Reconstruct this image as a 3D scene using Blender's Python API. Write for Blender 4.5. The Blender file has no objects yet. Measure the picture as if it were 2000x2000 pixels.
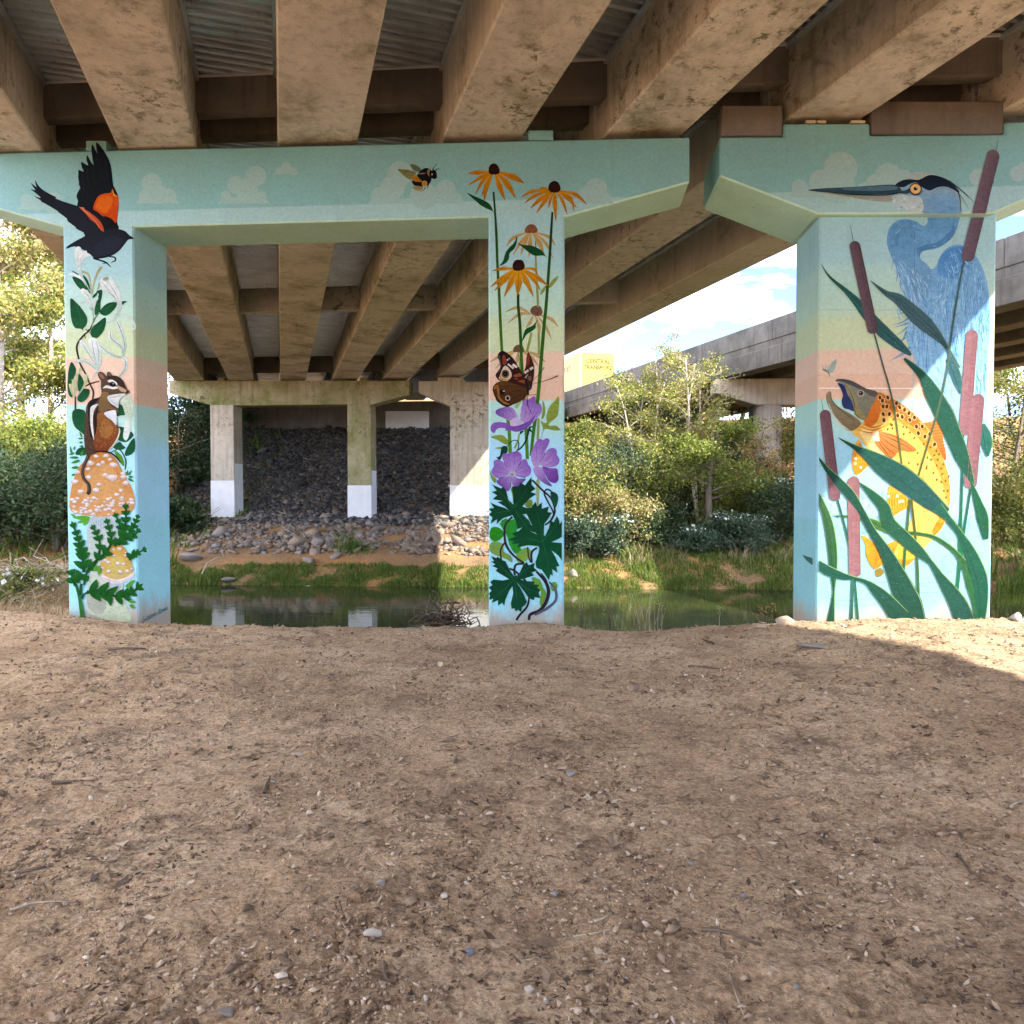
import bpy, bmesh, math, random
import numpy as np
from mathutils import Vector, Matrix
from mathutils.geometry import tessellate_polygon

SC = bpy.context.scene
COL = SC.collection
rnd = random.Random(7)
R = math.radians

# ---------------------------------------------------------------- camera, sky, sun, exposure
FPX = 1500.0            # focal length for a 2000 px wide frame
CAM_Z = 1.7
PITCH = math.atan(40 / FPX)
cam_d = bpy.data.cameras.new('camera')
cam_d.sensor_width = 36; cam_d.lens = 36 * FPX / 2000; cam_d.clip_start = 0.05; cam_d.clip_end = 3000
cam = bpy.data.objects.new('camera', cam_d); COL.objects.link(cam)
cam.location = (0, 0, CAM_Z); cam.rotation_euler = (math.pi / 2 - PITCH, 0, 0)
SC.camera = cam

SUN_EL, SUN_PHI = R(40), R(55.6)          # the light travels left and away from the camera
sun_dir = Vector((-math.cos(SUN_EL) * math.sin(SUN_PHI), math.cos(SUN_EL) * math.cos(SUN_PHI), -math.sin(SUN_EL)))
sd = bpy.data.lights.new('sun', 'SUN'); sd.energy = 2.5; sd.angle = R(0.53); sd.color = (1.0, 0.93, 0.82)
sun = bpy.data.objects.new('sun', sd); COL.objects.link(sun)
sun.location = (20, -20, 40); sun.rotation_euler = sun_dir.to_track_quat('-Z', 'Y').to_euler()

W = bpy.data.worlds.new('World'); SC.world = W; W.use_nodes = True
nt = W.node_tree; nt.nodes.clear()
wo = nt.nodes.new('ShaderNodeOutputWorld'); wb = nt.nodes.new('ShaderNodeBackground')
sky = nt.nodes.new('ShaderNodeTexSky'); sky.sky_type = 'NISHITA'; sky.sun_disc = False
sky.sun_elevation = SUN_EL; sky.sun_rotation = math.atan2(-sun_dir.x, -sun_dir.y)
sky.air_density = 0.5; sky.dust_density = 0.0; sky.ozone_density = 6.0; sky.altitude = 100
# broken thin cloud all round the sky
tc = nt.nodes.new('ShaderNodeTexCoord'); mp = nt.nodes.new('ShaderNodeMapping'); mp.inputs['Scale'].default_value = (1.2, 1.2, 4.0); mp.inputs['Location'].default_value = (3.4, 1.7, 0.6)
ns = nt.nodes.new('ShaderNodeTexNoise'); ns.inputs['Scale'].default_value = 2.2; ns.inputs['Detail'].default_value = 7; ns.inputs['Roughness'].default_value = 0.6
rp = nt.nodes.new('ShaderNodeValToRGB'); rp.color_ramp.elements[0].position = 0.44; rp.color_ramp.elements[1].position = 0.66
mx = nt.nodes.new('ShaderNodeMix'); mx.data_type = 'RGBA'; mx.inputs[7].default_value = (10.6, 9.7, 8.6, 1)
nt.links.new(tc.outputs['Generated'], mp.inputs[0]); nt.links.new(mp.outputs[0], ns.inputs['Vector'])
nt.links.new(ns.outputs['Fac'], rp.inputs[0]); nt.links.new(rp.outputs[0], mx.inputs[0])
nt.links.new(sky.outputs[0], mx.inputs[6]); nt.links.new(mx.outputs[2], wb.inputs[0])
wb.inputs[1].default_value = 0.15
nt.links.new(wb.outputs[0], wo.inputs[0])

SC.view_settings.view_transform = 'Standard'; SC.view_settings.look = 'None'
SC.view_settings.exposure = 2.72; SC.view_settings.gamma = 1.0; SC.view_settings.use_curve_mapping = False
SC.cycles.max_bounces = 7; SC.cycles.diffuse_bounces = 4; SC.cycles.glossy_bounces = 4; SC.cycles.transmission_bounces = 4
SC.cycles.transparent_max_bounces = 8
SC.cycles.caustics_reflective = False; SC.cycles.caustics_refractive = False
SC.cycles.sample_clamp_indirect = 6.0
SC.cycles.use_adaptive_sampling = True; SC.cycles.adaptive_threshold = 0.025
SC.cycles.use_denoising = True

# ---------------------------------------------------------------- helpers
COSP, SINP = math.cos(PITCH), math.sin(PITCH)
def ray(px, py):
    """direction from the camera for a point of the 2000 px photograph"""
    a, b = (px - 1000) / FPX, (1000 - py) / FPX
    return Vector((a, COSP + b * SINP, -SINP + b * COSP))
CAM = Vector((0, 0, CAM_Z))
PIER_SLOPE = 0.075
NEAR_D = 9.9
BETA = math.atan(PIER_SLOPE)
U = Vector((math.cos(BETA), -math.sin(BETA), 0)); N = Vector((math.sin(BETA), math.cos(BETA), 0))   # along the pier, into depth
NEAR_P = Vector((0, NEAR_D, 0))
def on_plane(px, py, p0=NEAR_P, n=N):
    d = ray(px, py)
    t = (p0 - CAM).dot(n) / d.dot(n)
    return CAM + d * t
def at_depth(px, py, y):
    d = ray(px, py); return CAM + d * (y / d.y)
def on_z(px, py, z):
    d = ray(px, py); return CAM + d * ((z - CAM_Z) / d.z)
def uz(px, py, off=0.0):
    """(along-pier, height) on the front plane of the near pier"""
    p = on_plane(px, py, NEAR_P + N * off)
    return ((p - NEAR_P).dot(U), p.z)
G = Vector((-450, FPX, 0)).normalized()       # direction of the bridge beams
GS = 0.3                                      # w = x + GS*y is constant along a beam

def lin(c):
    if isinstance(c, str):
        c = [int(c[i:i + 2], 16) for i in (0, 2, 4)]
    o = []
    for v in c[:3]:
        v = v / 255
        o.append(v / 12.92 if v <= 0.04045 else ((v + 0.055) / 1.055) ** 2.4)
    return tuple(o)

def tag(o, label=None, cat=None, group=None, kind=None):
    if label: o['label'] = label
    if cat: o['category'] = cat
    if group: o['group'] = group
    if kind: o['kind'] = kind
    return o
def link(name, me, mat=None, parent=None):
    o = bpy.data.objects.new(name, me); COL.objects.link(o)
    if mat is not None and me is not None and not me.materials:
        me.materials.append(mat)
    if parent is not None: o.parent = parent
    return o
def empty(name, loc=(0, 0, 0)):
    o = bpy.data.objects.new(name, None); COL.objects.link(o); o.location = loc; o.empty_display_size = 0.2
    return o
def mesh(name, V, F, smooth=False):
    me = bpy.data.meshes.new(name)
    me.from_pydata([tuple(v) for v in V], [], [tuple(f) for f in F]); me.update()
    if smooth:
        me.polygons.foreach_set('use_smooth', [True] * len(me.polygons))
    return me
def np_mesh(name, V, T, smooth=False, n=None):
    """fast mesh from an (k,3) vertex array and an (m,3|4) face array"""
    V = np.asarray(V, dtype=np.float32); T = np.asarray(T, dtype=np.int32)
    k = T.shape[1]
    me = bpy.data.meshes.new(name)
    me.vertices.add(len(V)); me.vertices.foreach_set('co', V.ravel())
    me.loops.add(T.size); me.loops.foreach_set('vertex_index', T.ravel())
    me.polygons.add(len(T))
    me.polygons.foreach_set('loop_start', np.arange(0, T.size, k, dtype=np.int32))
    me.polygons.foreach_set('loop_total', np.full(len(T), k, dtype=np.int32))
    if smooth: me.polygons.foreach_set('use_smooth', np.ones(len(T), dtype=bool))
    me.update(calc_edges=True); me.validate()
    return me
def add(parts, V, F):
    """join small (V,F) lists"""
    b = len(parts[0]); parts[0].extend([tuple(v) for v in V]); parts[1].extend([tuple(i + b for i in f) for f in F])
def box(c, ax, ay, az, hx, hy, hz):
    c = Vector(c); V = []
    for k in (-1, 1):
        for j in (-1, 1):
            for i in (-1, 1):
                V.append(c + ax * (hx * i) + ay * (hy * j) + az * (hz * k))
    F = [(0, 2, 3, 1), (4, 5, 7, 6), (0, 1, 5, 4), (2, 6, 7, 3), (0, 4, 6, 2), (1, 3, 7, 5)]
    return V, F
def prism(poly, tofront, depth):
    """poly: list of Vectors (front outline), depth: Vector"""
    n = len(poly); V = [Vector(p) for p in poly] + [Vector(p) + depth for p in poly]
    F = [tuple(range(n - 1, -1, -1)), tuple(range(n, 2 * n))]
    for i in range(n):
        j = (i + 1) % n; F.append((i, j, n + j, n + i))
    return V, F
def fix_normals(me):
    bm = bmesh.new(); bm.from_mesh(me); bmesh.ops.recalc_face_normals(bm, faces=bm.faces); bm.to_mesh(me); bm.free()
def bevel(me, w, seg=1, angle=0.6):
    bm = bmesh.new(); bm.from_mesh(me)
    bmesh.ops.recalc_face_normals(bm, faces=bm.faces)
    ed = [e for e in bm.edges if len(e.link_faces) == 2 and e.calc_face_angle(0) > angle]
    bmesh.ops.bevel(bm, geom=ed, offset=w, segments=seg, affect='EDGES', clamp_overlap=True)
    bm.to_mesh(me); bm.free(); return me
def tube(pts, radii, sides=6, cap=True):
    pts = [Vector(p) for p in pts]; V = []; F = []
    prev = None
    for i, p in enumerate(pts):
        t = (pts[min(i + 1, len(pts) - 1)] - pts[max(i - 1, 0)])
        t = t.normalized() if t.length > 1e-9 else Vector((0, 0, 1))
        a = prev if prev is not None else (Vector((1, 0, 0)) if abs(t.x) < 0.9 else Vector((0, 1, 0)))
        a = (a - t * a.dot(t)); a = a.normalized() if a.length > 1e-6 else t.orthogonal().normalized()
        prev = a; b = t.cross(a)
        r = radii[i] if hasattr(radii, '__len__') else radii
        for k in range(sides):
            an = 2 * math.pi * k / sides
            V.append(p + a * (math.cos(an) * r) + b * (math.sin(an) * r))
    for i in range(len(pts) - 1):
        for k in range(sides):
            k2 = (k + 1) % sides
            F.append((i * sides + k, i * sides + k2, (i + 1) * sides + k2, (i + 1) * sides + k))
    if cap:
        F.append(tuple(range(sides - 1, -1, -1))); F.append(tuple((len(pts) - 1) * sides + k for k in range(sides)))
    return V, F

# gradient noise on arrays
_perm = np.random.RandomState(3).permutation(4096)
_ga = np.random.RandomState(4).rand(4096) * 2 * np.pi
def pnoise(x, y, seed=0):
    x = np.asarray(x, dtype=np.float64); y = np.asarray(y, dtype=np.float64)
    xi = np.floor(x).astype(np.int64); yi = np.floor(y).astype(np.int64); xf = x - xi; yf = y - yi
    def g(ix, iy, fx, fy):
        h = _perm[(_perm[(ix + seed * 131) & 4095] + iy) & 4095]; a = _ga[h]
        return np.cos(a) * fx + np.sin(a) * fy
    u = xf * xf * xf * (xf * (xf * 6 - 15) + 10); v = yf * yf * yf * (yf * (yf * 6 - 15) + 10)
    n00 = g(xi, yi, xf, yf); n10 = g(xi + 1, yi, xf - 1, yf); n01 = g(xi, yi + 1, xf, yf - 1); n11 = g(xi + 1, yi + 1, xf - 1, yf - 1)
    return (n00 * (1 - u) + n10 * u) * (1 - v) + (n01 * (1 - u) + n11 * u) * v
def fbm(x, y, oct=4, seed=0, lac=2.1, gain=0.5):
    s = 0; a = 1; f = 1
    for i in range(oct):
        s = s + a * pnoise(x * f, y * f, seed + i * 17); a *= gain; f *= lac
    return s
def sstep(a, b, x):
    t = np.clip((x - a) / (b - a), 0, 1); return t * t * (3 - 2 * t)

# ---------------------------------------------------------------- materials
class MB:
    """small helper to write node materials"""
    def __init__(s, name, rough=0.8, spec=0.3):
        s.m = bpy.data.materials.new(name); s.m.use_nodes = True; s.t = s.m.node_tree; s.t.nodes.clear()
        s.out = s.n('ShaderNodeOutputMaterial'); s.b = s.n('ShaderNodeBsdfPrincipled')
        s.b.inputs['Roughness'].default_value = rough; s.b.inputs['Specular IOR Level'].default_value = spec
        s.l(s.b.outputs[0], s.out.inputs[0])
    def n(s, k, **kw):
        x = s.t.nodes.new(k)
        for a, v in kw.items(): setattr(x, a, v)
        return x
    def l(s, a, b): s.t.links.new(a, b)
    def coord(s, kind='Object', scale=(1, 1, 1), rot=(0, 0, 0)):
        c = s.n('ShaderNodeTexCoord'); m = s.n('ShaderNodeMapping'); m.inputs['Scale'].default_value = scale; m.inputs['Rotation'].default_value = rot
        s.l(c.outputs[kind], m.inputs[0]); return m.outputs[0]
    def noise(s, vec, scale, detail=4, rough=0.6, dist=0.0):
        x = s.n('ShaderNodeTexNoise'); x.inputs['Scale'].default_value = scale; x.inputs['Detail'].default_value = detail
        x.inputs['Roughness'].default_value = rough; x.inputs['Distortion'].default_value = dist
        s.l(vec, x.inputs['Vector']); return x.outputs['Fac']
    def ramp(s, fac, stops, interp='LINEAR'):
        x = s.n('ShaderNodeValToRGB'); cr = x.color_ramp; cr.interpolation = interp
        while len(cr.elements) < len(stops): cr.elements.new(0.5)
        for e, (p, c) in zip(cr.elements, stops):
            e.position = p; e.color = (*c, 1) if len(c) == 3 else c
        s.l(fac, x.inputs[0]); return x.outputs[0]
    def mix(s, fac, a, b, mode='MIX'):
        x = s.n('ShaderNodeMix', data_type='RGBA', blend_type=mode)
        for i, v in ((0, fac), (6, a), (7, b)):
            if isinstance(v, (int, float)): x.inputs[i].default_value = v
            elif isinstance(v, tuple): x.inputs[i].default_value = (*v, 1)
            else: s.l(v, x.inputs[i])
        return x.outputs[2]
    def math(s, op, a, b=0.0):
        x = s.n('ShaderNodeMath', operation=op)
        for i, v in ((0, a), (1, b)):
            if isinstance(v, (int, float)): x.inputs[i].default_value = v
            else: s.l(v, x.inputs[i])
        return x.outputs[0]
    def bump(s, h, dist=0.01, strength=1.0):
        x = s.n('ShaderNodeBump'); x.inputs['Distance'].default_value = dist; x.inputs['Strength'].default_value = strength
        s.l(h, x.inputs['Height']); s.l(x.outputs[0], s.b.inputs['Normal'])
    def color(s, c):
        if isinstance(c, tuple): s.b.inputs['Base Color'].default_value = (*c, 1)
        else: s.l(c, s.b.inputs['Base Color'])
        return s.m
K0, K1 = (0, 0, 0), (1, 1, 1)

def mat_concrete(name, c1, c2, moss=0.0, mossc=(0.10, 0.095, 0.02), streak=0.4, joint=False):
    b = MB(name, 0.88, 0.2); v = b.coord('Object')
    n1 = b.noise(v, 1.1, 6, 0.65); col = b.ramp(n1, [(0.3, c1), (0.7, c2)])
    vs = b.coord('Object', (6, 6, 0.35)); n2 = b.noise(vs, 1.2, 4, 0.6)
    col = b.mix(b.ramp(n2, [(0.5, K0), (0.78, (streak,) * 3)]), col, (0.09, 0.075, 0.06))
    if moss:
        nm = b.noise(v, 0.9, 8, 0.72, 0.4); col = b.mix(b.ramp(nm, [(0.62 - moss * 0.2, K0), (0.80 - moss * 0.16, (0.8,) * 3)]), col, mossc)
        nd = b.noise(v, 5.5, 7, 0.8, 0.3); ng = b.noise(v, 0.55, 3, 0.5)
        col = b.mix(b.math('MULTIPLY', b.ramp(nd, [(0.53, K0), (0.60, (0.85,) * 3)]), b.ramp(ng, [(0.44, K0), (0.60, K1)])), col, (0.085, 0.075, 0.035))
        nk = b.noise(v, 2.0, 5, 0.7); col = b.mix(b.ramp(nk, [(0.58, K0), (0.75, (0.5,) * 3)]), col, (0.20, 0.15, 0.10))
    nf = b.noise(v, 60, 3, 0.7); col = b.mix(0.18, col, b.ramp(nf, [(0.3, (0.1, 0.1, 0.1)), (0.7, (0.8, 0.8, 0.8))]), 'OVERLAY')
    b.bump(b.math('ADD', nf, b.math('MULTIPLY', n1, 2.0)), 0.004, 0.5)
    return b.color(col)
M = {}
M['beam'] = mat_concrete('beam_concrete', (0.46, 0.415, 0.355), (0.66, 0.605, 0.525), moss=0.60, mossc=(0.13, 0.115, 0.05), streak=0.45)
M['beam_mossy'] = mat_concrete('beam_concrete_mossy', (0.47, 0.42, 0.35), (0.68, 0.625, 0.53), moss=0.74, mossc=(0.16, 0.14, 0.035), streak=0.3)
M['beam_clean'] = mat_concrete('beam_concrete_clean', (0.46, 0.415, 0.36), (0.62, 0.565, 0.50), moss=0.2, streak=0.3)
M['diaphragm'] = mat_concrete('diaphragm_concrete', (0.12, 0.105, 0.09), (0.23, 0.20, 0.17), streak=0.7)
M['pier_bare'] = mat_concrete('pier_concrete', (0.40, 0.34, 0.26), (0.60, 0.53, 0.44), moss=0.05, streak=0.55)
M['pier_moss'] = mat_concrete('pier_concrete_mossy', (0.30, 0.26, 0.14), (0.48, 0.42, 0.30), moss=0.95, mossc=(0.12, 0.15, 0.015), streak=0.55)
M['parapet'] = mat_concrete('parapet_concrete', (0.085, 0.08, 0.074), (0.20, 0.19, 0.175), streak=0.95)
M['deck'] = mat_concrete('deck_concrete', (0.35, 0.32, 0.28), (0.45, 0.42, 0.38), streak=0.4)
M['column_stained'] = mat_concrete('column_concrete', (0.42, 0.34, 0.27), (0.62, 0.53, 0.45), streak=0.5)

def mat_white():
    b = MB('white_paint', 0.6, 0.3); v = b.coord('Object')
    n = b.noise(v, 3.0, 5, 0.6); col = b.ramp(n, [(0.3, (0.70, 0.72, 0.76)), (0.6, (0.80, 0.81, 0.83))])
    n2 = b.noise(v, 1.2, 6, 0.7); col = b.mix(b.ramp(n2, [(0.66, K0), (0.75, (0.35,) * 3)]), col, (0.45, 0.42, 0.40))
    b.bump(b.noise(v, 40, 3), 0.003, 0.4); return b.color(col)
M['white'] = mat_white()
def mat_pan():
    b = MB('galvanised_deck_pan', 0.30, 0.5); v = b.coord('Object')
    n = b.noise(v, 2.0, 5, 0.6); col = b.ramp(n, [(0.3, (0.50, 0.54, 0.57)), (0.7, (0.78, 0.82, 0.86))])
    n2 = b.noise(v, 9, 4, 0.7); col = b.mix(b.ramp(n2, [(0.62, K0), (0.72, (0.7,) * 3)]), col, (0.10, 0.07, 0.05))
    b.b.inputs['Metallic'].default_value = 0.75
    return b.color(col)
M['pan'] = mat_pan()

# the painted sky bands of the mural: real paint, laid out by height on the pier
def band_z(y): return CAM_Z + (960 - y) * NEAR_D / FPX
PG = 0.70      # pigment gain: colours picked from the shaded photograph -> reflectance
def pig(c, g=None):
    g = PG if g is None else g
    l = lin(c); m = max(l) * g
    if m > 0.84: g *= 0.84 / m
    return tuple(max(0.003, v * g) for v in l)
def mat_bands(name, stops, cap=False, wob=0.06):
    b = MB(name, 0.55, 0.3); c = b.n('ShaderNodeTexCoord'); sx = b.n('ShaderNodeSeparateXYZ'); b.l(c.outputs['Object'], sx.inputs[0])
    z0, z1 = stops[0][0], stops[-1][0]
    v = b.coord('Object'); nw = b.noise(v, 0.55, 2, 0.5)
    z = b.math('ADD', sx.outputs[2], b.math('MULTIPLY', b.math('SUBTRACT', nw, 0.5), wob * 2))
    f = b.math('DIVIDE', b.math('SUBTRACT', z, z0), z1 - z0)
    st = []
    for i, (zz, cc) in enumerate(stops):
        st.append(((zz - z0) / (z1 - z0), cc))
    col = b.ramp(f, st)
    n1 = b.noise(v, 2.2, 5, 0.65); col = b.mix(b.ramp(n1, [(0.35, K0), (0.75, (0.22,) * 3)]), col, (0.20, 0.27, 0.24))
    n2 = b.noise(v, 26, 4, 0.7); col = b.mix(0.16, col, b.ramp(n2, [(0.3, (0.15,) * 3), (0.7, (0.85,) * 3)]), 'OVERLAY')
    n3 = b.noise(v, 9, 3, 0.5); col = b.mix(b.ramp(n3, [(0.74, K0), (0.77, (0.5,) * 3)]), col, (0.12, 0.14, 0.12))
    # mud splashed up from the ground, rain streaks from the top edge
    nmud = b.noise(b.coord('Object', (1, 1, 0.45)), 5.0, 6, 0.7); zz = b.math('ADD', sx.outputs[2], b.math('MULTIPLY', nmud, -0.75))
    col = b.mix(b.ramp(b.math('ADD', zz, 0.5), [(0.14, (0.85,) * 3), (0.42, K0)]), col, (0.36, 0.27, 0.19))
    nst = b.noise(b.coord('Object', (9, 9, 0.5)), 1.0, 5, 0.65); col = b.mix(b.ramp(nst, [(0.60, K0), (0.78, (0.30,) * 3)]), col, (0.16, 0.20, 0.18))
    b.bump(n2, 0.005, 0.5)
    return b.color(col)
def two(y, e, lo, hi):      # a hard edge: 'lo' below, 'hi' above
    return [(band_z(y) - e, lo), (band_z(y) + e, hi)]
BG = 0.90; CG = 0.92
_c = dict(pale=pig('93d2e0', BG), blue=pig('9dd3ea', BG), teal=pig('a4cfc4', BG), peach2=pig('d6af93', BG), peach=pig('dab9a0', BG), ygreen=pig('becda2', BG),
          green=pig('b0d1bd', BG), tgreen=pig('a6cdc6', BG), sky=pig('9bc6ca', BG), capl=pig('9bc3c4', CG), capd=pig('7cb0b0', CG))
col_stops = [(-1.5, _c['pale']), (band_z(1012) - 0.02, _c['pale']), (band_z(1012) + 0.02, _c['blue']), (band_z(880), _c['blue']), (band_z(830), _c['teal'])] \
    + two(785, 0.01, _c['teal'], _c['peach2']) + two(737, 0.008, _c['peach2'], _c['peach']) + two(690, 0.01, _c['peach'], _c['ygreen']) \
    + [(band_z(640), _c['ygreen']), (band_z(606), _c['green'])] + two(530, 0.05, _c['tgreen'], _c['sky']) + [(5.4, _c['sky'])]
M['mural_cap_under'] = mat_bands('mural_cap_underside_mint', [(4.6, pig('b4d2bd', 1.0)), (6.7, pig('a9d2c0', 1.0))], wob=0.0)  # lighter mint than the cap front, for faces turned down
M['mural_column'] = mat_bands('mural_column_paint', col_stops)
cap_stops = [(4.6, _c['sky'])] + [(5.05, _c['capl'])] + two(397, 0.008, _c['capl'], _c['capd']) + [(6.7, _c['capd'])]
M['mural_cap'] = mat_bands('mural_cap_paint', cap_stops, wob=0.0)
M['mural_column_wide'] = mat_bands('mural_wide_column_paint', [(z, pig('8ecfd9', 0.74) if c == _c['pale'] else (pig('97cfe2', 0.78) if c == _c['blue'] else c)) for z, c in col_stops], wob=0.02)

def mat_attr(name, rough=0.7, k=0.34):
    b = MB(name, rough, 0.06); a = b.n('ShaderNodeVertexColor', layer_name='paint'); v = b.coord('Object')
    n1 = b.noise(b.coord('Object', (1, 1, 2.2), (0.3, 0.5, 0)), 9, 5, 0.7, 1.2); col = b.mix(k, a.outputs[0], b.ramp(n1, [(0.3, (0.20,) * 3), (0.7, (0.80,) * 3)]), 'OVERLAY')
    n2 = b.noise(v, 40, 4, 0.7); col = b.mix(0.18, col, b.ramp(n2, [(0.3, (0.2,) * 3), (0.7, (0.8,) * 3)]), 'OVERLAY')
    b.bump(b.noise(v, 26, 4, 0.7), 0.005, 0.5)
    return b.color(col)
M['mural'] = mat_attr('mural_figure_paint'); M['mural_soft'] = mat_attr('mural_cloud_paint', 0.7, 0.10)

def mat_dirt():
    b = MB('packed_dirt', 0.95, 0.1); v = b.coord('Object')
    n1 = b.noise(v, 0.7, 6, 0.65); col = b.ramp(n1, [(0.30, (0.36, 0.236, 0.143)), (0.5, (0.55, 0.39, 0.243)), (0.68, (0.68, 0.512, 0.342))])
    n2 = b.noise(v, 2.6, 5, 0.7, 0.4); col = b.mix(b.ramp(n2, [(0.52, K0), (0.72, (0.55,) * 3)]), col, (0.53, 0.33, 0.205))
    n4 = b.noise(v, 1.6, 5, 0.7, 0.6); col = b.mix(b.ramp(n4, [(0.53, K0), (0.66, (0.75,) * 3)]), col, (0.235, 0.165, 0.112))
    n5 = b.noise(v, 7.5, 5, 0.72, 0.8); col = b.mix(b.ramp(n5, [(0.54, K0), (0.63, (0.75,) * 3)]), col, (0.20, 0.14, 0.09))
    n6 = b.noise(v, 11, 4, 0.7, 0.5); col = b.mix(b.ramp(n6, [(0.58, K0), (0.68, (0.5,) * 3)]), col, (0.50, 0.41, 0.32))
    n3 = b.noise(v, 38, 5, 0.75); col = b.mix(0.8, col, b.ramp(n3, [(0.3, (0.14,) * 3), (0.7, (0.82,) * 3)]), 'OVERLAY')
    vo = b.n('ShaderNodeTexVoronoi'); vo.inputs['Scale'].default_value = 55; b.l(v, vo.inputs['Vector'])
    sp_ = b.ramp(vo.outputs['Distance'], [(0.16, K1), (0.24, K0)])
    hv = b.n('ShaderNodeTexVoronoi'); hv.inputs['Scale'].default_value = 55; b.l(v, hv.inputs['Vector'])
    pick = b.ramp(hv.outputs['Color'], [(0.68, K0), (0.70, K1)])
    col = b.mix(b.math('MULTIPLY', sp_, pick), col, (0.42, 0.36, 0.30))
    h = b.math('ADD', b.math('MULTIPLY', b.noise(v, 16, 6, 0.75), 1.0), b.math('MULTIPLY', n3, 0.5))
    b.bump(b.math('ADD', h, b.math('MULTIPLY', b.math('MULTIPLY', sp_, pick), 0.25)), 0.045, 1.0)
    return b.color(col)
M['dirt'] = mat_dirt()
def mat_bank():
    b = MB('bank_soil', 0.95, 0.1); v = b.coord('Object')
    n1 = b.noise(v, 0.35, 6, 0.65); col = b.ramp(n1, [(0.3, (0.16, 0.11, 0.07)), (0.48, (0.30, 0.185, 0.10)), (0.62, (0.42, 0.22, 0.09))])
    n3 = b.noise(v, 12, 5, 0.75); col = b.mix(0.5, col, b.ramp(n3, [(0.3, (0.14,) * 3), (0.7, (0.82,) * 3)]), 'OVERLAY')
    b.bump(n3, 0.06, 1.0); return b.color(col)
M['bank'] = mat_bank()
def mat_stone(name, stops, scale=3.0):
    b = MB(name, 0.85, 0.25); v = b.coord('Object'); g = b.n('ShaderNodeNewGeometry')
    col = b.ramp(g.outputs['Random Per Island'], stops)
    n = b.noise(v, scale * 8, 5, 0.7); col = b.mix(0.5, col, b.ramp(n, [(0.3, (0.2,) * 3), (0.7, (0.8,) * 3)]), 'OVERLAY')
    b.bump(n, 0.01, 0.6); return b.color(col)
M['gravel'] = mat_stone('gravel_grey', [(0, (0.025, 0.025, 0.026)), (0.5, (0.07, 0.067, 0.066)), (0.9, (0.135, 0.128, 0.122)), (1, (0.24, 0.22, 0.21))])
M['riprap'] = mat_stone('riprap_stone', [(0, (0.13, 0.105, 0.085)), (0.4, (0.22, 0.18, 0.145)), (0.7, (0.30, 0.22, 0.155)), (1, (0.22, 0.22, 0.23))])
M['pebble'] = mat_stone('pebble_mix', [(0, (0.12, 0.082, 0.055)), (0.4, (0.27, 0.19, 0.13)), (0.8, (0.42, 0.31, 0.215)), (0.96, (0.46, 0.37, 0.285)), (1, (0.52, 0.45, 0.37))])
M['chip'] = mat_stone('leaf_litter', [(0, (0.05, 0.036, 0.025)), (0.5, (0.14, 0.097, 0.062)), (0.8, (0.32, 0.24, 0.165)), (1, (0.54, 0.45, 0.34))])
M['stone_pale'] = mat_stone('stone_pale', [(0, (0.42, 0.37, 0.31)), (1, (0.48, 0.42, 0.35))])
M['stone_grey'] = mat_stone('stone_grey', [(0, (0.21, 0.19, 0.17)), (1, (0.27, 0.245, 0.22))])
M['stone_blue'] = mat_stone('stone_blue', [(0, (0.15, 0.16, 0.20)), (1, (0.17, 0.18, 0.22))])
M['stone_tan'] = mat_stone('stone_tan', [(0, (0.38, 0.29, 0.20)), (1, (0.44, 0.345, 0.25))])
M['wood'] = mat_stone('dead_wood', [(0, (0.06, 0.043, 0.032)), (0.6, (0.12, 0.09, 0.066)), (1, (0.24, 0.19, 0.15))])
M['wood_pale'] = mat_stone('dry_wood', [(0, (0.28, 0.23, 0.17)), (1, (0.46, 0.40, 0.31))])
M['bark'] = mat_stone('bark', [(0, (0.11, 0.085, 0.065)), (1, (0.20, 0.165, 0.13))])
M['bark_pale'] = mat_stone('bark_pale', [(0, (0.36, 0.31, 0.26)), (1, (0.48, 0.43, 0.37))])

def mat_leaf(name, stops, trans=0.35):
    m = bpy.data.materials.new(name); m.use_nodes = True; t = m.node_tree; t.nodes.clear()
    o = t.nodes.new('ShaderNodeOutputMaterial'); g = t.nodes.new('ShaderNodeNewGeometry'); r = t.nodes.new('ShaderNodeValToRGB')
    cr = r.color_ramp
    while len(cr.elements) < len(stops): cr.elements.new(0.5)
    for e, (p, c) in zip(cr.elements, stops): e.position = p; e.color = (*c, 1)
    d = t.nodes.new('ShaderNodeBsdfPrincipled'); d.inputs['Roughness'].default_value = 0.5; d.inputs['Specular IOR Level'].default_value = 0.25
    tr = t.nodes.new('ShaderNodeBsdfTranslucent'); mx_ = t.nodes.new('ShaderNodeMixShader'); mx_.inputs[0].default_value = trans
    t.links.new(g.outputs['Random Per Island'], r.inputs[0]); t.links.new(r.outputs[0], d.inputs[0]); t.links.new(r.outputs[0], tr.inputs[0])
    t.links.new(d.outputs[0], mx_.inputs[1]); t.links.new(tr.outputs[0], mx_.inputs[2]); t.links.new(mx_.outputs[0], o.inputs[0])
    return m
M['leaf_yellow'] = mat_leaf('leaf_yellow_green', [(0, (0.10, 0.14, 0.03)), (0.45, (0.24, 0.28, 0.06)), (0.8, (0.42, 0.40, 0.10)), (1, (0.52, 0.36, 0.14))])
M['leaf_mid'] = mat_leaf('leaf_mid_green', [(0, (0.07, 0.11, 0.02)), (0.6, (0.17, 0.22, 0.04)), (1, (0.32, 0.32, 0.07))])
M['leaf_dark'] = mat_leaf('leaf_dark_green', [(0, (0.018, 0.04, 0.018)), (0.6, (0.045, 0.085, 0.035)), (1, (0.085, 0.125, 0.045))])
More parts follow.
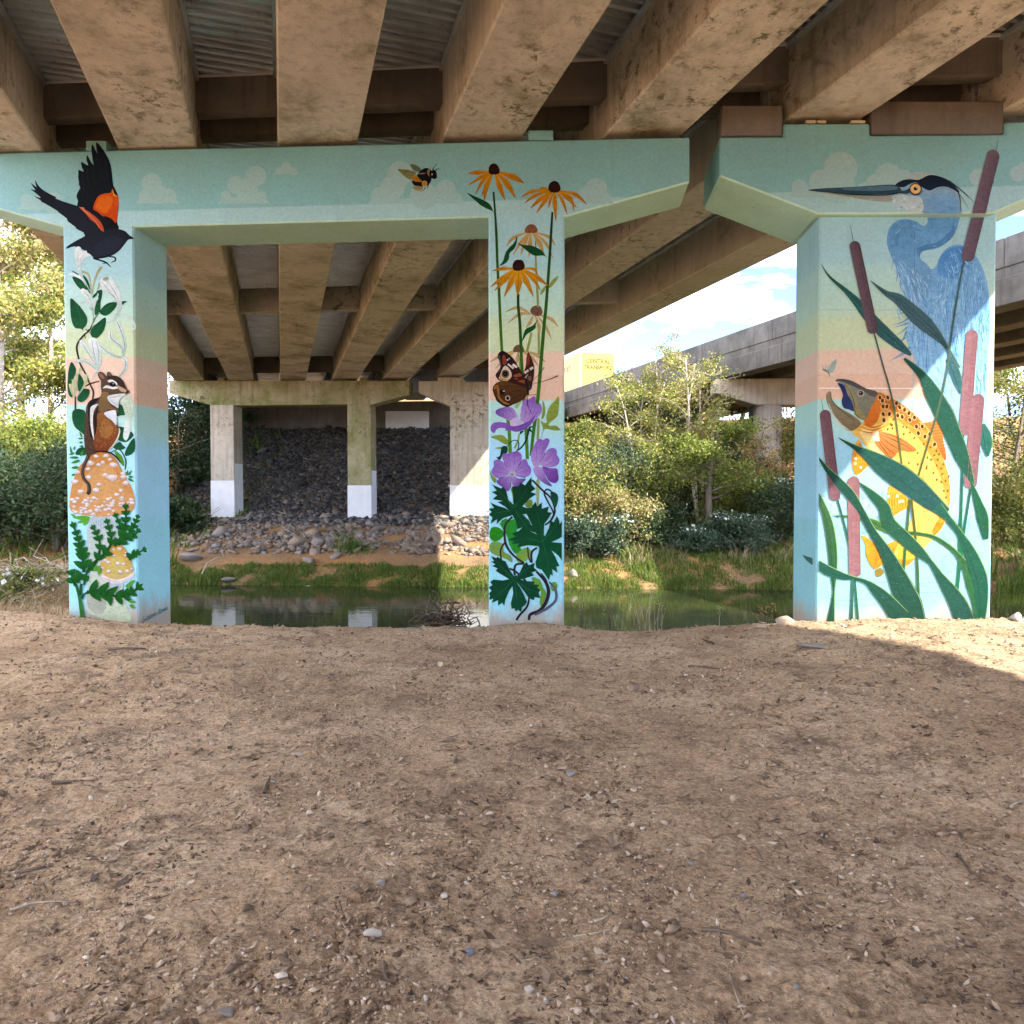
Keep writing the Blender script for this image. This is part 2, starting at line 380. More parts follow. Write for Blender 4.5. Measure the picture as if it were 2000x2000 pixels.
M['leaf_blue'] = mat_leaf('leaf_blue_green', [(0, (0.03, 0.065, 0.04)), (0.6, (0.07, 0.12, 0.07)), (1, (0.14, 0.19, 0.11))])
M['leaf_red'] = mat_leaf('leaf_russet', [(0, (0.22, 0.10, 0.04)), (0.5, (0.40, 0.19, 0.09)), (1, (0.48, 0.32, 0.12))])
M['leaf_autumn'] = mat_leaf('leaf_autumn', [(0, (0.14, 0.17, 0.04)), (0.4, (0.30, 0.30, 0.09)), (0.75, (0.46, 0.38, 0.17)), (1, (0.45, 0.28, 0.20))])
M['grass'] = mat_leaf('grass_green', [(0, (0.05, 0.10, 0.015)), (0.6, (0.12, 0.19, 0.03)), (1, (0.24, 0.26, 0.06))], 0.3)
M['grass_dry'] = mat_leaf('grass_dry', [(0, (0.20, 0.16, 0.08)), (0.6, (0.34, 0.27, 0.15)), (1, (0.46, 0.36, 0.24))], 0.25)
M['flower'] = mat_leaf('white_flower', [(0, (0.55, 0.58, 0.55)), (1, (0.8, 0.8, 0.78))], 0.2)

def mat_water():
    b = MB('creek_water', 0.03, 0.5); b.b.inputs['IOR'].default_value = 1.33
    v = b.coord('Object', (1, 2.6, 1)); n = b.noise(v, 1.1, 4, 0.6, 0.5)
    v2 = b.coord('Object'); n2 = b.noise(v2, 0.22, 4, 0.6); col = b.ramp(n2, [(0.42, (0.016, 0.02, 0.012)), (0.62, (0.05, 0.065, 0.014)), (0.74, (0.11, 0.13, 0.02))])
    b.bump(n, 0.012, 0.25); return b.color(col)
M['water'] = mat_water()
def flat(name, c, rough=0.6, metal=0.0):
    b = MB(name, rough, 0.4); b.b.inputs['Metallic'].default_value = metal
    v = b.coord('Object'); n = b.noise(v, 4, 5, 0.6)
    return b.color(b.mix(0.15, c, b.ramp(n, [(0.3, (0.2,) * 3), (0.7, (0.8,) * 3)]), 'OVERLAY'))
M['yellow'] = flat('trailer_yellow', (0.62, 0.45, 0.05), 0.45); M['steel'] = flat('trailer_steel', (0.5, 0.5, 0.52), 0.4, 0.6)
M['letter'] = flat('lettering_ochre', (0.09, 0.055, 0.01)); M['grey'] = flat('lettering_grey', (0.22, 0.22, 0.22)); M['rubber'] = flat('rubber', (0.02, 0.02, 0.02))
M['ink'] = flat('signature_ink', (0.05, 0.16, 0.20)); M['bearing'] = flat('bearing_pad', (0.55, 0.45, 0.30)); M['board'] = flat('pale_board', (0.62, 0.60, 0.58))

def mat_algae():
    b = MB('algae', 0.5, 0.4); v = b.coord('Object'); n = b.noise(v, 3, 5, 0.7); col = b.ramp(n, [(0.35, (0.02, 0.028, 0.008)), (0.65, (0.085, 0.10, 0.014))]); b.bump(n, 0.02, 0.5); return b.color(col)
M['algae'] = mat_algae()
# ---------------------------------------------------------------- terrain, dirt, creek
SB, CB = math.sin(BETA), math.cos(BETA)
def vcoord(x, y): return x * SB + (y - NEAR_D) * CB
WATER_Z = -1.2
def near_z(x, y):
    v = vcoord(x, y)
    z = 0.30 * sstep(0.8, 4.2, x) * sstep(2.5, 6.5, y) * (1 - 0.62 * sstep(8.2, 9.6, y))
    z = z + 0.13 * np.exp(-(((x + 6.5) / 1.0) ** 2 + ((v + 0.1) / 0.9) ** 2))
    z = z + 0.10 * np.exp(-(((x - 0.2) / 0.75) ** 2 + ((v + 0.02) / 0.55) ** 2))
    z = z + 0.05 * sstep(-3, -8, x)
    return z
def terrain_z(x, y):
    x = np.asarray(x, float); y = np.asarray(y, float)
    v = vcoord(x, y); w = x + GS * y
    ve = 1.15 + 5.5 * sstep(-6.6, -9.0, x) + 0.25 * pnoise(x * 0.7, y * 0 + 3.3, 5)
    zn = near_z(x, y) - 0.36 * sstep(-0.6, 1.0, v / np.maximum(ve, 1.0) * (1 + 0 * v))
    zn = zn - 1.7 * sstep(0, 1, (v - ve) / 2.4)
    zb = np.interp(v, [11.8, 12.8, 13.3, 14.4, 17.0, 20.2, 21.6, 28.0, 28.8, 33, 70, 500], [-1.95, -1.5, -1.12, -0.72, -0.10, 0.52, 0.80, 4.75, 5.1, 6.9, 7.1, 9])
    zo = np.interp(v, [11.8, 12.8, 13.4, 14.8, 20.0, 25.0, 30.0, 36.0, 45.0, 70, 500], [-1.95, -1.5, -1.15, -0.55, 0.05, 0.55, 2.6, 5.6, 6.8, 7.2, 9])
    m = sstep(-6.0, -4.2, w) * (1 - sstep(11.4, 13.0, w))
    zf = zb * m + zo * (1 - m)
    wig = 0.25 * pnoise(x * 0.25, y * 0.25, 9) * sstep(13, 16, v) * (1 - 0.6 * m)
    t = sstep(8.5, 11.8, v)
    z = zn * (1 - t) + (zf + wig) * t
    return z
def zt(x, y): return float(terrain_z(np.array([x]), np.array([y]))[0])

def grid_mesh(name, xs, ys, zf, smooth=True):
    X, Y = np.meshgrid(xs, ys); Z = zf(X, Y)
    nx, ny = len(xs), len(ys)
    V = np.stack([X, Y, Z], -1).reshape(-1, 3)
    i = (np.arange(ny - 1)[:, None] * nx + np.arange(nx - 1)[None, :]).ravel()
    return np_mesh(name, V, np.stack([i, i + 1, i + nx + 1, i + nx], -1), smooth)
xs = np.concatenate([np.linspace(-700, -60, 18)[:-1], np.linspace(-60, -22, 40)[:-1], np.linspace(-22, 22, 177), np.linspace(22, 60, 40)[1:], np.linspace(60, 700, 18)[1:]])
ys = np.concatenate([np.linspace(-300, -20, 10)[:-1], np.linspace(-20, 0, 21)[:-1], np.linspace(0, 46, 231), np.linspace(46, 90, 30)[1:], np.linspace(90, 900, 14)[1:]])
def zterr(X, Y):
    z = terrain_z(X, Y)
    cover = (Y > 0.9) * (Y < 13.0) * (np.abs(X) < 0.9 * (Y + 3))
    v = vcoord(X, Y)
    return z - 0.10 * cover + 0.05 * pnoise(X * 1.3, Y * 1.3, 21) * (v > 13)
ground = link('ground', grid_mesh('ground', xs, ys, zterr), M['bank']); tag(ground, 'brown soil of the creek banks under and beside the bridge', 'ground', kind='structure')

def dirt_z(X, Y):
    z = terrain_z(X, Y)
    v = vcoord(X, Y)
    a = 0.030 * fbm(X * 0.9, Y * 0.9, 3, 40) + 0.020 * fbm(X * 3.1, Y * 3.1, 3, 50) + 0.016 * fbm(X * 8, Y * 8, 3, 60)
    rg = np.abs(pnoise(X * 5.5 + 0.4 * Y, Y * 4.0, 71)); a = a - 0.014 * np.exp(-(rg / 0.07) ** 2) * sstep(-0.1, 0.25, pnoise(X * 0.7, Y * 0.7, 73))
    edge = sstep(-0.3, 1.0, v) * 0.05 * fbm(X * 2.2, Y * 2.2, 3, 80)
    return z + a + edge
def dirt_mesh():
    ys = [0.9]
    while ys[-1] < 13.2: ys.append(ys[-1] + 0.0052 * ys[-1] + 0.0015)
    ys = np.array(ys); ts = np.linspace(-0.92, 0.92, 520)
    Y = np.repeat(ys[:, None], len(ts), 1); X = ts[None, :] * (Y + 3)
    Z = dirt_z(X, Y); nx, ny = len(ts), len(ys)
    V = np.stack([X, Y, Z], -1).reshape(-1, 3); i = (np.arange(ny - 1)[:, None] * nx + np.arange(nx - 1)[None, :]).ravel()
    return np_mesh('dirt_path', V, np.stack([i, i + 1, i + nx + 1, i + nx], -1), True)
dirt = link('dirt_clearing', dirt_mesh(), M['dirt']); tag(dirt, 'bare brown trodden dirt in front of the painted piers', 'dirt', kind='structure')
wv = [(-400, 7, WATER_Z), (400, 7, WATER_Z), (400, 60, WATER_Z), (-400, 60, WATER_Z)]
wm = grid_mesh('creek_water', np.linspace(-200, 200, 21), np.linspace(9.5, 32, 12), lambda X, Y: X * 0 + WATER_Z, False)
tag(link('creek_water', wm, M['water']), 'still dark creek water between the two banks', 'water', kind='structure')

# ---------------------------------------------------------------- the road bridge overhead
PV = Vector((G.y, -G.x, 0)); GN = G.dot(N); UP = Vector((0, 0, 1))
def on_g(u, v, z): p = NEAR_P + U * u + G * (v / GN); p.z = z; return p
def u_of(px, py=284): return uz(px, py)[0]
BEAMS = [(-85, 83), (229, 382), (542, 700), (867, 1026), (1190, 1350), (1546, 1699), (1965, 2120)]
BU = [(u_of(a), u_of(b)) for a, b in BEAMS]
def beam_z(i): return 6.25 if i < 5 else 6.34
VF = 20.6          # far pier
SPANS = [(-27.0, 0.40, 0), (0.44, VF + 0.40, 1), (VF + 0.44, 28.9, 2)]
NEAR_RISE = 0.013  # the near span climbs slightly towards the camera
def rise(v, sp): return -v * NEAR_RISE if (sp == 0 and v < 0) else 0.0
bridge = empty('road_bridge', (0, NEAR_D, 6.2)); tag(bridge, 'concrete beam bridge overhead with corrugated metal deck forms', 'bridge')
INV = Matrix.Translation(-Vector((0, NEAR_D, 6.2)))
def part(name, V, F, mat, parent, smooth=False, bev=0.0):
    org = parent.matrix_world.translation if parent.parent is None else None
    off = Vector(parent.location) if parent.parent is None else Vector((0, 0, 0))
    me = mesh(name, [Vector(v) - off for v in V], F, smooth)
    if bev: bevel(me, bev)
    else: fix_normals(me)
    return link(name, me, mat, parent)
def section_along(uA, uB, zA0, zA1, vA, vB, sp, cuts=1):
    """a bar with rectangular section between offsets uA..uB, heights above, from vA to vB"""
    V = []; F = []
    vs = [vA + (vB - vA) * i / cuts for i in range(cuts + 1)]
    for v in vs:
        r = rise(v, sp)
        for u, z in ((uA, zA0), (uB, zA0), (uB, zA1), (uA, zA1)): V.append(on_g(u, v, z + r))
    for i in range(cuts):
        b = 4 * i
        for k in range(4): F.append((b + k, b + (k + 1) % 4, b + 4 + (k + 1) % 4, b + 4 + k))
    F.append((3, 2, 1, 0)); b = 4 * cuts; F.append((b, b + 1, b + 2, b + 3))
    return V, F
PAN_Z, SLAB_Z = 0.93, 1.03
for (va, vb, sp) in SPANS:
    for i, (ua, ub) in enumerate(BU):
        z = beam_z(i); mt = M['beam'] if sp == 0 else (M['beam_mossy'] if i < 5 else M['beam_clean'])
        V, F = section_along(ua, ub, z, z + SLAB_Z - 0.006, va, vb, sp)
        part('beam', V, F, mt, bridge, bev=0.022)
    # corrugated forms with their support angles, one sheet for each bay
    for i in range(len(BU) - 1):
        uL, uR = BU[i][1], BU[i + 1][0]; zl, zr = beam_z(i), beam_z(i + 1)
        V = []; F = []; s = max(va, -16) + 0.02; prof = [(0, 0), (0.05, 0), (0.068, 0.07), (0.125, 0.07)]; k = 0
        rows = []
        while s < vb - 0.2:
            for ds, dz in prof: rows.append((s + ds, dz))
            s += 0.145
        for (v, dz) in rows:
            r = rise(v, sp); zo = rnd.uniform(-0.004, 0.004)
            sh = (uR - uL) * 0.36          # the ridges run square to the beams, across the skew
            V += [on_g(uL + 0.002, v - sh / 2, zl + PAN_Z + dz + r + zo), on_g(uR - 0.002, v + sh / 2, zr + PAN_Z + dz + r + zo)]
        for k in range(len(rows) - 1): F.append((2 * k, 2 * k + 1, 2 * k + 3, 2 * k + 2))
        me = mesh('deck_pan', [p - bridge.location for p in V], F); link('deck_pan', me, M['pan'], bridge)
        for (u0, du, zz) in ((uL, 0.05, zl), (uR, -0.05, zr)):
            a, b = sorted((u0 + math.copysign(0.002, du), u0 + du))
            V, F = section_along(a, b, zz + PAN_Z - 0.075, zz + PAN_Z - 0.012, max(va, -16), vb, sp)
            part('pan_angle', V, F, M['pan'], bridge)
    # slab and parapets
    V, F = section_along(BU[0][0] - 0.55, BU[-1][1] + 1.55, 6.25 + SLAB_Z + 0.09, 6.25 + SLAB_Z + 0.30, va, vb, sp)
    part('deck_slab', V, F, M['deck'], bridge)
    for (a, b) in ((BU[0][0] - 0.55, BU[0][0] - 0.2), (BU[-1][1] + 1.2, BU[-1][1] + 1.55)):
        V, F = section_along(a, b, 6.25 + SLAB_Z + 0.304, 6.25 + SLAB_Z + 0.304 + 0.78, va, vb, sp)
        part('parapet', V, F, M['parapet'], bridge, bev=0.03)
    for (a, b) in ((BU[0][0] - 0.55, BU[0][0] - 0.004), (BU[-1][1] + 0.004, BU[-1][1] + 1.55)):
        V, F = section_along(a, b, 6.25 + PAN_Z + 0.04, 6.25 + SLAB_Z + 0.086, va, vb, sp)
        part('deck_edge', V, F, M['deck'], bridge)
def cross_wall(name, i, v0, v1, z0, z1, mat, du=0.004, parent=bridge, bev=0.0):
    uL, uR = BU[i][1] + du, BU[i + 1][0] - du; zz = max(beam_z(i), beam_z(i + 1))
    V = [on_g(u, 0, zz) + N * v for v in (v0, v1) for u in ()]
    pts = []
    for v in (v0, v1):
        # square to the pier line: keep the run along U, slide along the beams
        for (u, z) in ((uL, z0), (uR, z0), (uR, z1), (uL, z1)): pts.append(on_g(u, v, zz + z))
    F = [(3, 2, 1, 0), (4, 5, 6, 7)] + [(k, (k + 1) % 4, 4 + (k + 1) % 4, 4 + k) for k in range(4)]
    return part(name, pts, F, mat, parent, bev=bev)
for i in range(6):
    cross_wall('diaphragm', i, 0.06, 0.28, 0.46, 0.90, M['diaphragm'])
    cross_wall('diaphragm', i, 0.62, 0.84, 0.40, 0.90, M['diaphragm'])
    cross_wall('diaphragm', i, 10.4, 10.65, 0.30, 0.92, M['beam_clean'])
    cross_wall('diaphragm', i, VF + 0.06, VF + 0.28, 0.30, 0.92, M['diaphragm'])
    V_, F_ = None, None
    # ledge at the form edge, coloured pale to paint in a strip of light
    cross_wall('pan_lit_ledge', i, 0.03, 0.058, 0.90, 0.93, M['board'])

# ---------------------------------------------------------------- piers
def front_prism(pts_px, depth, off=0.0):
    P = [on_plane(x, y, NEAR_P + N * off) for x, y in pts_px]
    return prism(P, None, N * depth)
def col_prism(pxa, pxb, ztop, zbot, depth, off=0.0, pya=700):
    a = uz(pxa, pya, off)[0]; b = uz(pxb, pya, off)[0]
    P = []
    for u, z in ((a, zbot), (b, zbot), (b, ztop), (a, ztop)):
        p = NEAR_P + U * u + N * off; p.z = z; P.append(p)
    return prism(P, None, N * depth)
T1 = 0.85
cap_left_px = [(-118, 300), (0, 298), (1347, 267), (1347, 356), (1102, 424), (955, 424.5), (264, 443), (126, 444.5), (-118, 377)]
cap_right_px = [(1406, 267), (1531, 266.5), (1531, 241), (1699, 240.5), (1699, 264), (1963, 262), (1963, 238), (2150, 235), (2150, 325), (1941, 416.5), (1598, 418), (1406, 344)]
ZC = 5.246
def build_pier(kind, label, cat, mats, base=None, left=True):
    o = empty('bridge_pier', NEAR_P); tag(o, label, cat)
    if left:
        V, F = front_prism(cap_left_px, T1); co = part('cap', V, F, mats[0], o, bev=0.02)
        cols = [(126, 264, ZC, T1, 0.0), (954, 1101.5, ZC - 0.002, T1, 0.0)]
        for (a, b, y0, y1) in ((168, 207, 275, 294), (1032, 1080, 255, 273.5)):
            V, F = front_prism([(a, y1), (b, y1), (b, y0), (a, y0)], 0.5, 0.002); part('pedestal', V, F, mats[0], o)
    else:
        V, F = front_prism(cap_right_px, 1.15); co = part('cap', V, F, mats[0], o, bev=0.02)
        cols = [(1598, 1943, 5.18, 1.0, 0.10)]
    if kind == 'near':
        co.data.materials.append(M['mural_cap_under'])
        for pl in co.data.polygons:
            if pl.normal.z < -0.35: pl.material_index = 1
    for i, (a, b, zt_, d, off) in enumerate(cols):
        V, F = col_prism(a, b, zt_, -1.6, d, off); part('column', V, F, mats[1 + i], o, bev=0.022)
    return o
pier_a = build_pier('near', 'two column bridge pier painted with a blackbird, chipmunk, flowers and butterfly', 'pier', [M['mural_cap'], M['mural_column'], M['mural_column']])
pier_b = build_pier('near', 'wide bridge pier painted with a heron, leaping trout and cattails', 'pier', [M['mural_cap'], M['mural_column_wide']], left=False)
SHIFT = G * (VF / GN)
far_a = build_pier('far', 'bare two column concrete pier across the creek with white painted bases', 'pier', [M['pier_moss'], M['pier_bare'], M['pier_moss']])
far_b = build_pier('far', 'wide bare concrete pier across the creek, sunlit, with a white base', 'pier', [M['pier_bare'], M['pier_bare']], left=False)
far_a.location = NEAR_P + SHIFT; far_b.location = NEAR_P + SHIFT
def sleeve(par, pxa, pxb, z0, z1, depth, off, g=0.005):
    a = uz(pxa, 700, off)[0]; b = uz(pxb, 700, off)[0]
    V = []; 
    for z in (z0, z1):
        for (u, n_) in ((a - g, off - g), (b + g, off - g), (b + g, off + depth + g), (a - g, off + depth + g)):
            p = U * u + N * n_; V.append(Vector((p.x, p.y, z)))
    F = [(k, (k + 1) % 4, 4 + (k + 1) % 4, 4 + k) for k in range(4)]
    me = mesh('white_base', V, F); fix_normals(me); link('white_base', me, M['white'], par)
sleeve(far_a, 126, 264, 0.62, 2.15, T1, 0.0); sleeve(far_a, 954, 1101.5, 0.62, 1.95, T1, 0.0); sleeve(far_b, 1598, 1943, 0.75, 1.95, 1.0, 0.10)
# the taller painted strip on the inner faces
for (px, z1) in ((264, 2.85), (1101.5, 2.55)):
    u = uz(px, 700)[0] + 0.008; V = []
    for (n_, z) in ((0.03, 1.95), (T1 - 0.03, 1.95), (T1 - 0.03, z1), (0.03, z1)):
        p = U * u + N * n_; V.append(Vector((p.x, p.y, z)))
    link('white_base', mesh('white_base', V, [(0, 1, 2, 3)]), M['white'], far_a)
# form joints of the wide painted column, as shallow raised lines of paint
def front_strip(par, name, pxy, wpx, off, mat):
    pass
# hanging diaphragm blocks seen in front of the right cap
for (a, b, y0, y1) in ((1409, 1529, 205, 265.5), (1701, 1961, 197, 262.5)):
    V, F = front_prism([(a, y1), (b, y1), (b, y0), (a, y0)], 0.3, 0.04); part('end_block', V, F, M['diaphragm'], bridge, bev=0.015)
for (a, b) in ((1574, 1593), (1596, 1614), (1662, 1690)):
    V, F = front_prism([(a, 240.5), (b, 240.5), (b, 235), (a, 235)], 0.3, 0.03); part('bearing_pad', V, F, M['bearing'], bridge)

# abutment at the far end
ab = empty('bridge_abutment', on_g(0, 28.4, 4)); tag(ab, 'concrete abutment wall in deep shade at the far end of the bridge', 'abutment')
V, F = section_along(BU[0][0] - 0.6, BU[-1][1] + 1.6, 3.5, 6.22, 28.2, 29.6, 2); part('wall', V, F, M['diaphragm'], ab, bev=0.02)  # darker concrete than the near abutment; deep shade is put into its colour
P0 = NEAR_P + N * 28.196
V = [on_plane(x, y, P0) for x, y in ((753, 840), (838, 840), (838, 803), (753, 803))]
part('white_panel', V, [(0, 1, 2, 3)], M['white'], ab)
# abutment behind the camera carries the near span
ab2 = empty('bridge_abutment', on_g(0, -27, 3)); tag(ab2, 'plain concrete abutment wall at the near end of the bridge', 'abutment')
V, F = section_along(BU[0][0] - 0.6, BU[-1][1] + 1.6, -0.5, 6.5, -28.4, -26.9, 2); part('wall', V, F, M['pier_bare'], ab2, bev=0.02)

# ---------------------------------------------------------------- parallel bridge on the right with its pier and the trailer
def on_w(w, y, z): return Vector((w - GS * y, y, z))
pb = empty('parallel_bridge', on_w(23.5, 30, 6.5)); tag(pb, 'weathered grey concrete bridge with streaked parapet beyond the creek trees', 'bridge')
def wbar(w0, w1, z0, z1, y0, y1):
    P = [on_w(w, y0, z) for w, z in ((w0, z0), (w1, z0), (w1, z1), (w0, z1))]
    return prism(P, None, on_w(0, y1, 0) - on_w(0, y0, 0))
y = -8.0
while y < 96:
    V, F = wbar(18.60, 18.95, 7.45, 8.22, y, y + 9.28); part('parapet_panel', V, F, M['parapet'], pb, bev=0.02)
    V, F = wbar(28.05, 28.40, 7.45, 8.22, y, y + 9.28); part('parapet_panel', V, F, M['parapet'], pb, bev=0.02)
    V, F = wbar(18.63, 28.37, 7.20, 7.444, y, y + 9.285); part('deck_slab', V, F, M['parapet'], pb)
    y += 9.3
for k, w in enumerate((18.58, 20.9, 23.2, 25.5, 27.6)):
    for (ya, yb) in ((-8, 10.6), (10.64, 33.0), (33.04, 52)):
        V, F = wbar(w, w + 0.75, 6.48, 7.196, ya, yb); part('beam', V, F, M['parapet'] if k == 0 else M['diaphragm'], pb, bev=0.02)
V, F = wbar(18.4, 28.6, 3.0, 7.19, 52.05, 53.5); part('abutment_wall', V, F, M['pier_bare'], pb)
rp_ = empty('round_column_pier', (10.93, 33.0, 0.2)); tag(rp_, 'stained round concrete column with flared cap under the parallel bridge', 'pier')
V, F = tube([(10.93, 33.0, -0.6), (10.93, 33.0, 2.0), (10.93, 33.0, 5.4)], 0.6, 24); part('column', V, F, M['column_stained'], rp_, smooth=True)
V, F = tube([(16.4, 32.6, -0.6), (16.4, 32.6, 5.4)], 0.6, 24); part('column', V, F, M['column_stained'], rp_, smooth=True)
c0 = Vector((10.93, 33.0, 0)) - N * 0.62
def cp_(u, z): p = c0 + U * u; p.z = z; return p
V, F = prism([cp_(-2.3, 6.45), (cp_(8.4, 6.45)), cp_(8.4, 5.9), cp_(6.2, 5.35), cp_(-0.62, 5.35), cp_(-2.3, 5.85)], None, N * 1.24); part('cap', V, F, M['column_stained'], rp_, bev=0.03)
V, F = tube([(10.15, 32.7, -0.4), (10.15, 32.7, 5.3)], 0.10, 8); part('drain_pipe', V, F, M['rubber'], rp_, smooth=True)

tr_o = at_depth(1167, 745, 54.0); tr_o.z = 7.45
tr = empty('box_trailer', tr_o); tag(tr, 'yellow box trailer standing on the parallel bridge above the trees', 'trailer')
hw = 1.28
def tl(a, b, c): return tr_o + PV * a + G * b + UP * c
V, F = box(tl(0, 4.6, 2.55), PV, G, UP, hw, 4.6, 1.42); part('cargo_box', V, F, M['yellow'], tr, bev=0.03)
for (a, c, hx, hz) in ((-hw, 2.55, 0.05, 1.47), (hw, 2.55, 0.05, 1.47), (0, 3.97, hw, 0.05), (0, 1.13, hw, 0.06)):
    V, F = box(tl(a, -0.012, c), PV, G, UP, hx, 0.03, hz); part('rear_frame', V, F, M['steel'], tr)
for s in (-1, 1):
    for b in (1.2, 2.4):
        V, F = tube([tl(s * 1.15, b, 0.5) - PV * 0.14, tl(s * 1.15, b, 0.5) + PV * 0.14], 0.5, 14); part('wheel', V, F, M['rubber'], tr)
V, F = box(tl(0, 4.4, 1.0), PV, G, UP, 0.5, 4.0, 0.10); part('chassis', V, F, M['rubber'], tr)
def text_mesh(body, size, mat, parent, org, ax, ay, name='lettering', shear=0.0, depth=0.004, align='CENTER', bold=0.0):
    cu = bpy.data.curves.new('lettering', 'FONT'); cu.body = body; cu.size = size; cu.align_x = align; cu.align_y = 'CENTER'; cu.shear = shear; cu.extrude = depth / 2; cu.offset = bold
    to = bpy.data.objects.new('lettering_tmp', cu); COL.objects.link(to)
    dg = bpy.context.evaluated_depsgraph_get(); me = bpy.data.meshes.new_from_object(to.evaluated_get(dg))
    bpy.data.objects.remove(to); bpy.data.curves.remove(cu)
    ax = Vector(ax).normalized(); ay = Vector(ay).normalized(); az = ax.cross(ay)
    m4 = Matrix((ax, ay, az)).transposed().to_4x4(); m4.translation = Vector(org) - Vector(parent.location)
    me.transform(m4); me.materials.clear(); me.materials.append(mat); me.name = name
    return link(name, me, mat, parent)
text_mesh('CENTRAL', 0.43, M['letter'], tr, tl(0.05, -0.02, 3.35), PV, UP, bold=0.012)
text_mesh('TRANSPORT', 0.385, M['letter'], tr, tl(0.05, -0.02, 2.92), PV, UP, bold=0.012)
text_mesh('CENTRAL TRANSPORT', 0.60, M['grey'], tr, tl(-hw - 0.012, 5.0, 3.1), -G, UP, bold=0.012)
# ---------------------------------------------------------------- the mural: painted figures as thin coats on the pier faces
def FR(x0, y0, s):
    return lambda *a: [(x0 + p[0] / s, y0 + p[1] / s) for p in (a[0] if len(a) == 1 and isinstance(a[0], list) else a)]
fA = FR(0, 240, 4.83); fB = FR(100, 480, 7.431); fC = FR(100, 700, 7.431); fD = FR(100, 960, 6.9); fE = FR(880, 300, 6.44); fF = FR(900, 560, 8.05)
fG = FR(920, 760, 9.66); fH = FR(920, 930, 6.44); fI = FR(1560, 300, 4.6); fJ = FR(1540, 700, 4.6); fK = FR(1540, 940, 4.6); fL = FR(760, 300, 16.1); fM = FR(0, 0, 1.932); fN = FR(1000, 0, 1.932)
def cat_rom(P, closed=True, k=4):
    n = len(P); out = []
    rng = range(n) if closed else range(n - 1)
    for i in rng:
        if closed: p0, p1, p2, p3 = P[i - 1], P[i], P[(i + 1) % n], P[(i + 2) % n]
        else: p0, p1, p2, p3 = P[max(i - 1, 0)], P[i], P[i + 1], P[min(i + 2, n - 1)]
        for j in range(k):
            t = j / k; t2 = t * t; t3 = t2 * t
            out.append(tuple(0.5 * (2 * p1[c] + (p2[c] - p0[c]) * t + (2 * p0[c] - 5 * p1[c] + 4 * p2[c] - p3[c]) * t2 + (3 * p1[c] - p0[c] - 3 * p2[c] + p3[c]) * t3) for c in (0, 1)))
    if not closed: out.append(tuple(P[-1][:2]))
    return out
def clip(P, lim):
    x0, y0, x1, y1 = lim
    for ax, val, sgn in ((0, x0, 1), (0, x1, -1), (1, y0, 1), (1, y1, -1)):
        o = []
        for i in range(len(P)):
            a, b = P[i - 1], P[i]; ia = (a[ax] - val) * sgn >= 0; ib = (b[ax] - val) * sgn >= 0
            if ia != ib:
                t = (val - a[ax]) / (b[ax] - a[ax]); o.append((a[0] + (b[0] - a[0]) * t, a[1] + (b[1] - a[1]) * t))
            if ib: o.append(b)
        P = o
        if len(P) < 3: return []
    return P
LAY = 0.00002
SURF_LEFT = [(0.0, (-120, 230, 1347, 1300))]
SURF_COL1 = [(0.0, (127, 230, 263, 1300))]
SURF_COL2 = [(0.0, (955.5, 230, 1100, 1300))]
SURF_WIDE = [(0.0, (1406, 230, 2140, 417.0)), (0.10, (1600, 424.6, 1941, 1300))]
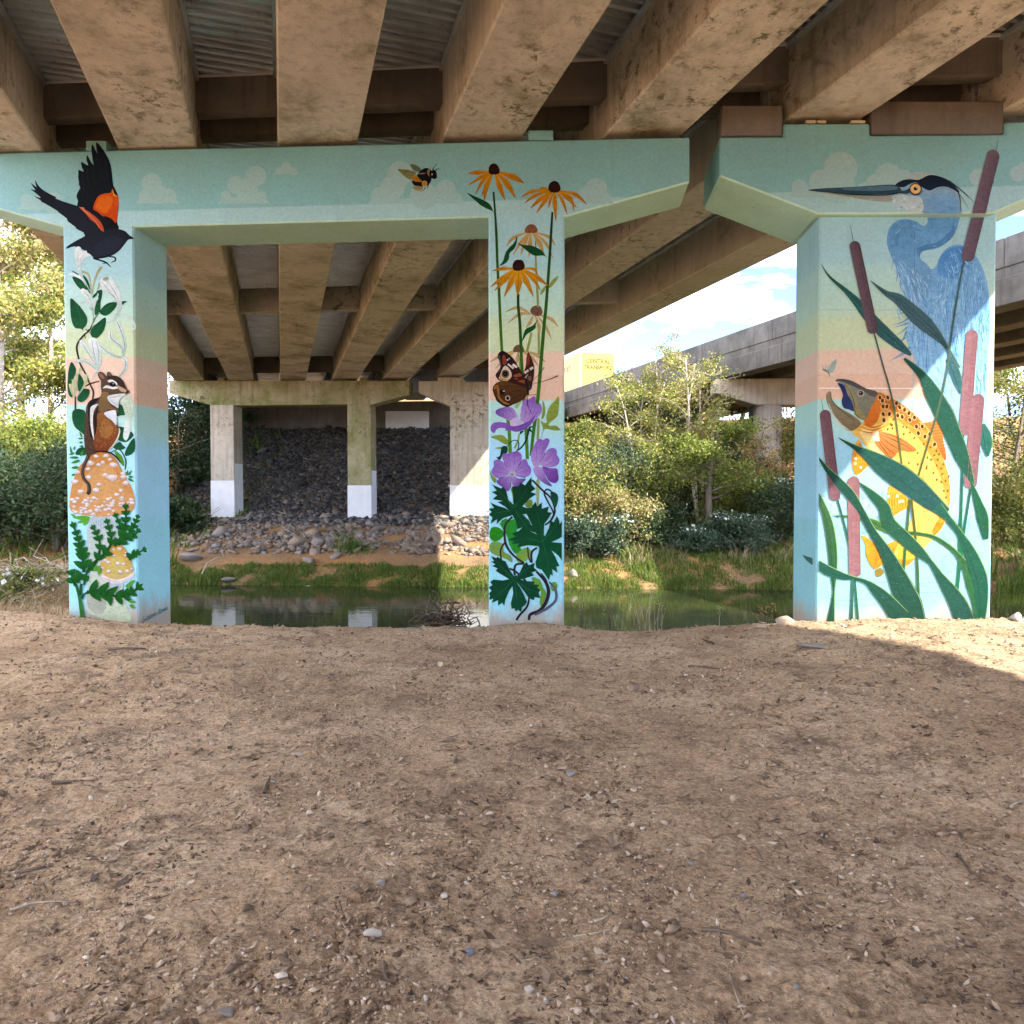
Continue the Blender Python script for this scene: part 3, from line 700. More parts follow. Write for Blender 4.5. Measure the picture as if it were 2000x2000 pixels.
class Motif:
    def __init__(s, name, parent, surf, base=0, gain=None):
        s.name, s.parent, s.surf, s.lay, s.gain = name, parent, surf, base, gain; s.V = []; s.F = []; s.C = []
    def poly(s, P, c, c2=None, d=None, sm=True, k=4, bump=1):
        """c2 with d=((x,y),(x,y)): linear change of pigment between two points"""
        if sm: P = cat_rom(P, True, k)
        a = pig(c, s.gain); b = pig(c2, s.gain) if c2 else a
        if c2 and d is None:
            ys = [p[1] for p in P]; d = ((0, min(ys)), (0, max(ys)))
        for off, lim in s.surf:
            Q = clip(P, lim)
            if len(Q) < 3: continue
            dist = off - 0.0008 - s.lay * LAY
            b0 = len(s.V)
            for q in Q:
                s.V.append(on_plane(q[0], q[1], NEAR_P + N * dist) - NEAR_P)
                if c2:
                    dx, dy = d[1][0] - d[0][0], d[1][1] - d[0][1]
                    t = ((q[0] - d[0][0]) * dx + (q[1] - d[0][1]) * dy) / (dx * dx + dy * dy); t = min(1, max(0, t))
                    s.C.append(tuple(a[i] + (b[i] - a[i]) * t for i in range(3)))
                else: s.C.append(a)
            tri = tessellate_polygon([[Vector((q[0], q[1], 0)) for q in Q]])
            for t in tri: s.F.append(tuple(b0 + i for i in t))
        s.lay += bump
    def stroke(s, P, w, c, c2=None, k=5, bump=1):
        """w: one width or a list, in photo pixels"""
        n = len(P); wl = w if hasattr(w, '__len__') else [w] * n
        if len(wl) != n: wl = [np.interp(i / (n - 1), np.linspace(0, 1, len(wl)), wl) for i in range(n)]
        Q = cat_rom(P, False, k) if n > 2 else list(P); m = len(Q)
        ws = [float(np.interp(i / (m - 1), np.linspace(0, 1, n), wl)) for i in range(m)]
        L = []; Rr = []
        for i in range(m):
            a, b = Q[max(i - 1, 0)], Q[min(i + 1, m - 1)]; dx, dy = b[0] - a[0], b[1] - a[1]; l = math.hypot(dx, dy) or 1
            nx, ny = -dy / l, dx / l; h = ws[i] / 2
            L.append((Q[i][0] + nx * h, Q[i][1] + ny * h)); Rr.append((Q[i][0] - nx * h, Q[i][1] - ny * h))
        s.poly(L + Rr[::-1], c, c2, (P[0], P[-1]) if c2 else None, sm=False, bump=bump)
    def ell(s, x, y, rx, ry, c, rot=0, c2=None, n=16, bump=1):
        cr, sr = math.cos(rot), math.sin(rot)
        s.poly([(x + rx * math.cos(t) * cr - ry * math.sin(t) * sr, y + rx * math.cos(t) * sr + ry * math.sin(t) * cr) for t in [2 * math.pi * i / n for i in range(n)]], c, c2, sm=False, bump=bump)
    def blob(s, x, y, r, c, rg, ry=None, bump=1, c2=None):
        ry = ry or r; n = 9
        s.poly([(x + r * rg.uniform(.7, 1.2) * math.cos(t), y + ry * rg.uniform(.7, 1.2) * math.sin(t)) for t in [2 * math.pi * i / n for i in range(n)]], c, c2, k=2, bump=bump)
    def leaf(s, a, b, w, c, c2=None, bend=0.0, vein=None):
        """pointed leaf from a to b, w wide"""
        dx, dy = b[0] - a[0], b[1] - a[1]; l = math.hypot(dx, dy) or 1; nx, ny = -dy / l, dx / l
        L = []; Rr = []; m = 9
        for i in range(m + 1):
            t = i / m; h = w / 2 * math.sin(math.pi * t ** 0.8) ** 0.85 if 0 < t < 1 else 0.0; bb = bend * l * math.sin(math.pi * t)
            x, y = a[0] + dx * t + nx * bb, a[1] + dy * t + ny * bb
            L.append((x + nx * h, y + ny * h)); Rr.append((x - nx * h, y - ny * h))
        s.poly(L + Rr[-2:0:-1], c, c2, (a, b) if c2 else None, sm=False)
        if vein:
            s.stroke([(a[0] + dx * t + nx * bend * l * math.sin(math.pi * t), a[1] + dy * t + ny * bend * l * math.sin(math.pi * t)) for t in (0.05, 0.5, 0.92)], [w * 0.10, w * 0.08, 0.1], vein)
    def frond(s, P, n, ln, w, c, c2, rg, ang=0.85):
        Q = cat_rom(P, False, 10); m = len(Q)
        s.stroke(P, [w * 0.55, w * 0.25], c)
        for i in range(n):
            t = (i + 0.6) / n; j = min(m - 2, int(t * (m - 1))); x, y = Q[j]; dx, dy = Q[j + 1][0] - x, Q[j + 1][1] - y; a0 = math.atan2(dy, dx)
            l = ln * (1.0 - 0.55 * t) * rg.uniform(.85, 1.15)
            for sg in (-1, 1):
                a = a0 + sg * ang * rg.uniform(.85, 1.1)
                s.leaf((x, y), (x + l * math.cos(a), y + l * math.sin(a)), w * (1.1 - 0.5 * t), c, c2, bend=sg * -0.10)
        e = Q[-1]; p = Q[-3]; a0 = math.atan2(e[1] - p[1], e[0] - p[0]); s.leaf(Q[-6], (e[0] + ln * .3 * math.cos(a0), e[1] + ln * .3 * math.sin(a0)), w * .6, c, c2)
    def done(s, label=None):
        me = mesh(s.name, s.V, s.F)
        at = me.color_attributes.new('paint', 'FLOAT_COLOR', 'POINT')
        at.data.foreach_set('color', np.array([(*c, 1) for c in s.C], dtype=np.float32).ravel())
        o = link(s.name, me, M['mural_soft' if s.name == 'painted_cloud' else 'mural'], s.parent)
        if label: o['label'] = label
        return o
rg = random.Random(11)
# ---- clouds on the caps
def cloud(parent, surf, F, circles, base_y, c='a0c4c0'):
    m = Motif('painted_cloud', parent, surf, 0, 0.80)
    for (x, y, r) in circles:
        p = F([(x, y)])[0]; rr = F([(x + r, y)])[0][0] - p[0]; m.ell(p[0], p[1], rr, rr, c, n=20, bump=1)
    if base_y:
        x0 = min(x - r for x, y, r in circles); x1 = max(x + r for x, y, r in circles); ym = max(y for x, y, r in circles)
        m.poly(F([(x0 - 12, base_y), (x0 + 10, ym), (x1 - 10, ym), (x1 + 12, base_y)]), c, sm=False)
    m.done()
cloud(pier_a, SURF_LEFT, fM, [(572, 692, 38), (640, 738, 26), (600, 730, 34), (548, 738, 24)], 768)
cloud(pier_a, SURF_LEFT, fM, [(966, 664, 39), (890, 698, 34), (852, 738, 20), (930, 715, 44), (985, 744, 22)], 768)
cloud(pier_a, SURF_LEFT, fM, [(1080, 634, 22), (1108, 645, 15), (1052, 645, 14)], 656)
cloud(pier_a, SURF_LEFT, fM, [(1510, 655, 48), (1432, 738, 32), (1482, 708, 46), (1682, 716, 38), (1600, 738, 52), (1722, 748, 22)], 768)
cloud(pier_a, SURF_LEFT, fM, [(102, 757, 26), (140, 768, 30), (200, 765, 40)], 790)
cloud(pier_a, SURF_LEFT, fN, [(318, 712, 42), (272, 732, 26), (350, 745, 24)], 768)
cloud(pier_b, SURF_WIDE, fN, [(1240, 636, 64), (1165, 684, 44), (1085, 706, 30), (1225, 700, 70)], 745, 'a2c5c1')
cloud(pier_b, SURF_WIDE, fN, [(1420, 664, 50), (1372, 692, 36), (1478, 676, 36), (1330, 715, 28)], 745, 'a2c5c1')
cloud(pier_b, SURF_WIDE, fN, [(1760, 670, 34), (1910, 655, 30), (1940, 640, 32)], None, 'a6c4c4')

# ---- red-winged blackbird
m = Motif('painted_blackbird', pier_a, SURF_LEFT, 20)
K = '121820'
m.poly(fA([(1110, 1000), (1105, 930), (1118, 800), (1118, 720), (1105, 660), (1070, 590), (1060, 500), (1045, 400), (1010, 310), (960, 235), (912, 182), (906, 215), (918, 280), (905, 270), (872, 200), (862, 245), (870, 320), (882, 395), (860, 370), (822, 302), (815, 350), (832, 400), (800, 385), (765, 368), (772, 420), (790, 458), (760, 450), (738, 445), (740, 490), (736, 505), (745, 560), (742, 580), (757, 612), (730, 660), (722, 700), (737, 740), (728, 785), (800, 800), (880, 830), (960, 880), (1000, 950)]), '141b22', '0e1418', k=2)
for a, b in (((905, 230), (960, 560)), ((940, 300), (1000, 600)), ((870, 300), (900, 600)), ((820, 400), (850, 640)), ((985, 300), (1030, 600)), ((775, 440), (800, 660)), ((750, 540), (790, 720))):
    m.stroke(fA([a, ((a[0] + b[0]) / 2 - 8, (a[1] + b[1]) / 2), b]), [0.3, 1.0, 0.3], '26313a')
m.poly(fA([(790, 800), (880, 820), (960, 870), (1060, 905), (1110, 960), (1112, 1010), (985, 1030), (900, 960)]), '0f1216', k=2)
m.poly(fA([(880, 812), (895, 750), (930, 690), (990, 665), (1045, 660), (1060, 620), (1078, 665), (1112, 690), (1118, 730), (1110, 830), (1095, 945), (1060, 910), (1000, 880), (970, 882), (920, 838)]), 'd8560f', 'c8430c', k=3)
m.poly(fA([(900, 790), (930, 720), (990, 690), (1050, 700), (1060, 760), (1000, 850), (940, 830)]), 'e06a16', k=3)
m.stroke(fA([(1062, 625), (1075, 680), (1105, 695)]), [1, 2.5, .5], 'e0a040')
m.poly(fA([(400, 655), (480, 695), (600, 742), (720, 780), (800, 818), (900, 870), (960, 930), (985, 1030), (900, 1040), (800, 1060), (790, 1035), (720, 1000), (715, 985), (640, 930), (630, 902), (560, 850), (540, 830), (490, 800), (450, 770), (390, 745), (380, 700)]), '191d26', '1d212c', k=2)
for P_, w_ in (([(333, 540), (355, 600), (410, 655), (520, 720)], [0.4, 5, 7, 9]), ([(292, 568), (335, 615), (400, 680), (500, 745)], [0.4, 5, 7, 9]), ([(290, 628), (340, 650), (410, 705), (500, 760)], [0.4, 5, 6, 9]), ([(325, 693), (380, 718), (450, 760), (520, 790)], [0.4, 4, 6, 8])):
    m.stroke(fA(P_), w_, '171b24')
m.poly(fA([(985, 1010), (1060, 995), (1110, 1000), (1180, 1020), (1220, 1060), (1265, 1090), (1212, 1102), (1180, 1140), (1130, 1200), (1060, 1250), (980, 1275), (900, 1282), (870, 1260), (850, 1240), (810, 1215), (770, 1190), (700, 1165), (625, 1188), (640, 1160), (720, 1110), (800, 1066), (792, 1030), (900, 1000)]), '1b202b', '20242f', k=3)
m.poly(fA([(1010, 1080), (1100, 1060), (1150, 1120), (1080, 1210), (960, 1240), (880, 1210), (930, 1130)]), '232936', k=4)
m.poly(fA([(748, 792), (800, 815), (880, 870), (940, 925), (970, 980), (980, 1027), (940, 1000), (900, 945), (850, 910), (820, 870)]), 'cf5a30', 'c64a22', k=3)
m.stroke(fA([(750, 795), (810, 840), (880, 905), (940, 985)]), [.5, 1.5, 1.5, .5], 'd8906a')
m.stroke(fA([(880, 1275), (950, 1298), (1005, 1320), (1045, 1362)]), [4.5, 3, 3.5, 1], '12161c')
m.stroke(fA([(1030, 1262), (1080, 1268), (1088, 1298), (1045, 1318)]), [2, 3, 3, 1], '12161c')
m.stroke(fA([(900, 1278), (980, 1262), (1040, 1250)]), [2, 3, 2], '12161c')
m.stroke(fA([(968, 1330), (1010, 1318)]), [1, 2], '12161c')
m.ell(*fA([(1135, 1062)])[0], 2.3, 2.0, '0a0c10'); m.ell(*fA([(1130, 1056)])[0], .8, .7, '566070')
m.stroke(fA([(1190, 1082), (1262, 1091)]), [1.6, .4], '0a0c10')
m.done()
# ---- honeysuckle
GR = '14502a'
m = Motif('painted_honeysuckle', pier_a, SURF_LEFT, 90)
WH, WG = 'eef3f1', 'aac2b4'
m.stroke(fB([(690, 980), (620, 1080), (560, 1220), (480, 1290), (400, 1390), (370, 1480), (390, 1600), (430, 1740), (500, 1860)]), [1.2, 2, 3, 3.6, 3.8, 4, 3.6, 3.2, 3], '3a3028')
for P_ in ([(500, 1210), (560, 1260)], [(545, 1210), (505, 1280)], [(480, 1290), (500, 1350)]): m.stroke(fB(P_), [2, 1], '3a3028')
m.stroke(fB([(600, 930), (612, 1060), (590, 1190)]), [2.2, 2, 1.5], '8fa88c')
for L_ in ([(305, 450), (400, 470), (460, 520), (530, 640), (460, 620), (430, 635), (360, 560)], [(460, 425), (520, 480), (560, 580), (570, 700), (520, 620), (490, 520)], [(285, 760), (370, 830), (440, 910), (500, 1000), (525, 1070), (510, 1150), (465, 1200), (460, 1260), (445, 1210), (345, 1190), (300, 1100), (280, 980), (275, 850)],
           [(735, 640), (735, 730), (715, 830), (715, 940), (690, 970), (640, 1010), (630, 930), (660, 800), (690, 700), (650, 665)], [(600, 730), (640, 690), (670, 670), (660, 720), (610, 760)], [(700, 970), (740, 900), (800, 845), (870, 820), (945, 820), (945, 880), (890, 950), (830, 1000), (770, 1015)], [(1030, 805), (1105, 810), (1070, 830), (1035, 860)],
           [(780, 1040), (795, 1100), (780, 1180), (750, 1250), (690, 1320), (640, 1345), (600, 1330), (565, 1265), (600, 1180), (680, 1110)], [(290, 360), (340, 375), (400, 415), (380, 420)]):
    m.poly(fB(L_), '12492a', '1c5c34', k=3)
for P_ in ([(330, 800), (400, 950), (450, 1190)], [(760, 1080), (690, 1200), (620, 1310)], [(720, 960), (830, 890), (930, 840)], [(340, 480), (430, 560), (510, 630)]): m.stroke(fB(P_), [.4, 1, .3], '2a7040')
m.stroke(fB([(440, 372), (520, 400), (560, 480), (580, 600), (592, 720)]), [4.5, 4, 2.6, 1.6, 1.4], 'b5ad78'); m.stroke(fB([(728, 305), (665, 400), (622, 520), (596, 700)]), [5, 4.4, 2.6, 1.2], 'b5ad78'); m.stroke(fB([(705, 540), (672, 640)]), [4, 2], 'a8ab84')
m.poly(fB([(345, 60), (385, 10), (430, 30), (440, 80), (510, 70), (520, 110), (570, 125), (560, 150), (490, 180), (450, 230), (425, 320), (440, 420), (490, 500), (560, 640), (590, 700), (560, 660), (500, 560), (440, 470), (400, 380), (365, 280), (345, 180)]), WH, WG, k=3)
for P_ in ([(395, 50), (385, 180), (410, 320)], [(490, 110), (430, 200), (415, 300)], [(360, 120), (370, 240), (420, 400)]): m.stroke(fB(P_), [.5, 1.2, .4], 'a9bdba')
m.poly(fB([(240, 430), (290, 395), (360, 410), (430, 450), (470, 510), (380, 460), (300, 425)]), WH, k=3)
def lily(P, strokes):
    m.poly(fB(P), WH, WG, k=3)
    for S_ in strokes: m.stroke(fB(S_), [.5, 1.7, .5], '94aa9e')
    for S_ in strokes: m.stroke(fB([(x + 16, y - 6) for x, y in S_]), [.4, 1.0, .4], 'eef4f2')
lily([(705, 520), (740, 480), (790, 520), (850, 560), (835, 480), (865, 445), (910, 520), (960, 600), (1010, 690), (1025, 800), (1020, 900), (980, 980), (950, 1060), (940, 1030), (965, 900), (940, 800), (880, 750), (800, 680), (730, 610)], [[(740, 530), (830, 640), (960, 780)], [(850, 560), (930, 680), (985, 820)], [(780, 640), (900, 730), (970, 830)]])
m.ell(*fB([(790, 480)])[0], 6, 3.2, 'a9a472', -.4)
m.stroke(fB([(940, 1045), (1020, 1000), (1110, 1030), (1190, 1110), (1215, 1190), (1150, 1260)]), [1, 4, 4.5, 4, 4, .5], 'd4e0da'); m.stroke(fB([(950, 990), (900, 1080), (800, 1120)]), [5, 4, .6], 'c8d8ce')
lily([(420, 650), (470, 620), (540, 690), (590, 790), (640, 775), (690, 755), (650, 820), (630, 860), (635, 920), (605, 955), (550, 910), (555, 850), (480, 810), (420, 880), (430, 820), (500, 790), (540, 790), (480, 730)], [[(460, 650), (530, 720), (570, 790)], [(590, 860), (600, 900), (605, 940)]])
lily([(410, 1385), (440, 1370), (500, 1430), (560, 1540), (580, 1580), (545, 1450), (545, 1360), (590, 1335), (640, 1340), (680, 1400), (720, 1530), (735, 1680), (715, 1740), (640, 1790), (590, 1760), (520, 1720), (440, 1690), (350, 1705), (345, 1680), (420, 1640), (500, 1640), (580, 1690), (620, 1720), (590, 1620), (500, 1540), (430, 1450)], [[(440, 1400), (520, 1530), (620, 1690)], [(590, 1360), (610, 1500), (650, 1690)], [(650, 1380), (690, 1540), (690, 1700)], [(420, 1660), (520, 1690), (620, 1760)]])
m.stroke(fB([(680, 1740), (660, 1830), (600, 1930)]), [5, 3, 1], 'b9cfc4')
for P_, w_ in (([(955, 1105), (1005, 1220), (1050, 1350), (1065, 1470), (1040, 1610)], [5, 6.5, 5, 4, 3]), ([(862, 1250), (870, 1340), (960, 1420), (1035, 1500), (1045, 1600)], [5, 6.5, 6, 5, 3]), ([(700, 1440), (800, 1530), (920, 1600), (1030, 1620)], [5, 5.5, 5, 3]), ([(1030, 1615), (1082, 1690), (1062, 1800), (980, 1905)], [4, 6, 4.5, .8])):
    w_ = [v * 1.35 for v in w_]; m.stroke(fB(P_), w_, 'e6eee9', 'b0c8ba'); m.stroke(fB(P_), [v * .24 for v in w_], '93a89c')
# stem beside the chipmunk
m.stroke(fC([(420, 75), (490, 210), (560, 370), (610, 480), (600, 600)]), [2.4, 3, 3.2, 3.4, 3], '3c3029'); m.stroke(fC([(500, 405), (560, 370), (700, 330)]), [2, 3, 2], '3c3029'); m.stroke(fC([(350, 550), (350, 745)]), [3.2, 3.4], '4a3c30')
for L_ in ([(290, 50), (350, 130), (355, 210), (320, 300), (280, 420), (310, 560), (260, 540), (235, 430), (240, 300), (250, 180)], [(410, 225), (470, 330), (460, 420), (400, 480), (385, 400), (390, 300)], [(380, 600), (390, 520), (440, 450), (520, 440), (560, 470), (540, 550), (480, 620), (420, 635)],
           [(310, 770), (370, 735), (440, 740), (500, 800), (490, 1090), (420, 1060), (340, 990), (305, 880)], [(980, 670), (1040, 700), (1080, 810), (1000, 830), (950, 830)], [(960, 1000), (1050, 1000), (1062, 1060), (1045, 1150), (1090, 1180), (1140, 1060), (1195, 1115), (1130, 1190), (1080, 1215), (1000, 1200), (950, 1150)],
           [(900, 1290), (990, 1210), (1040, 1260), (1080, 1300), (990, 1330)], [(1195, 1155), (1220, 1240), (1210, 1340), (1150, 1400), (1070, 1410), (1090, 1310)], [(350, 1390), (380, 1320), (440, 1290), (520, 1310), (500, 1400), (420, 1405)]):
    m.poly(fC(L_), '12492a', '1a5a34', k=3)
for P_, w_ in (([(430, 135), (372, 270), (376, 480)], [5, 4, 1]), ([(492, 230), (505, 320), (460, 430), (385, 545)], [6, 6, 3, 1]), ([(315, 305), (340, 420), (342, 560)], [6, 5, 1]), ([(270, 370), (285, 450), (320, 560)], [5, 4, 1])): m.stroke(fC(P_), w_, 'bcc994', '9db08c')
m.poly(fC([(1030, 560), (1120, 520), (1170, 600), (1195, 720), (1170, 850), (1140, 870), (1080, 830), (1040, 700), (980, 600)]), 'cdd8c0', 'b7ccb4', k=3)
m.poly(fC([(1075, 900), (1150, 880), (1140, 1080), (1090, 1190), (1045, 1140), (1060, 1000)]), 'dbe5dc', k=3); m.stroke(fC([(950, 862), (1040, 840), (1130, 865), (1210, 912)]), [1, 3.5, 4, 1], 'c2d6ca')
for P_ in ([(1110, 560), (1150, 700), (1130, 850)], [(1060, 640), (1110, 760), (1120, 850)]): m.stroke(fC(P_), [.5, 1.2, .5], 'a5b89a')
m.stroke(fC([(850, 1370), (980, 1320), (1060, 1420), (1085, 1510), (1070, 1620)]), [1.5, 2, 2.5, 3, 2], '1a5a30')
m.done()
# ---- mushroom, chipmunk
m = Motif('painted_mushroom', pier_a, SURF_LEFT, 200)
LG = '4f8a2c'
for (a, b, w_) in (((300, 1400), (275, 1270), 30), ((330, 1330), (345, 1270), 28), ((340, 1370), (255, 1400), 34), ((400, 1440), (260, 1440), 40), ((420, 1480), (285, 1520), 44), ((400, 1580), (285, 1590), 44), ((350, 1680), (290, 1700), 34), ((460, 1160), (385, 1165), 26), ((460, 1220), (400, 1220), 30), ((470, 1280), (410, 1270), 30), ((450, 1150), (410, 1060), 26), ((420, 1420), (470, 1330), 34),
                  ((1100, 1700), (1110, 1620), 30), ((1120, 1700), (1170, 1620), 28), ((1120, 1720), (1200, 1720), 30), ((1110, 1740), (1205, 1790), 36), ((1090, 1700), (1080, 1640), 26)):
    m.leaf(*fC([a, b]), w_ / 7.431, '2f7a2e', '3f8a34')
m.poly(fC([(910, 1330), (990, 1380), (1040, 1450), (1060, 1560), (1010, 1530), (950, 1430)]), '5c8c30', k=3)
for (a, b, w_) in (((540, 360), (280, 350), 60), ((520, 380), (340, 420), 50), ((500, 380), (430, 460), 50), ((330, 340), (255, 300), 30)): m.leaf(*fD([a, b]), w_ / 6.9, '4f9a30', '5fa83a')
m.poly(fD([(550, 345), (850, 325), (880, 450), (920, 700), (940, 1100), (1000, 1500), (1070, 1755), (600, 1690), (500, 1560), (480, 1420), (520, 1100), (490, 800), (480, 560), (510, 430)]), 'b4c4c8', 'c2ceac', k=3)
for x in range(560, 870, 28): m.stroke(fD([(x, 345), (x + (x - 700) * .1, 430), (x + (x - 700) * .2, 520)]), [.6, 1.2, .3], '8ca6c0')
m.poly(fD([(480, 1420), (560, 1400), (720, 1450), (740, 1560), (680, 1650), (580, 1640), (500, 1560)]), 'a8ac9c', k=4)
capP = [(197, 882), (212, 885), (225, 895), (233, 908), (241, 924), (250, 940), (258, 955), (263, 975), (262.5, 990), (254, 1000), (235, 1006), (205, 1009), (175, 1008), (150, 1003), (137, 995), (136, 975), (140, 950), (146, 930), (152, 915), (160, 905), (172, 892), (183, 885)]
m.poly(capP, 'bd7f3c', 'cf9a60')
m.poly([(200, 905), (225, 920), (240, 950), (246, 985), (215, 1000), (170, 998), (160, 965), (168, 930)], 'cd9a60')
def in_poly(x, y, P):
    r = False
    for i in range(len(P)):
        a, b = P[i - 1], P[i]
        if (a[1] > y) != (b[1] > y) and x < (b[0] - a[0]) * (y - a[1]) / (b[1] - a[1]) + a[0]: r = not r
    return r
def brushwork(m, outline, path, n, cols, lo, hi, wid, bump=.06, jit=.25):
    Q = cat_rom(path, False, 6); xs_ = [p[0] for p in outline]; ys_ = [p[1] for p in outline]; k = 0; tries = 0
    while k < n and tries < n * 12:
        tries += 1; x, y = rg.uniform(min(xs_), max(xs_)), rg.uniform(min(ys_), max(ys_))
        if not in_poly(x, y, outline): continue
        j = min(range(len(Q) - 1), key=lambda i: (Q[i][0] - x) ** 2 + (Q[i][1] - y) ** 2); a = math.atan2(Q[j + 1][1] - Q[j][1], Q[j + 1][0] - Q[j][0]) + rg.uniform(-jit, jit); l = rg.uniform(lo, hi)
        e = (x + l * math.cos(a), y + l * math.sin(a)); mid = ((x + e[0]) / 2 + rg.uniform(-1, 1), (y + e[1]) / 2 + rg.uniform(-1, 1))
        if not (in_poly(*e, outline) and in_poly(*mid, outline)): continue
        m.stroke([(x, y), mid, e], [.15, rg.uniform(*wid), .15], rg.choice(cols), k=3, bump=bump); k += 1
def wart(x, y, r):
    m.blob(x + .5, y + .9, r * 1.02, 'a58470', rg, r * .6, bump=.3)
    m.blob(x, y, r, 'd9c9c2', rg, r * .62, c2='c5b3b0', bump=.3); m.blob(x - r * .15, y - r * .18, r * .55, 'ece2de', rg, r * .3, bump=.3)
for (x, y, r) in [(187.5, 891.5, 5.5), (207.6, 890, 6.5), (215, 897, 4.5), (176, 904, 8), (201, 903, 5), (193, 908, 5), (221, 908, 8), (172, 916, 5), (173, 932, 6.5), (206, 927, 6), (219, 933, 10), (240, 925, 6), (241, 931, 6), (146, 941, 7), (246, 943, 7), (193, 946, 5.5), (187, 957, 8), (157, 960, 7), (152, 922, 5), (228, 966, 6), (236, 958, 5)]: wart(x, y, r)
k_ = 0
while k_ < 58:
    x, y = rg.uniform(137, 263), rg.uniform(972, 1007)
    if in_poly(x, y, capP): wart(x, y, rg.uniform(2.5, 6.2)); k_ += 1
m.poly(fD([(780, 1228), (980, 1222), (965, 1340), (800, 1340)]), 'a9bcc6', 'b9c6c0', sm=False)
capS = fD([(890, 715), (960, 730), (1020, 800), (1070, 910), (1100, 1020), (1100, 1100), (1060, 1180), (960, 1225), (850, 1230), (740, 1200), (660, 1140), (645, 1070), (665, 960), (700, 840), (760, 760), (830, 725)])
m.poly(capS, 'c4963e', 'cbb472'); m.poly(fD([(880, 860), (980, 920), (1000, 1040), (930, 1130), (820, 1120), (760, 1020), (800, 900)]), 'c6b264')
for t in np.linspace(0, 1, 22):
    x = 655 + 445 * t; y = 1130 + 95 * math.sin(math.pi * t) ** .8; p = fD([(x, y)])[0]; m.blob(p[0], p[1], 3.6, 'd8ccd0', rg, 2.6); p = fD([(x + 6, y - 30)])[0]; m.blob(p[0], p[1], 2.6, 'e6dedc', rg, 1.6)
for (x, y, r) in [(780, 770, 26), (840, 780, 20), (920, 772, 34), (740, 830, 36), (800, 845, 20), (845, 862, 24), (1010, 825, 22), (995, 862, 22), (720, 925, 40), (770, 955, 30), (900, 970, 42), (970, 978, 26), (675, 1030, 36), (775, 1075, 36), (930, 1082, 40), (1025, 1070, 30), (1085, 1040, 28)]:
    p = fD([(x, y)])[0]; wart(p[0], p[1], r / 6.9)
m.done()
m = Motif('painted_chipmunk', pier_a, SURF_LEFT, 560)
m.stroke(fC([(545, 1390), (500, 1500), (452, 1620), (470, 1740), (540, 1830), (548, 1930)]) + fD([(485, 35)]), [7, 6, 5.6, 6, 6.4, 7, 6], '3b302a'); m.stroke(fC([(540, 1400), (490, 1510), (445, 1620), (465, 1745), (530, 1835), (540, 1930)]), [1, 1.6, 1.6, 1.6, 1.6, 1], '6a5a50')
m.poly(fC([(600, 590), (545, 630), (510, 700), (495, 850), (480, 1000), (475, 1150), (490, 1300), (520, 1420), (600, 1390), (680, 1350), (800, 1350), (850, 1310), (920, 1220), (980, 1120), (995, 1050), (960, 970), (950, 880), (955, 790), (985, 780), (962, 740), (975, 700), (980, 640), (1010, 570), (1090, 522), (1130, 482), (1090, 440), (1050, 340), (1000, 280), (940, 250), (885, 245), (855, 200), (812, 200), (802, 255), (760, 210), (710, 190), (675, 220), (690, 280), (720, 330), (720, 420), (730, 500), (700, 560)]), '5a4636', '4a3426', k=3)
m.poly(fC([(660, 820), (770, 770), (850, 870), (930, 960), (972, 1040), (970, 1110), (900, 1230), (830, 1315), (750, 1340), (650, 1325), (605, 1210), (650, 1050), (670, 900)]), '8a5a2c', '74341c')
m.poly(fC([(760, 880), (840, 920), (900, 1020), (860, 1130), (760, 1150), (700, 1050)]), '9c6a34'); 
for i in range(36):
    x, y = rg.uniform(670, 930), rg.uniform(900, 1290); m.stroke(fC([(x, y), (x - 10, y + 40)]), [.9, .3], rg.choice(['a5743a', '6a3a1e', '91602e']), bump=.3)
brushwork(m, fC([(660, 820), (770, 770), (850, 870), (930, 960), (972, 1040), (970, 1110), (900, 1230), (830, 1315), (750, 1340), (650, 1325), (605, 1210), (650, 1050), (670, 900)]), fC([(720, 800), (860, 1000), (860, 1180), (720, 1320)]), 150, ['9c6a34', '7a4420', 'a5743a', '6a2e18', '8a5428'], 2.5, 6, (.4, 1.1), bump=.05)
brushwork(m, fC([(500, 850), (545, 640), (600, 600), (560, 900), (600, 1200), (600, 1380), (520, 1400), (480, 1150)]), fC([(560, 640), (520, 900), (530, 1150), (560, 1380)]), 60, ['6e5a48', '4a3a2e', '7c6652'], 3, 8, (.4, 1.0), bump=.05)
m.poly(fC([(740, 490), (830, 500), (822, 600), (870, 690), (960, 740), (985, 785), (930, 772), (850, 740), (780, 772), (700, 765), (680, 680), (710, 580)]), '84683e', '6c5436')
m.poly(fC([(770, 790), (900, 752), (942, 782), (948, 965), (880, 900), (810, 850)]), 'dfe6ea', 'cdd9e0')
m.poly(fC([(815, 560), (900, 525), (1085, 512), (1010, 575), (982, 640), (972, 720), (920, 690), (850, 640)]), 'd6dad6', 'c4ccd0')
for P_ in ([(840, 560), (930, 560), (1010, 540)], [(850, 600), (900, 640), (960, 680)]): m.stroke(fC(P_), [.5, 1.4, .4], 'b49c68')
m.poly(fC([(545, 640), (620, 592), (690, 582), (640, 650), (572, 740), (556, 900), (575, 1060), (602, 1150), (560, 1110), (540, 900), (535, 760)]), '18151a')
m.poly(fC([(580, 700), (680, 660), (640, 722), (610, 800), (605, 950), (622, 1172), (600, 1120), (570, 960), (565, 800)]), 'dcdcd4')
m.poly(fC([(640, 780), (690, 690), (662, 850), (660, 1000), (640, 1110), (625, 1000), (612, 870)]), '241a16')
m.stroke(fC([(985, 1010), (992, 1060), (962, 1160), (900, 1260), (830, 1335)]), [1.5, 3, 3, 2.6, 1], 'd8d2bc')
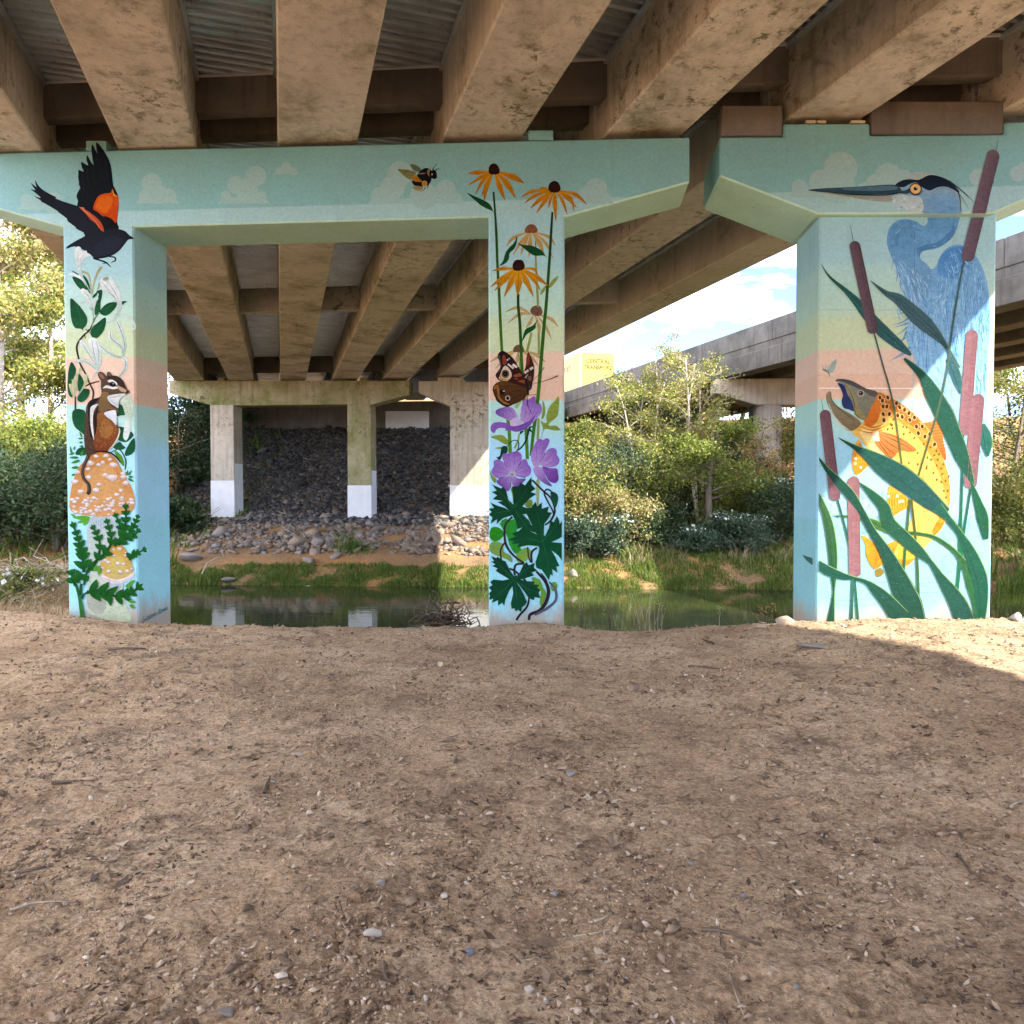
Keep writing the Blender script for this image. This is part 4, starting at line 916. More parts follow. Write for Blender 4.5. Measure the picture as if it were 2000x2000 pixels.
m.poly(fC([(800, 270), (860, 250), (940, 255), (1000, 285), (1050, 345), (1090, 430), (1127, 472), (1060, 430), (980, 390), (950, 340), (890, 310), (820, 292)]), '3a2a22')
m.poly(fC([(820, 322), (880, 308), (950, 350), (952, 392), (900, 340), (840, 348)]), 'e6e6e0'); m.poly(fC([(750, 432), (800, 390), (860, 402), (960, 412), (980, 430), (900, 447), (810, 430)]), 'e6e6e0')
m.stroke(fC([(770, 455), (880, 474), (1000, 452)]), [1, 3, 1], '6a4a2c'); m.poly(fC([(960, 392), (1040, 430), (1092, 462), (1080, 492), (1000, 470)]), 'b89a7c')
p = fC([(892, 380)])[0]; m.ell(p[0], p[1], 6.6, 4.6, '1a1210', .15); m.ell(p[0] - .3, p[1] + .1, 5.2, 3.7, '080606'); m.ell(p[0] + 1, p[1] - 1.8, 1.4, .8, 'c8d0d4')
p = fC([(1108, 487)])[0]; m.ell(p[0], p[1], 2.9, 2.6, '4a2c2a'); m.poly(fC([(690, 215), (740, 230), (772, 292), (720, 282)]), '8e6656'); m.poly(fC([(818, 210), (850, 215), (868, 245), (825, 250)]), '6a5040')
m.stroke(fC([(600, 1385), (700, 1350), (850, 1368), (950, 1440), (1002, 1515)]), [1, 3, 3.4, 3.2, 1], '2c1c14')
m.done()
# ---- ferns
m = Motif('painted_fern', pier_a, SURF_LEFT, 820)
FG, FG2 = '0e4a16', '1c6420'
m.stroke(fD([(330, 1250), (375, 1400), (400, 1550), (425, 1700)]), [4.5, 6, 7.5, 9], '1c5a2c', '3a7a30'); m.stroke(fD([(405, 1240), (390, 1400)]), [5, 5.5], '14502a'); m.stroke(fD([(412, 1450), (440, 1390), (490, 1355)]), [4, 4, 3], '14502a'); m.stroke(fD([(440, 1260), (480, 1090), (560, 980), (650, 890)]), [4, 4.5, 5, 5], FG)
for P_, n_, ln, w_ in (([(440, 1090), (425, 900), (395, 760), (350, 600), (290, 440)], 7, 140, 62), ([(490, 1080), (620, 920), (655, 720), (615, 580), (560, 480)], 6, 115, 54), ([(660, 900), (790, 740), (810, 610), (775, 490), (748, 390)], 5, 105, 54), ([(850, 740), (950, 580), (915, 430), (862, 310)], 5, 95, 50),
                     ([(920, 650), (990, 500), (1005, 330), (1000, 190)], 5, 115, 56), ([(960, 650), (1070, 540), (1130, 430), (1168, 330)], 5, 95, 50), ([(900, 720), (1010, 640), (1110, 600), (1180, 520)], 4, 90, 54), ([(1060, 930), (1080, 860), (1160, 830), (1260, 780)], 4, 100, 50),
                     ([(480, 1360), (650, 1340), (860, 1410), (1040, 1390), (1190, 1280)], 7, 190, 70), ([(330, 1270), (290, 1180), (270, 1090)], 2, 130, 66), ([(350, 1230), (400, 1150), (470, 1180)], 2, 120, 66)):
    m.frond(fD(P_), n_, ln * 1.15 / 6.9, w_ * 1.3 / 6.9, FG, FG2, rg)
for (a, b, w_) in (((640, 1000), (560, 1070), 50), ((650, 1000), (640, 1140), 50), ((1040, 1480), (1140, 1490), 40), ((1060, 1520), (1120, 1580), 46), ((1000, 1290), (1090, 1240), 60), ((1040, 1250), (1130, 1190), 40)): m.leaf(*fD([a, b]), w_ / 6.9, '4f8f2a', '5c9c34')
m.done()
# ---- signature on the side face of the left column
uS = uz(264, 700)[0] + 0.004
d_ = ray(303, 1199); t_ = (NEAR_P + U * uS - CAM).dot(U) / d_.dot(U); pS = CAM + d_ * t_
text_mesh('Suzanne Rowe', 0.115, M['ink'], pier_a, pS, N + UP * 0.10, UP, name='signature', shear=0.35, depth=0.001)

# ---- black-eyed susans and stems on the centre column
YL, YD = 'd99a1c', 'a8660e'
def cone(m, F, P, c, c2): m.poly(F(P), c, c2)
def susan(F, s, base, conep, tips, cY, cD, cc, stemc=None, w=64, blk=0):
    m = Motif('painted_coneflower', pier_a, SURF_LEFT, blk)
    for t in tips:
        tip = t[:2]; via = t[2:4] if len(t) >= 4 else None; ww = t[4] if len(t) > 4 else w
        dx = tip[0] - base[0]; b0 = (base[0] + dx * .12, base[1] - abs(dx) * .04)
        if via: P_ = F([b0, via, tip]); m.stroke(P_, [ww * .25 / s, ww * 1.0 / s, .3], cY, cD); m.stroke(P_, [.4, ww * .12 / s, .2], cD)
        else:
            a, b = F([b0, tip]); sg = 1 if dx > 0 else -1; m.leaf(a, b, ww * 1.1 / s, cY, cD, bend=-0.08 * sg, vein=cD)
    m.poly(F(conep), cc, None); x0, y0 = F([base])[0]
    if blk != 5:
        pts = F(conep); cx = sum(p[0] for p in pts) / len(pts); cy = sum(p[1] for p in pts) / len(pts)
        for i in range(26): m.ell(cx + rg.uniform(-8, 8), cy + rg.uniform(-8, 8), .8, .6, rg.choice(['4a2416', '2a100c']), bump=.1, n=6)
    m.done()
ms = Motif('painted_stem', pier_a, SURF_LEFT, 30)
PALE = '8c9c54'
for P_, w_ in ((fE([(1070, 1090), (1075, 1400), (1100, 1900)]) + fF([(1215, 290)]), [2.5, 4, 5, 4.4]), (fF([(1110, 720), (1080, 860), (1040, 1020)]), [4, 5, 5]), (fF([(1225, 740), (1228, 900), (1225, 1070)]), [3.5, 4.5, 4]), (fG([(1272, 550), (1268, 750), (1258, 960)]), [4.4, 5, 5]), (fF([(900, 1040), (925, 1180), (935, 1320)]), [3, 4, 4]), (fG([(905, 840), (890, 960), (820, 1120)]), [3, 4, 4])): ms.stroke(P_, w_, PALE)
for L_ in ([(1355, 1535), (1320, 1620), (1240, 1695), (1260, 1610)], [(1130, 1780), (1140, 1720), (1200, 1655), (1190, 1720)]): ms.poly(fE(L_), PALE, k=3)
for L_ in ([(1660, 140), (1650, 400), (1620, 520), (1500, 620), (1470, 690), (1600, 690), (1690, 770), (1580, 780), (1420, 750), (1370, 780), (1330, 920), (1318, 915), (1360, 750), (1310, 600), (1380, 640), (1430, 620), (1420, 500), (1480, 330), (1570, 230)], [(1350, 210), (1400, 350), (1390, 500), (1330, 570), (1350, 400)], [(370, 905), (480, 870), (600, 870), (700, 970), (690, 1050), (600, 1020), (480, 950)], [(450, 1115), (540, 1090), (600, 1110), (560, 1130)], [(345, 1530), (400, 1620), (480, 1700), (450, 1770), (380, 1680)]): ms.poly(fG(L_), '879a3e', '7f9238', k=3)
for L_ in ([(1250, 1680), (1280, 1720), (1270, 1900), (1230, 1900)],): ms.poly(fG(L_), '9ab06a', k=3)
DG, MG2 = '0c3a1c', '4f8414'
ms.stroke([(963.9, 374.5), (967, 416), (969.3, 455), (971.6, 517), (974.5, 565), (977, 622), (980.7, 690), (990, 800), (994.5, 843), (996.6, 886)], [3.6, 4, 5, 5, 5.5, 5.5, 5.5, 6.5, 6.5, 7], DG, MG2)
ms.stroke([(1078.8, 414), (1076.4, 455), (1072.5, 517), (1066.3, 600), (1062.7, 634.5), (1056.5, 709), (1050, 783.6), (1042, 843), (1037, 890)], [4, 5, 5.5, 6, 6.5, 6.8, 6.8, 6.5, 6], DG, '3f7a18')
ms.stroke([(1012, 574), (1012.3, 600), (1015.5, 634.5), (1019, 709), (1024, 790), (1027.7, 843), (1030, 897)], [5, 5.4, 5.8, 6, 6.5, 6.5, 6.5], DG, MG2)
for L_ in ([(205, 495), (290, 530), (380, 570), (460, 610), (510, 660), (545, 755), (520, 720), (460, 695), (380, 650), (310, 590)], [(838, 1035), (830, 1130), (800, 1200), (745, 1250), (735, 1320), (690, 1380), (612, 1412), (660, 1350), (690, 1250), (740, 1180), (800, 1120)], [(840, 1125), (920, 1150), (1010, 1155), (1110, 1195), (1165, 1240), (1228, 1350), (1180, 1285), (1060, 1285), (980, 1240), (910, 1180)]): ms.poly(fE(L_), '0e3f20', '15522a', k=3)
ms.poly(fF([(1218, 510), (1180, 590), (1175, 650), (1100, 710), (1030, 760), (968, 860), (975, 790), (1000, 700), (1040, 650), (1130, 610)]), '0f4a1c', '14582a', k=3)
ms.done()
susan(fE, 6.44, (545, 250), [(540, 122), (590, 145), (618, 210), (600, 255), (550, 262), (500, 258), (478, 220), (490, 155)], [(222, 250, 345, 238), (220, 400, 380, 300, 50), (310, 515, 400, 350, 44), (390, 530, 460, 370, 56), (425, 602), (815, 560, 720, 390, 84), (930, 378, 790, 295, 84), (685, 588, 620, 420, 76)], YL, YD, '2a0f0c', blk=120)
susan(fE, 6.44, (1310, 480), [(1308, 342), (1360, 370), (1385, 440), (1360, 480), (1310, 490), (1250, 478), (1228, 430), (1250, 370)], [(1115, 448, 1170, 435, 36), (885, 552, 1030, 475, 50), (925, 630, 1060, 530, 48), (1715, 645, 1580, 520, 54), (1555, 735, 1510, 560, 44), (1235, 690, 1250, 600, 36), (1000, 692, 1120, 580, 60), (1590, 682, 1470, 560, 50), (1470, 772, 1410, 600, 46), (1075, 752, 1190, 590, 62), (1325, 852, 1310, 620, 66)], YL, YD, '2a0f0c', blk=120)
susan(fE, 6.44, (1010, 1000), [(1015, 888), (1060, 900), (1098, 960), (1080, 992), (1010, 1000), (940, 992), (935, 950), (965, 905)], [(700, 1170, 790, 1060, 46), (1320, 1165, 1240, 1050, 46), (780, 1290, 880, 1120, 40), (880, 1285, 930, 1130, 54), (1290, 1320, 1200, 1130, 40), (1180, 1280, 1120, 1130, 66), (985, 1305, 1000, 1140, 58)], 'c9a45c', 'b79858', '8a5a38', w=56, blk=4)
susan(fF, 8.05, (1160, 450), [(1190, 295), (1250, 310), (1285, 390), (1270, 440), (1200, 462), (1130, 440), (1092, 385), (1120, 320)], [(690, 400, 900, 330, 60), (730, 580, 930, 430, 60), (1020, 650, 1090, 560, 60), (1535, 640, 1420, 510, 60), (1430, 835, 1340, 640, 50), (1210, 850, 1230, 640, 64)], 'c2a468', 'b0a070', '745640', w=56, blk=4)
susan(fF, 8.05, (912, 1020), [(912, 908), (970, 925), (1000, 1018), (950, 1030), (870, 1028), (820, 1018), (840, 945)], [(450, 1190, 620, 1090, 56), (540, 1290, 700, 1130, 56), (1340, 1190, 1180, 1070, 60), (860, 1250, 890, 1130, 60), (1230, 1260, 1120, 1120, 50)], 'c2a468', 'b0a070', '745640', w=56, blk=4)
susan(fE, 6.44, (855, 1465), [(855, 1335), (905, 1345), (932, 1410), (915, 1455), (850, 1475), (790, 1460), (780, 1400), (810, 1345)], [(1100, 1530, 1040, 1450, 40), (520, 1476, 660, 1445, 54), (495, 1678, 660, 1560, 62), (1130, 1722, 1040, 1580, 54), (1235, 1668, 1090, 1560, 66), (550, 1728, 690, 1580, 70), (670, 1806, 760, 1620, 74), (1046, 1802, 950, 1600, 80), (842, 1788, 855, 1620, 100)], 'e0a31c', YD, '2a0f0c', blk=120)
# ---- butterfly
m = Motif('painted_butterfly', pier_a, SURF_COL2, 230)
m.poly(fF([(1055, 1030), (1090, 1070), (1130, 1170), (1155, 1260), (1150, 1400), (1130, 1500), (1110, 1600), (1060, 1630), (1040, 1560), (1000, 1450), (990, 1350), (1020, 1250), (1030, 1130)]), '4a241a', '2c1a18', k=3)
m.poly(fF([(1058, 1062), (1085, 1110), (1075, 1200), (1040, 1235), (1038, 1130)]), '7c3420'); m.stroke(fF([(1085, 1300), (1140, 1268)]), [5, 4], 'd8ccc4'); m.stroke(fF([(1000, 1355), (1065, 1312)]), [5, 4], 'd0c4bc'); m.stroke(fF([(1010, 1440), (1050, 1380)]), [3, 2], 'a08c80'); m.ell(*fF([(1080, 1580)])[0], 4, 5, '3a2a26'); m.ell(*fF([(1085, 1440)])[0], 4, 5, '6a5040')
m.poly(fF([(585, 1060), (620, 1020), (670, 1010), (740, 1050), (820, 1120), (890, 1230), (950, 1330), (1000, 1420), (1040, 1540), (1052, 1640), (960, 1620), (800, 1520), (720, 1484), (620, 1482), (570, 1440), (545, 1390), (580, 1330), (620, 1270), (610, 1180), (585, 1120)]), '1e1214', '3c1c14', k=3)
m.stroke(fF([(600, 1080), (612, 1150), (630, 1250), (590, 1350)]), [3, 3, 2, 2], '4a4448')
m.poly(fF([(660, 1080), (700, 1090), (722, 1200), (665, 1225), (655, 1150)]), '8a3a22'); m.poly(fF([(655, 1292), (700, 1240), (765, 1295), (802, 1380), (780, 1440), (720, 1482), (640, 1470), (600, 1440), (620, 1380)]), 'd8c4b4', 'c8a880')
m.stroke(fF([(740, 1215), (830, 1285)]), [3, 4], 'e2d2c6'); m.stroke(fF([(815, 1222), (885, 1268)]), [5, 4], 'e6d8cc'); m.ell(*fF([(735, 1150)])[0], 1.6, 1.6, 'ccd0dc'); m.ell(*fF([(760, 1130)])[0], 1.3, 1.3, 'ccd0dc')
p = fF([(700, 1370)])[0]; m.ell(*p, 7.4, 8, '16100e'); m.ell(*p, 6.2, 6.8, '7a6040'); m.ell(*p, 5, 5.4, '0c0a0c'); m.ell(p[0] - .6, p[1] + .4, 1.6, 2, '2c3040'); m.stroke(fF([(620, 1400), (640, 1450), (720, 1470)]), [2, 3, 1], 'a87828')
for L_ in ([(830, 1390), (920, 1360), (960, 1390), (930, 1412), (850, 1422)], [(900, 1480), (1000, 1468), (1000, 1520), (940, 1500)], [(830, 1440), (900, 1440), (880, 1462)]): m.poly(fF(L_), '8a4426', k=3)
m.poly(fF([(500, 1610), (520, 1550), (580, 1500), (700, 1480), (850, 1530), (960, 1570), (1050, 1620), (1040, 1700), (980, 1770), (880, 1830), (800, 1860), (730, 1890), (640, 1850), (560, 1790), (540, 1720), (510, 1660)]), '5a3818', '3c2414', k=3)
m.stroke(fF([(525, 1610), (565, 1560), (590, 1640), (600, 1740), (680, 1820), (760, 1850)]), [3, 5, 4, 4, 4, 2], '94602c'); m.stroke(fF([(508, 1620), (540, 1720), (600, 1810), (700, 1875), (800, 1860)]), [2, 2, 2.4, 2.4, 2], '1e1410')
for P_ in ([(1040, 1640), (850, 1640), (640, 1720)], [(1030, 1670), (880, 1720), (720, 1830)], [(1000, 1600), (820, 1570), (620, 1560)]): m.stroke(fF(P_), [.4, 1, .4], '2c1a10')
p = fF([(652, 1655)])[0]; m.ell(*p, 5, 5.4, '120c0a'); m.ell(p[0] + 3, p[1] - 2, 2.2, 1.6, 'b0a0a8'); p = fF([(738, 1752)])[0]; m.ell(*p, 4.8, 5, 'd0c0b0'); m.ell(*p, 3.6, 3.8, '4a2c14'); m.ell(*p, 2.2, 2.4, '100a08')
m.stroke(fF([(1010, 1440), (1045, 1560), (1060, 1700)]), [3, 5, 3], '241814')
m.stroke(fF([(1140, 1470), (1260, 1340), (1308, 1268)]), [.7, .9, 1.8], '3c2420'); m.stroke(fF([(1130, 1530), (1350, 1470), (1525, 1400)]), [.7, 1, 2.4], '3c2420'); m.stroke(fF([(1060, 1705), (1190, 1695)]), 1.2, '2a1a18'); m.stroke(fF([(1045, 1640), (1050, 1860), (1120, 1990)]), [1, 1.2, .8], '2a1a18')
m.done()
# ---- geranium flowers
m = Motif('painted_geranium', pier_a, SURF_COL2, 120)
VI, VL, VD = '8a5cb4', 'b596d0', '6a3f96'
def petal(P, c=VI, c2=VD, d=None, veins=()):
    m.poly(fG(P), c, c2, fG(list(d)) if d else None, k=4)
    for a, b in veins: m.stroke(fG([a, ((a[0] + b[0]) / 2 + 8, (a[1] + b[1]) / 2), b]), [.3, .9, .2], VD)
m.stroke(fG([(1085, 790), (1040, 960), (960, 1090), (870, 1160)]), [4, 3.4, 3, 2], '0f3a2c'); m.stroke(fG([(680, 1085), (760, 990), (850, 965), (900, 1020), (880, 1140), (820, 1200)]), [1.6, 1.6, 1.8, 2, 2, 2], '0f3a2c')
for L_ in ([(1060, 790), (1110, 700), (1190, 715), (1120, 740), (1200, 860), (1120, 800)], [(925, 800), (1000, 790), (960, 830), (925, 860)], [(580, 1090), (640, 1070), (690, 1100), (680, 1200), (600, 1250), (545, 1340), (480, 1290), (540, 1260), (560, 1180)]): m.poly(fG(L_), '0e3c2a', '14482e', k=3)
m.poly(fG([(820, 330), (900, 230), (960, 190), (930, 270), (870, 360)]), '9fb078')
petal([(460, 430), (500, 380), (620, 340), (700, 330), (800, 370), (860, 470), (885, 545), (850, 582), (730, 600), (600, 540), (500, 490)], VD, VL, ((480, 420), (850, 570)), [((600, 400), (830, 560)), ((700, 350), (850, 560))])
petal([(940, 420), (960, 300), (1000, 200), (1100, 190), (1160, 140), (1215, 150), (1230, 280), (1300, 270), (1338, 380), (1300, 480), (1200, 600), (1130, 650), (1000, 642), (930, 520)], VI, VL, ((1200, 200), (1000, 620)), [((1060, 240), (990, 600)), ((1180, 200), (1060, 600)), ((1220, 300), (1140, 560)), ((1290, 330), (1160, 590))])
m.poly(fG([(770, 570), (880, 540), (950, 640), (860, 692), (750, 685)]), 'cbb8de')
petal([(370, 720), (420, 640), (540, 620), (700, 650), (760, 695), (860, 692), (1000, 645), (1100, 590), (1200, 495), (1190, 560), (1120, 680), (1000, 770), (850, 805), (740, 780), (640, 785), (660, 750), (560, 730), (480, 760), (440, 830), (380, 790)], VI, '7a50a8', ((400, 640), (1000, 800)))
m.stroke(fG([(650, 775), (800, 730), (960, 690), (1150, 590)]), [.5, 1.6, 1.6, .4], VD); m.stroke(fG([(930, 560), (960, 610)]), [1.6, .6], '8aa070')
petal([(1130, 1300), (1150, 1150), (1250, 960), (1310, 940), (1360, 960), (1420, 925), (1478, 960), (1460, 1050), (1400, 1170), (1380, 1280), (1300, 1400), (1260, 1450), (1180, 1450)], VI, VL, ((1400, 950), (1240, 1430)), [((1240, 1000), (1220, 1400)), ((1400, 1000), (1290, 1380))])
petal([(1400, 1200), (1470, 1130), (1550, 1110), (1612, 1150), (1622, 1240), (1668, 1330), (1640, 1420), (1540, 1470), (1380, 1462), (1300, 1420), (1340, 1340)], VI, VL, ((1620, 1200), (1330, 1430)), [((1560, 1180), (1350, 1400)), ((1620, 1330), (1390, 1440))])
petal([(1350, 1460), (1500, 1490), (1620, 1500), (1640, 1580), (1652, 1700), (1590, 1772), (1480, 1740), (1420, 1650), (1370, 1560)], VD, VI, ((1640, 1700), (1370, 1480)))
petal([(1180, 1480), (1280, 1460), (1350, 1500), (1420, 1680), (1530, 1830), (1400, 1790), (1260, 1680), (1190, 1580)], VL, VD, ((1260, 1480), (1480, 1820)))
m.stroke(fG([(1240, 1470), (1300, 1425), (1340, 1410)]), [1, 2, .6], 'a8b088'); m.stroke(fG([(1300, 1400), (1400, 1210)]), [.5, 1.3], '4a2a70'); m.stroke(fG([(1350, 1465), (1420, 1500), (1480, 1530)]), [1, 1.4, .3], '4a2a70')
petal([(600, 1220), (720, 1210), (850, 1170), (940, 1220), (958, 1300), (940, 1380), (830, 1540), (775, 1590), (700, 1510), (620, 1370), (590, 1290)], VI, VL, ((760, 1200), (775, 1560)), [((690, 1240), (760, 1540)), ((820, 1230), (790, 1540)), ((640, 1280), (740, 1530))])
petal([(430, 1360), (500, 1330), (600, 1370), (700, 1500), (775, 1590), (700, 1620), (500, 1680), (400, 1600), (388, 1540), (430, 1450)], VI, VL, ((420, 1450), (760, 1590)), [((480, 1430), (720, 1570)), ((450, 1560), (720, 1600))])
petal([(960, 1340), (1040, 1330), (1080, 1420), (1130, 1500), (1120, 1600), (1030, 1660), (900, 1650), (775, 1590), (850, 1500)], VI, VL, ((1080, 1420), (790, 1590)), [((1040, 1400), (820, 1570)), ((1080, 1520), (840, 1590))])
petal([(480, 1740), (560, 1680), (700, 1640), (775, 1600), (750, 1700), (740, 1860), (690, 1925), (600, 1850), (520, 1800)], VD, VL, ((560, 1840), (770, 1610)), [((600, 1760), (750, 1630))])
petal([(775, 1600), (880, 1680), (1030, 1690), (980, 1760), (880, 1850), (800, 1830), (760, 1720)], VL, VD, ((780, 1620), (930, 1790)))
for a, b in (((700, 1500), (620, 1370)), ((830, 1540), (940, 1380)), ((700, 1620), (520, 1690)), ((860, 1640), (1030, 1670)), ((760, 1650), (745, 1860))): m.stroke(fG([a, b]), [.5, 1.6], '4f2c7c')
m.ell(*fG([(775, 1590)])[0], 7, 6, 'b3b0c0'); m.ell(*fG([(775, 1612)])[0], 2.2, 2.2, '5c7a5a')
m.done()
# ---- geranium leaves and stems low on the column
m = Motif('painted_leaves', pier_a, SURF_COL2, 260)
for L_, c in (([(230, 720), (255, 650), (330, 640), (400, 690), (395, 770), (310, 825), (245, 790)], '2a8a1c'), ([(360, 600), (440, 530), (480, 560), (560, 540), (580, 660), (560, 800), (640, 930), (600, 990), (540, 960), (480, 860), (450, 740)], '2c8f2c'), ([(225, 930), (240, 850), (300, 820), (400, 850), (410, 950), (500, 1000), (520, 1090), (440, 1040), (300, 990)], '7a9c48'), ([(640, 920), (720, 900), (760, 980), (700, 1060), (600, 1090), (560, 1010)], '78a042'), ([(760, 1270), (860, 1300), (905, 1400), (945, 1480), (890, 1640), (862, 1580), (880, 1450), (800, 1370)], '6a9c3a'), ([(1000, 1350), (1060, 1330), (1090, 1390), (1050, 1450), (1010, 1430)], '6a9c3a'), ([(690, 330), (760, 290), (770, 380), (690, 390)], '6f8c2c'), ([(820, 60), (860, 50), (850, 340), (826, 350)], '9ab06a'), ([(740, 480), (820, 540), (860, 760), (800, 700)], '8aa050')): m.poly(fH(L_), c, k=2)
m.stroke(fH([(515, 150), (540, 240), (545, 330)]), [6, 6, 5], '5c8c1c')
SM = '2e2730'
for P_, w_ in (([(520, 510), (430, 620), (425, 800), (470, 920), (560, 1020), (670, 1095)], [4, 4, 4.4, 4.4, 4, 3.6]), ([(425, 835), (372, 930), (382, 1070)], [3.4, 3.4, 3]), ([(660, 1100), (570, 1110), (545, 1170), (552, 1250)], [4, 4.2, 4.2, 4]), ([(830, 900), (762, 960), (765, 1090)], [4, 4, 3.6]), ([(712, 890), (722, 1000), (748, 1085)], [2.6, 2.6, 2.6]), ([(770, 50), (900, 180), (1000, 270), (1045, 380), (1050, 460), (1000, 560), (930, 615)], [3.4, 3.6, 3.4, 3.2, 4, 4, 3]), ([(1010, 190), (955, 165), (920, 215), (960, 310), (1020, 420), (1040, 475)], [3, 3, 3.2, 3, 3, 3]), ([(480, 1160), (560, 1200), (650, 1280), (690, 1320)], [3, 4, 4, 3]), ([(730, 1530), (705, 1640), (610, 1750), (570, 1810)], [3.5, 4, 4.4, 4.6]), ([(820, 1200), (930, 1320), (975, 1450), (940, 1590), (860, 1690), (745, 1740), (728, 1810)], [4, 5.5, 7, 7, 6.5, 6, 5]), ([(880, 1220), (940, 1300), (970, 1400)], [2, 3, 3])): m.stroke(fH(P_), w_, SM)
m.stroke(fH([(985, 1330), (1062, 1430), (1064, 1560), (960, 1660), (800, 1745)]), [3, 5, 5.5, 5.5, 4], '5c5c70')
m.poly(fH([(1010, 190), (1080, 225), (1095, 300), (1065, 395), (1035, 340), (1000, 240)]), '0e4030', '17563a', k=3)
D1, D2 = '08361e', '0e4c2c'
m.poly(fH([(480, 430), (430, 385), (330, 325), (400, 312), (270, 290), (330, 240), (260, 200), (322, 182), (265, 105), (380, 155), (400, 130), (440, 180), (470, 300), (535, 360), (530, 240), (512, 130), (600, 125), (620, 80), (680, 115), (760, 10), (762, 110), (812, 160), (750, 200), (822, 225), (740, 280), (645, 380), (700, 400), (770, 390), (740, 470), (650, 480), (730, 560), (800, 710), (740, 690), (680, 705), (640, 645), (585, 665), (560, 560), (520, 490), (400, 530), (320, 605), (330, 540), (245, 597), (270, 520), (220, 480), (260, 450), (215, 410), (290, 400), (240, 330), (330, 370), (420, 398)]), D1, D2, sm=False)
m.poly(fH([(840, 740), (760, 700), (640, 650), (600, 690), (510, 720), (560, 760), (460, 800), (540, 820), (510, 850), (600, 850), (580, 900), (660, 880), (720, 870), (840, 880), (860, 905), (850, 960), (810, 1080), (820, 1150), (890, 1180), (920, 1220), (980, 1310), (1000, 1230), (1030, 1255), (1020, 1170), (1090, 1215), (1070, 1140), (1112, 1130), (1060, 1020), (1010, 930), (1100, 1000), (1142, 1060), (1142, 840), (1010, 830), (1100, 790), (1142, 760), (1142, 560), (1112, 610), (1110, 560), (1080, 500), (1040, 580), (1000, 560), (980, 650), (930, 755), (915, 740), (920, 600), (1000, 500), (960, 540), (1020, 460), (960, 450), (980, 380), (890, 410), (890, 330), (830, 380), (810, 320), (760, 390), (720, 420), (660, 400), (700, 480), (740, 560), (770, 620), (690, 590), (740, 645)]), '0a3f24', '0f5632', sm=False)
m.poly(fH([(480, 1295), (360, 1225), (310, 1190), (335, 1160), (265, 1130), (305, 1110), (248, 1070), (292, 1070), (248, 1005), (320, 1032), (332, 1012), (400, 1060), (432, 1070), (480, 1170), (540, 1260), (600, 1240), (660, 1110), (700, 1080), (722, 1122), (802, 1090), (790, 1150), (832, 1190), (760, 1210), (792, 1250), (720, 1272), (620, 1300), (700, 1320), (802, 1325), (790, 1360), (862, 1370), (830, 1400), (872, 1430), (850, 1470), (872, 1535), (800, 1520), (790, 1562), (720, 1530), (690, 1480), (600, 1362), (572, 1340), (610, 1390), (655, 1470), (702, 1580), (680, 1622), (640, 1650), (632, 1712), (590, 1680), (562, 1702), (545, 1660), (510, 1672), (500, 1600), (530, 1480), (522, 1380), (480, 1440), (430, 1560), (420, 1632), (390, 1590), (338, 1632), (340, 1560), (263, 1592), (280, 1540), (213, 1562), (240, 1500), (213, 1480), (260, 1440), (213, 1400), (270, 1370), (240, 1330), (280, 1300), (400, 1312)]), '093a24', '0d4c30', sm=False)
for P_ in ([(540, 1300), (420, 1420), (290, 1520)], [(545, 1320), (570, 1500), (590, 1650)], [(550, 1310), (700, 1410), (820, 1460)], [(530, 1290), (400, 1160), (300, 1060)], [(560, 1290), (680, 1180), (760, 1130)], [(900, 830), (720, 790), (560, 800)], [(900, 820), (870, 600), (810, 400)], [(900, 820), (1020, 680), (1080, 560)], [(910, 850), (960, 1060), (980, 1250)], [(540, 400), (640, 260), (730, 120)], [(530, 400), (420, 260), (310, 150)], [(520, 430), (400, 450), (260, 470)], [(550, 420), (640, 560), (720, 660)]): m.stroke(fH(P_), [1.4, .9, .3], '1c6a40')
m.done()
# ---- bumblebee
m = Motif('painted_bee', pier_a, SURF_LEFT, 40)
m.poly(fL([(270, 490), (430, 490), (620, 510), (850, 600), (780, 700), (700, 830), (520, 740), (400, 640)]), '7c7c50', '8a8a5a', k=3); m.poly(fL([(650, 350), (760, 330), (880, 380), (1000, 480), (930, 570), (780, 540), (700, 430)]), '6c745a', k=3)
for P_ in ([(300, 500), (560, 560), (830, 620)], [(420, 620), (620, 680), (780, 690)], [(680, 370), (820, 450), (940, 540)]): m.stroke(fL(P_), [.3, .7, .3], '4c4c2c')
m.poly(fL([(780, 1010), (900, 1030), (1045, 1020), (1062, 1100), (960, 1180), (840, 1150), (750, 1080)]), '96865a', 'a8946a', k=3)
m.poly(fL([(950, 560), (1080, 470), (1180, 450), (1290, 490), (1340, 540), (1400, 500), (1470, 560), (1505, 680), (1490, 780), (1420, 800), (1335, 780), (1320, 860), (1240, 980), (1130, 1025), (900, 1022), (780, 990), (720, 900), (740, 830), (850, 700), (900, 650)]), '0c0b10', '14121a', k=3)
m.poly(fL([(735, 720), (860, 680), (920, 760), (1030, 860), (1020, 892), (820, 880), (740, 820)]), 'c08824', 'a8741c', k=3); m.poly(fL([(1195, 560), (1250, 480), (1300, 490), (1258, 600), (1272, 720), (1208, 650)]), '9a8238', k=3)
m.poly(fL([(900, 622), (1040, 608), (1140, 612), (1100, 640), (960, 645)]), '8a8478', k=3)
p = fL([(1115, 945)])[0]; m.ell(*p, 5.2, 6, 'c8a050'); m.ell(*p, 3.4, 4, 'b48420'); m.ell(*fL([(1350, 650)])[0], 1.4, 1.8, 'c0c4d0')
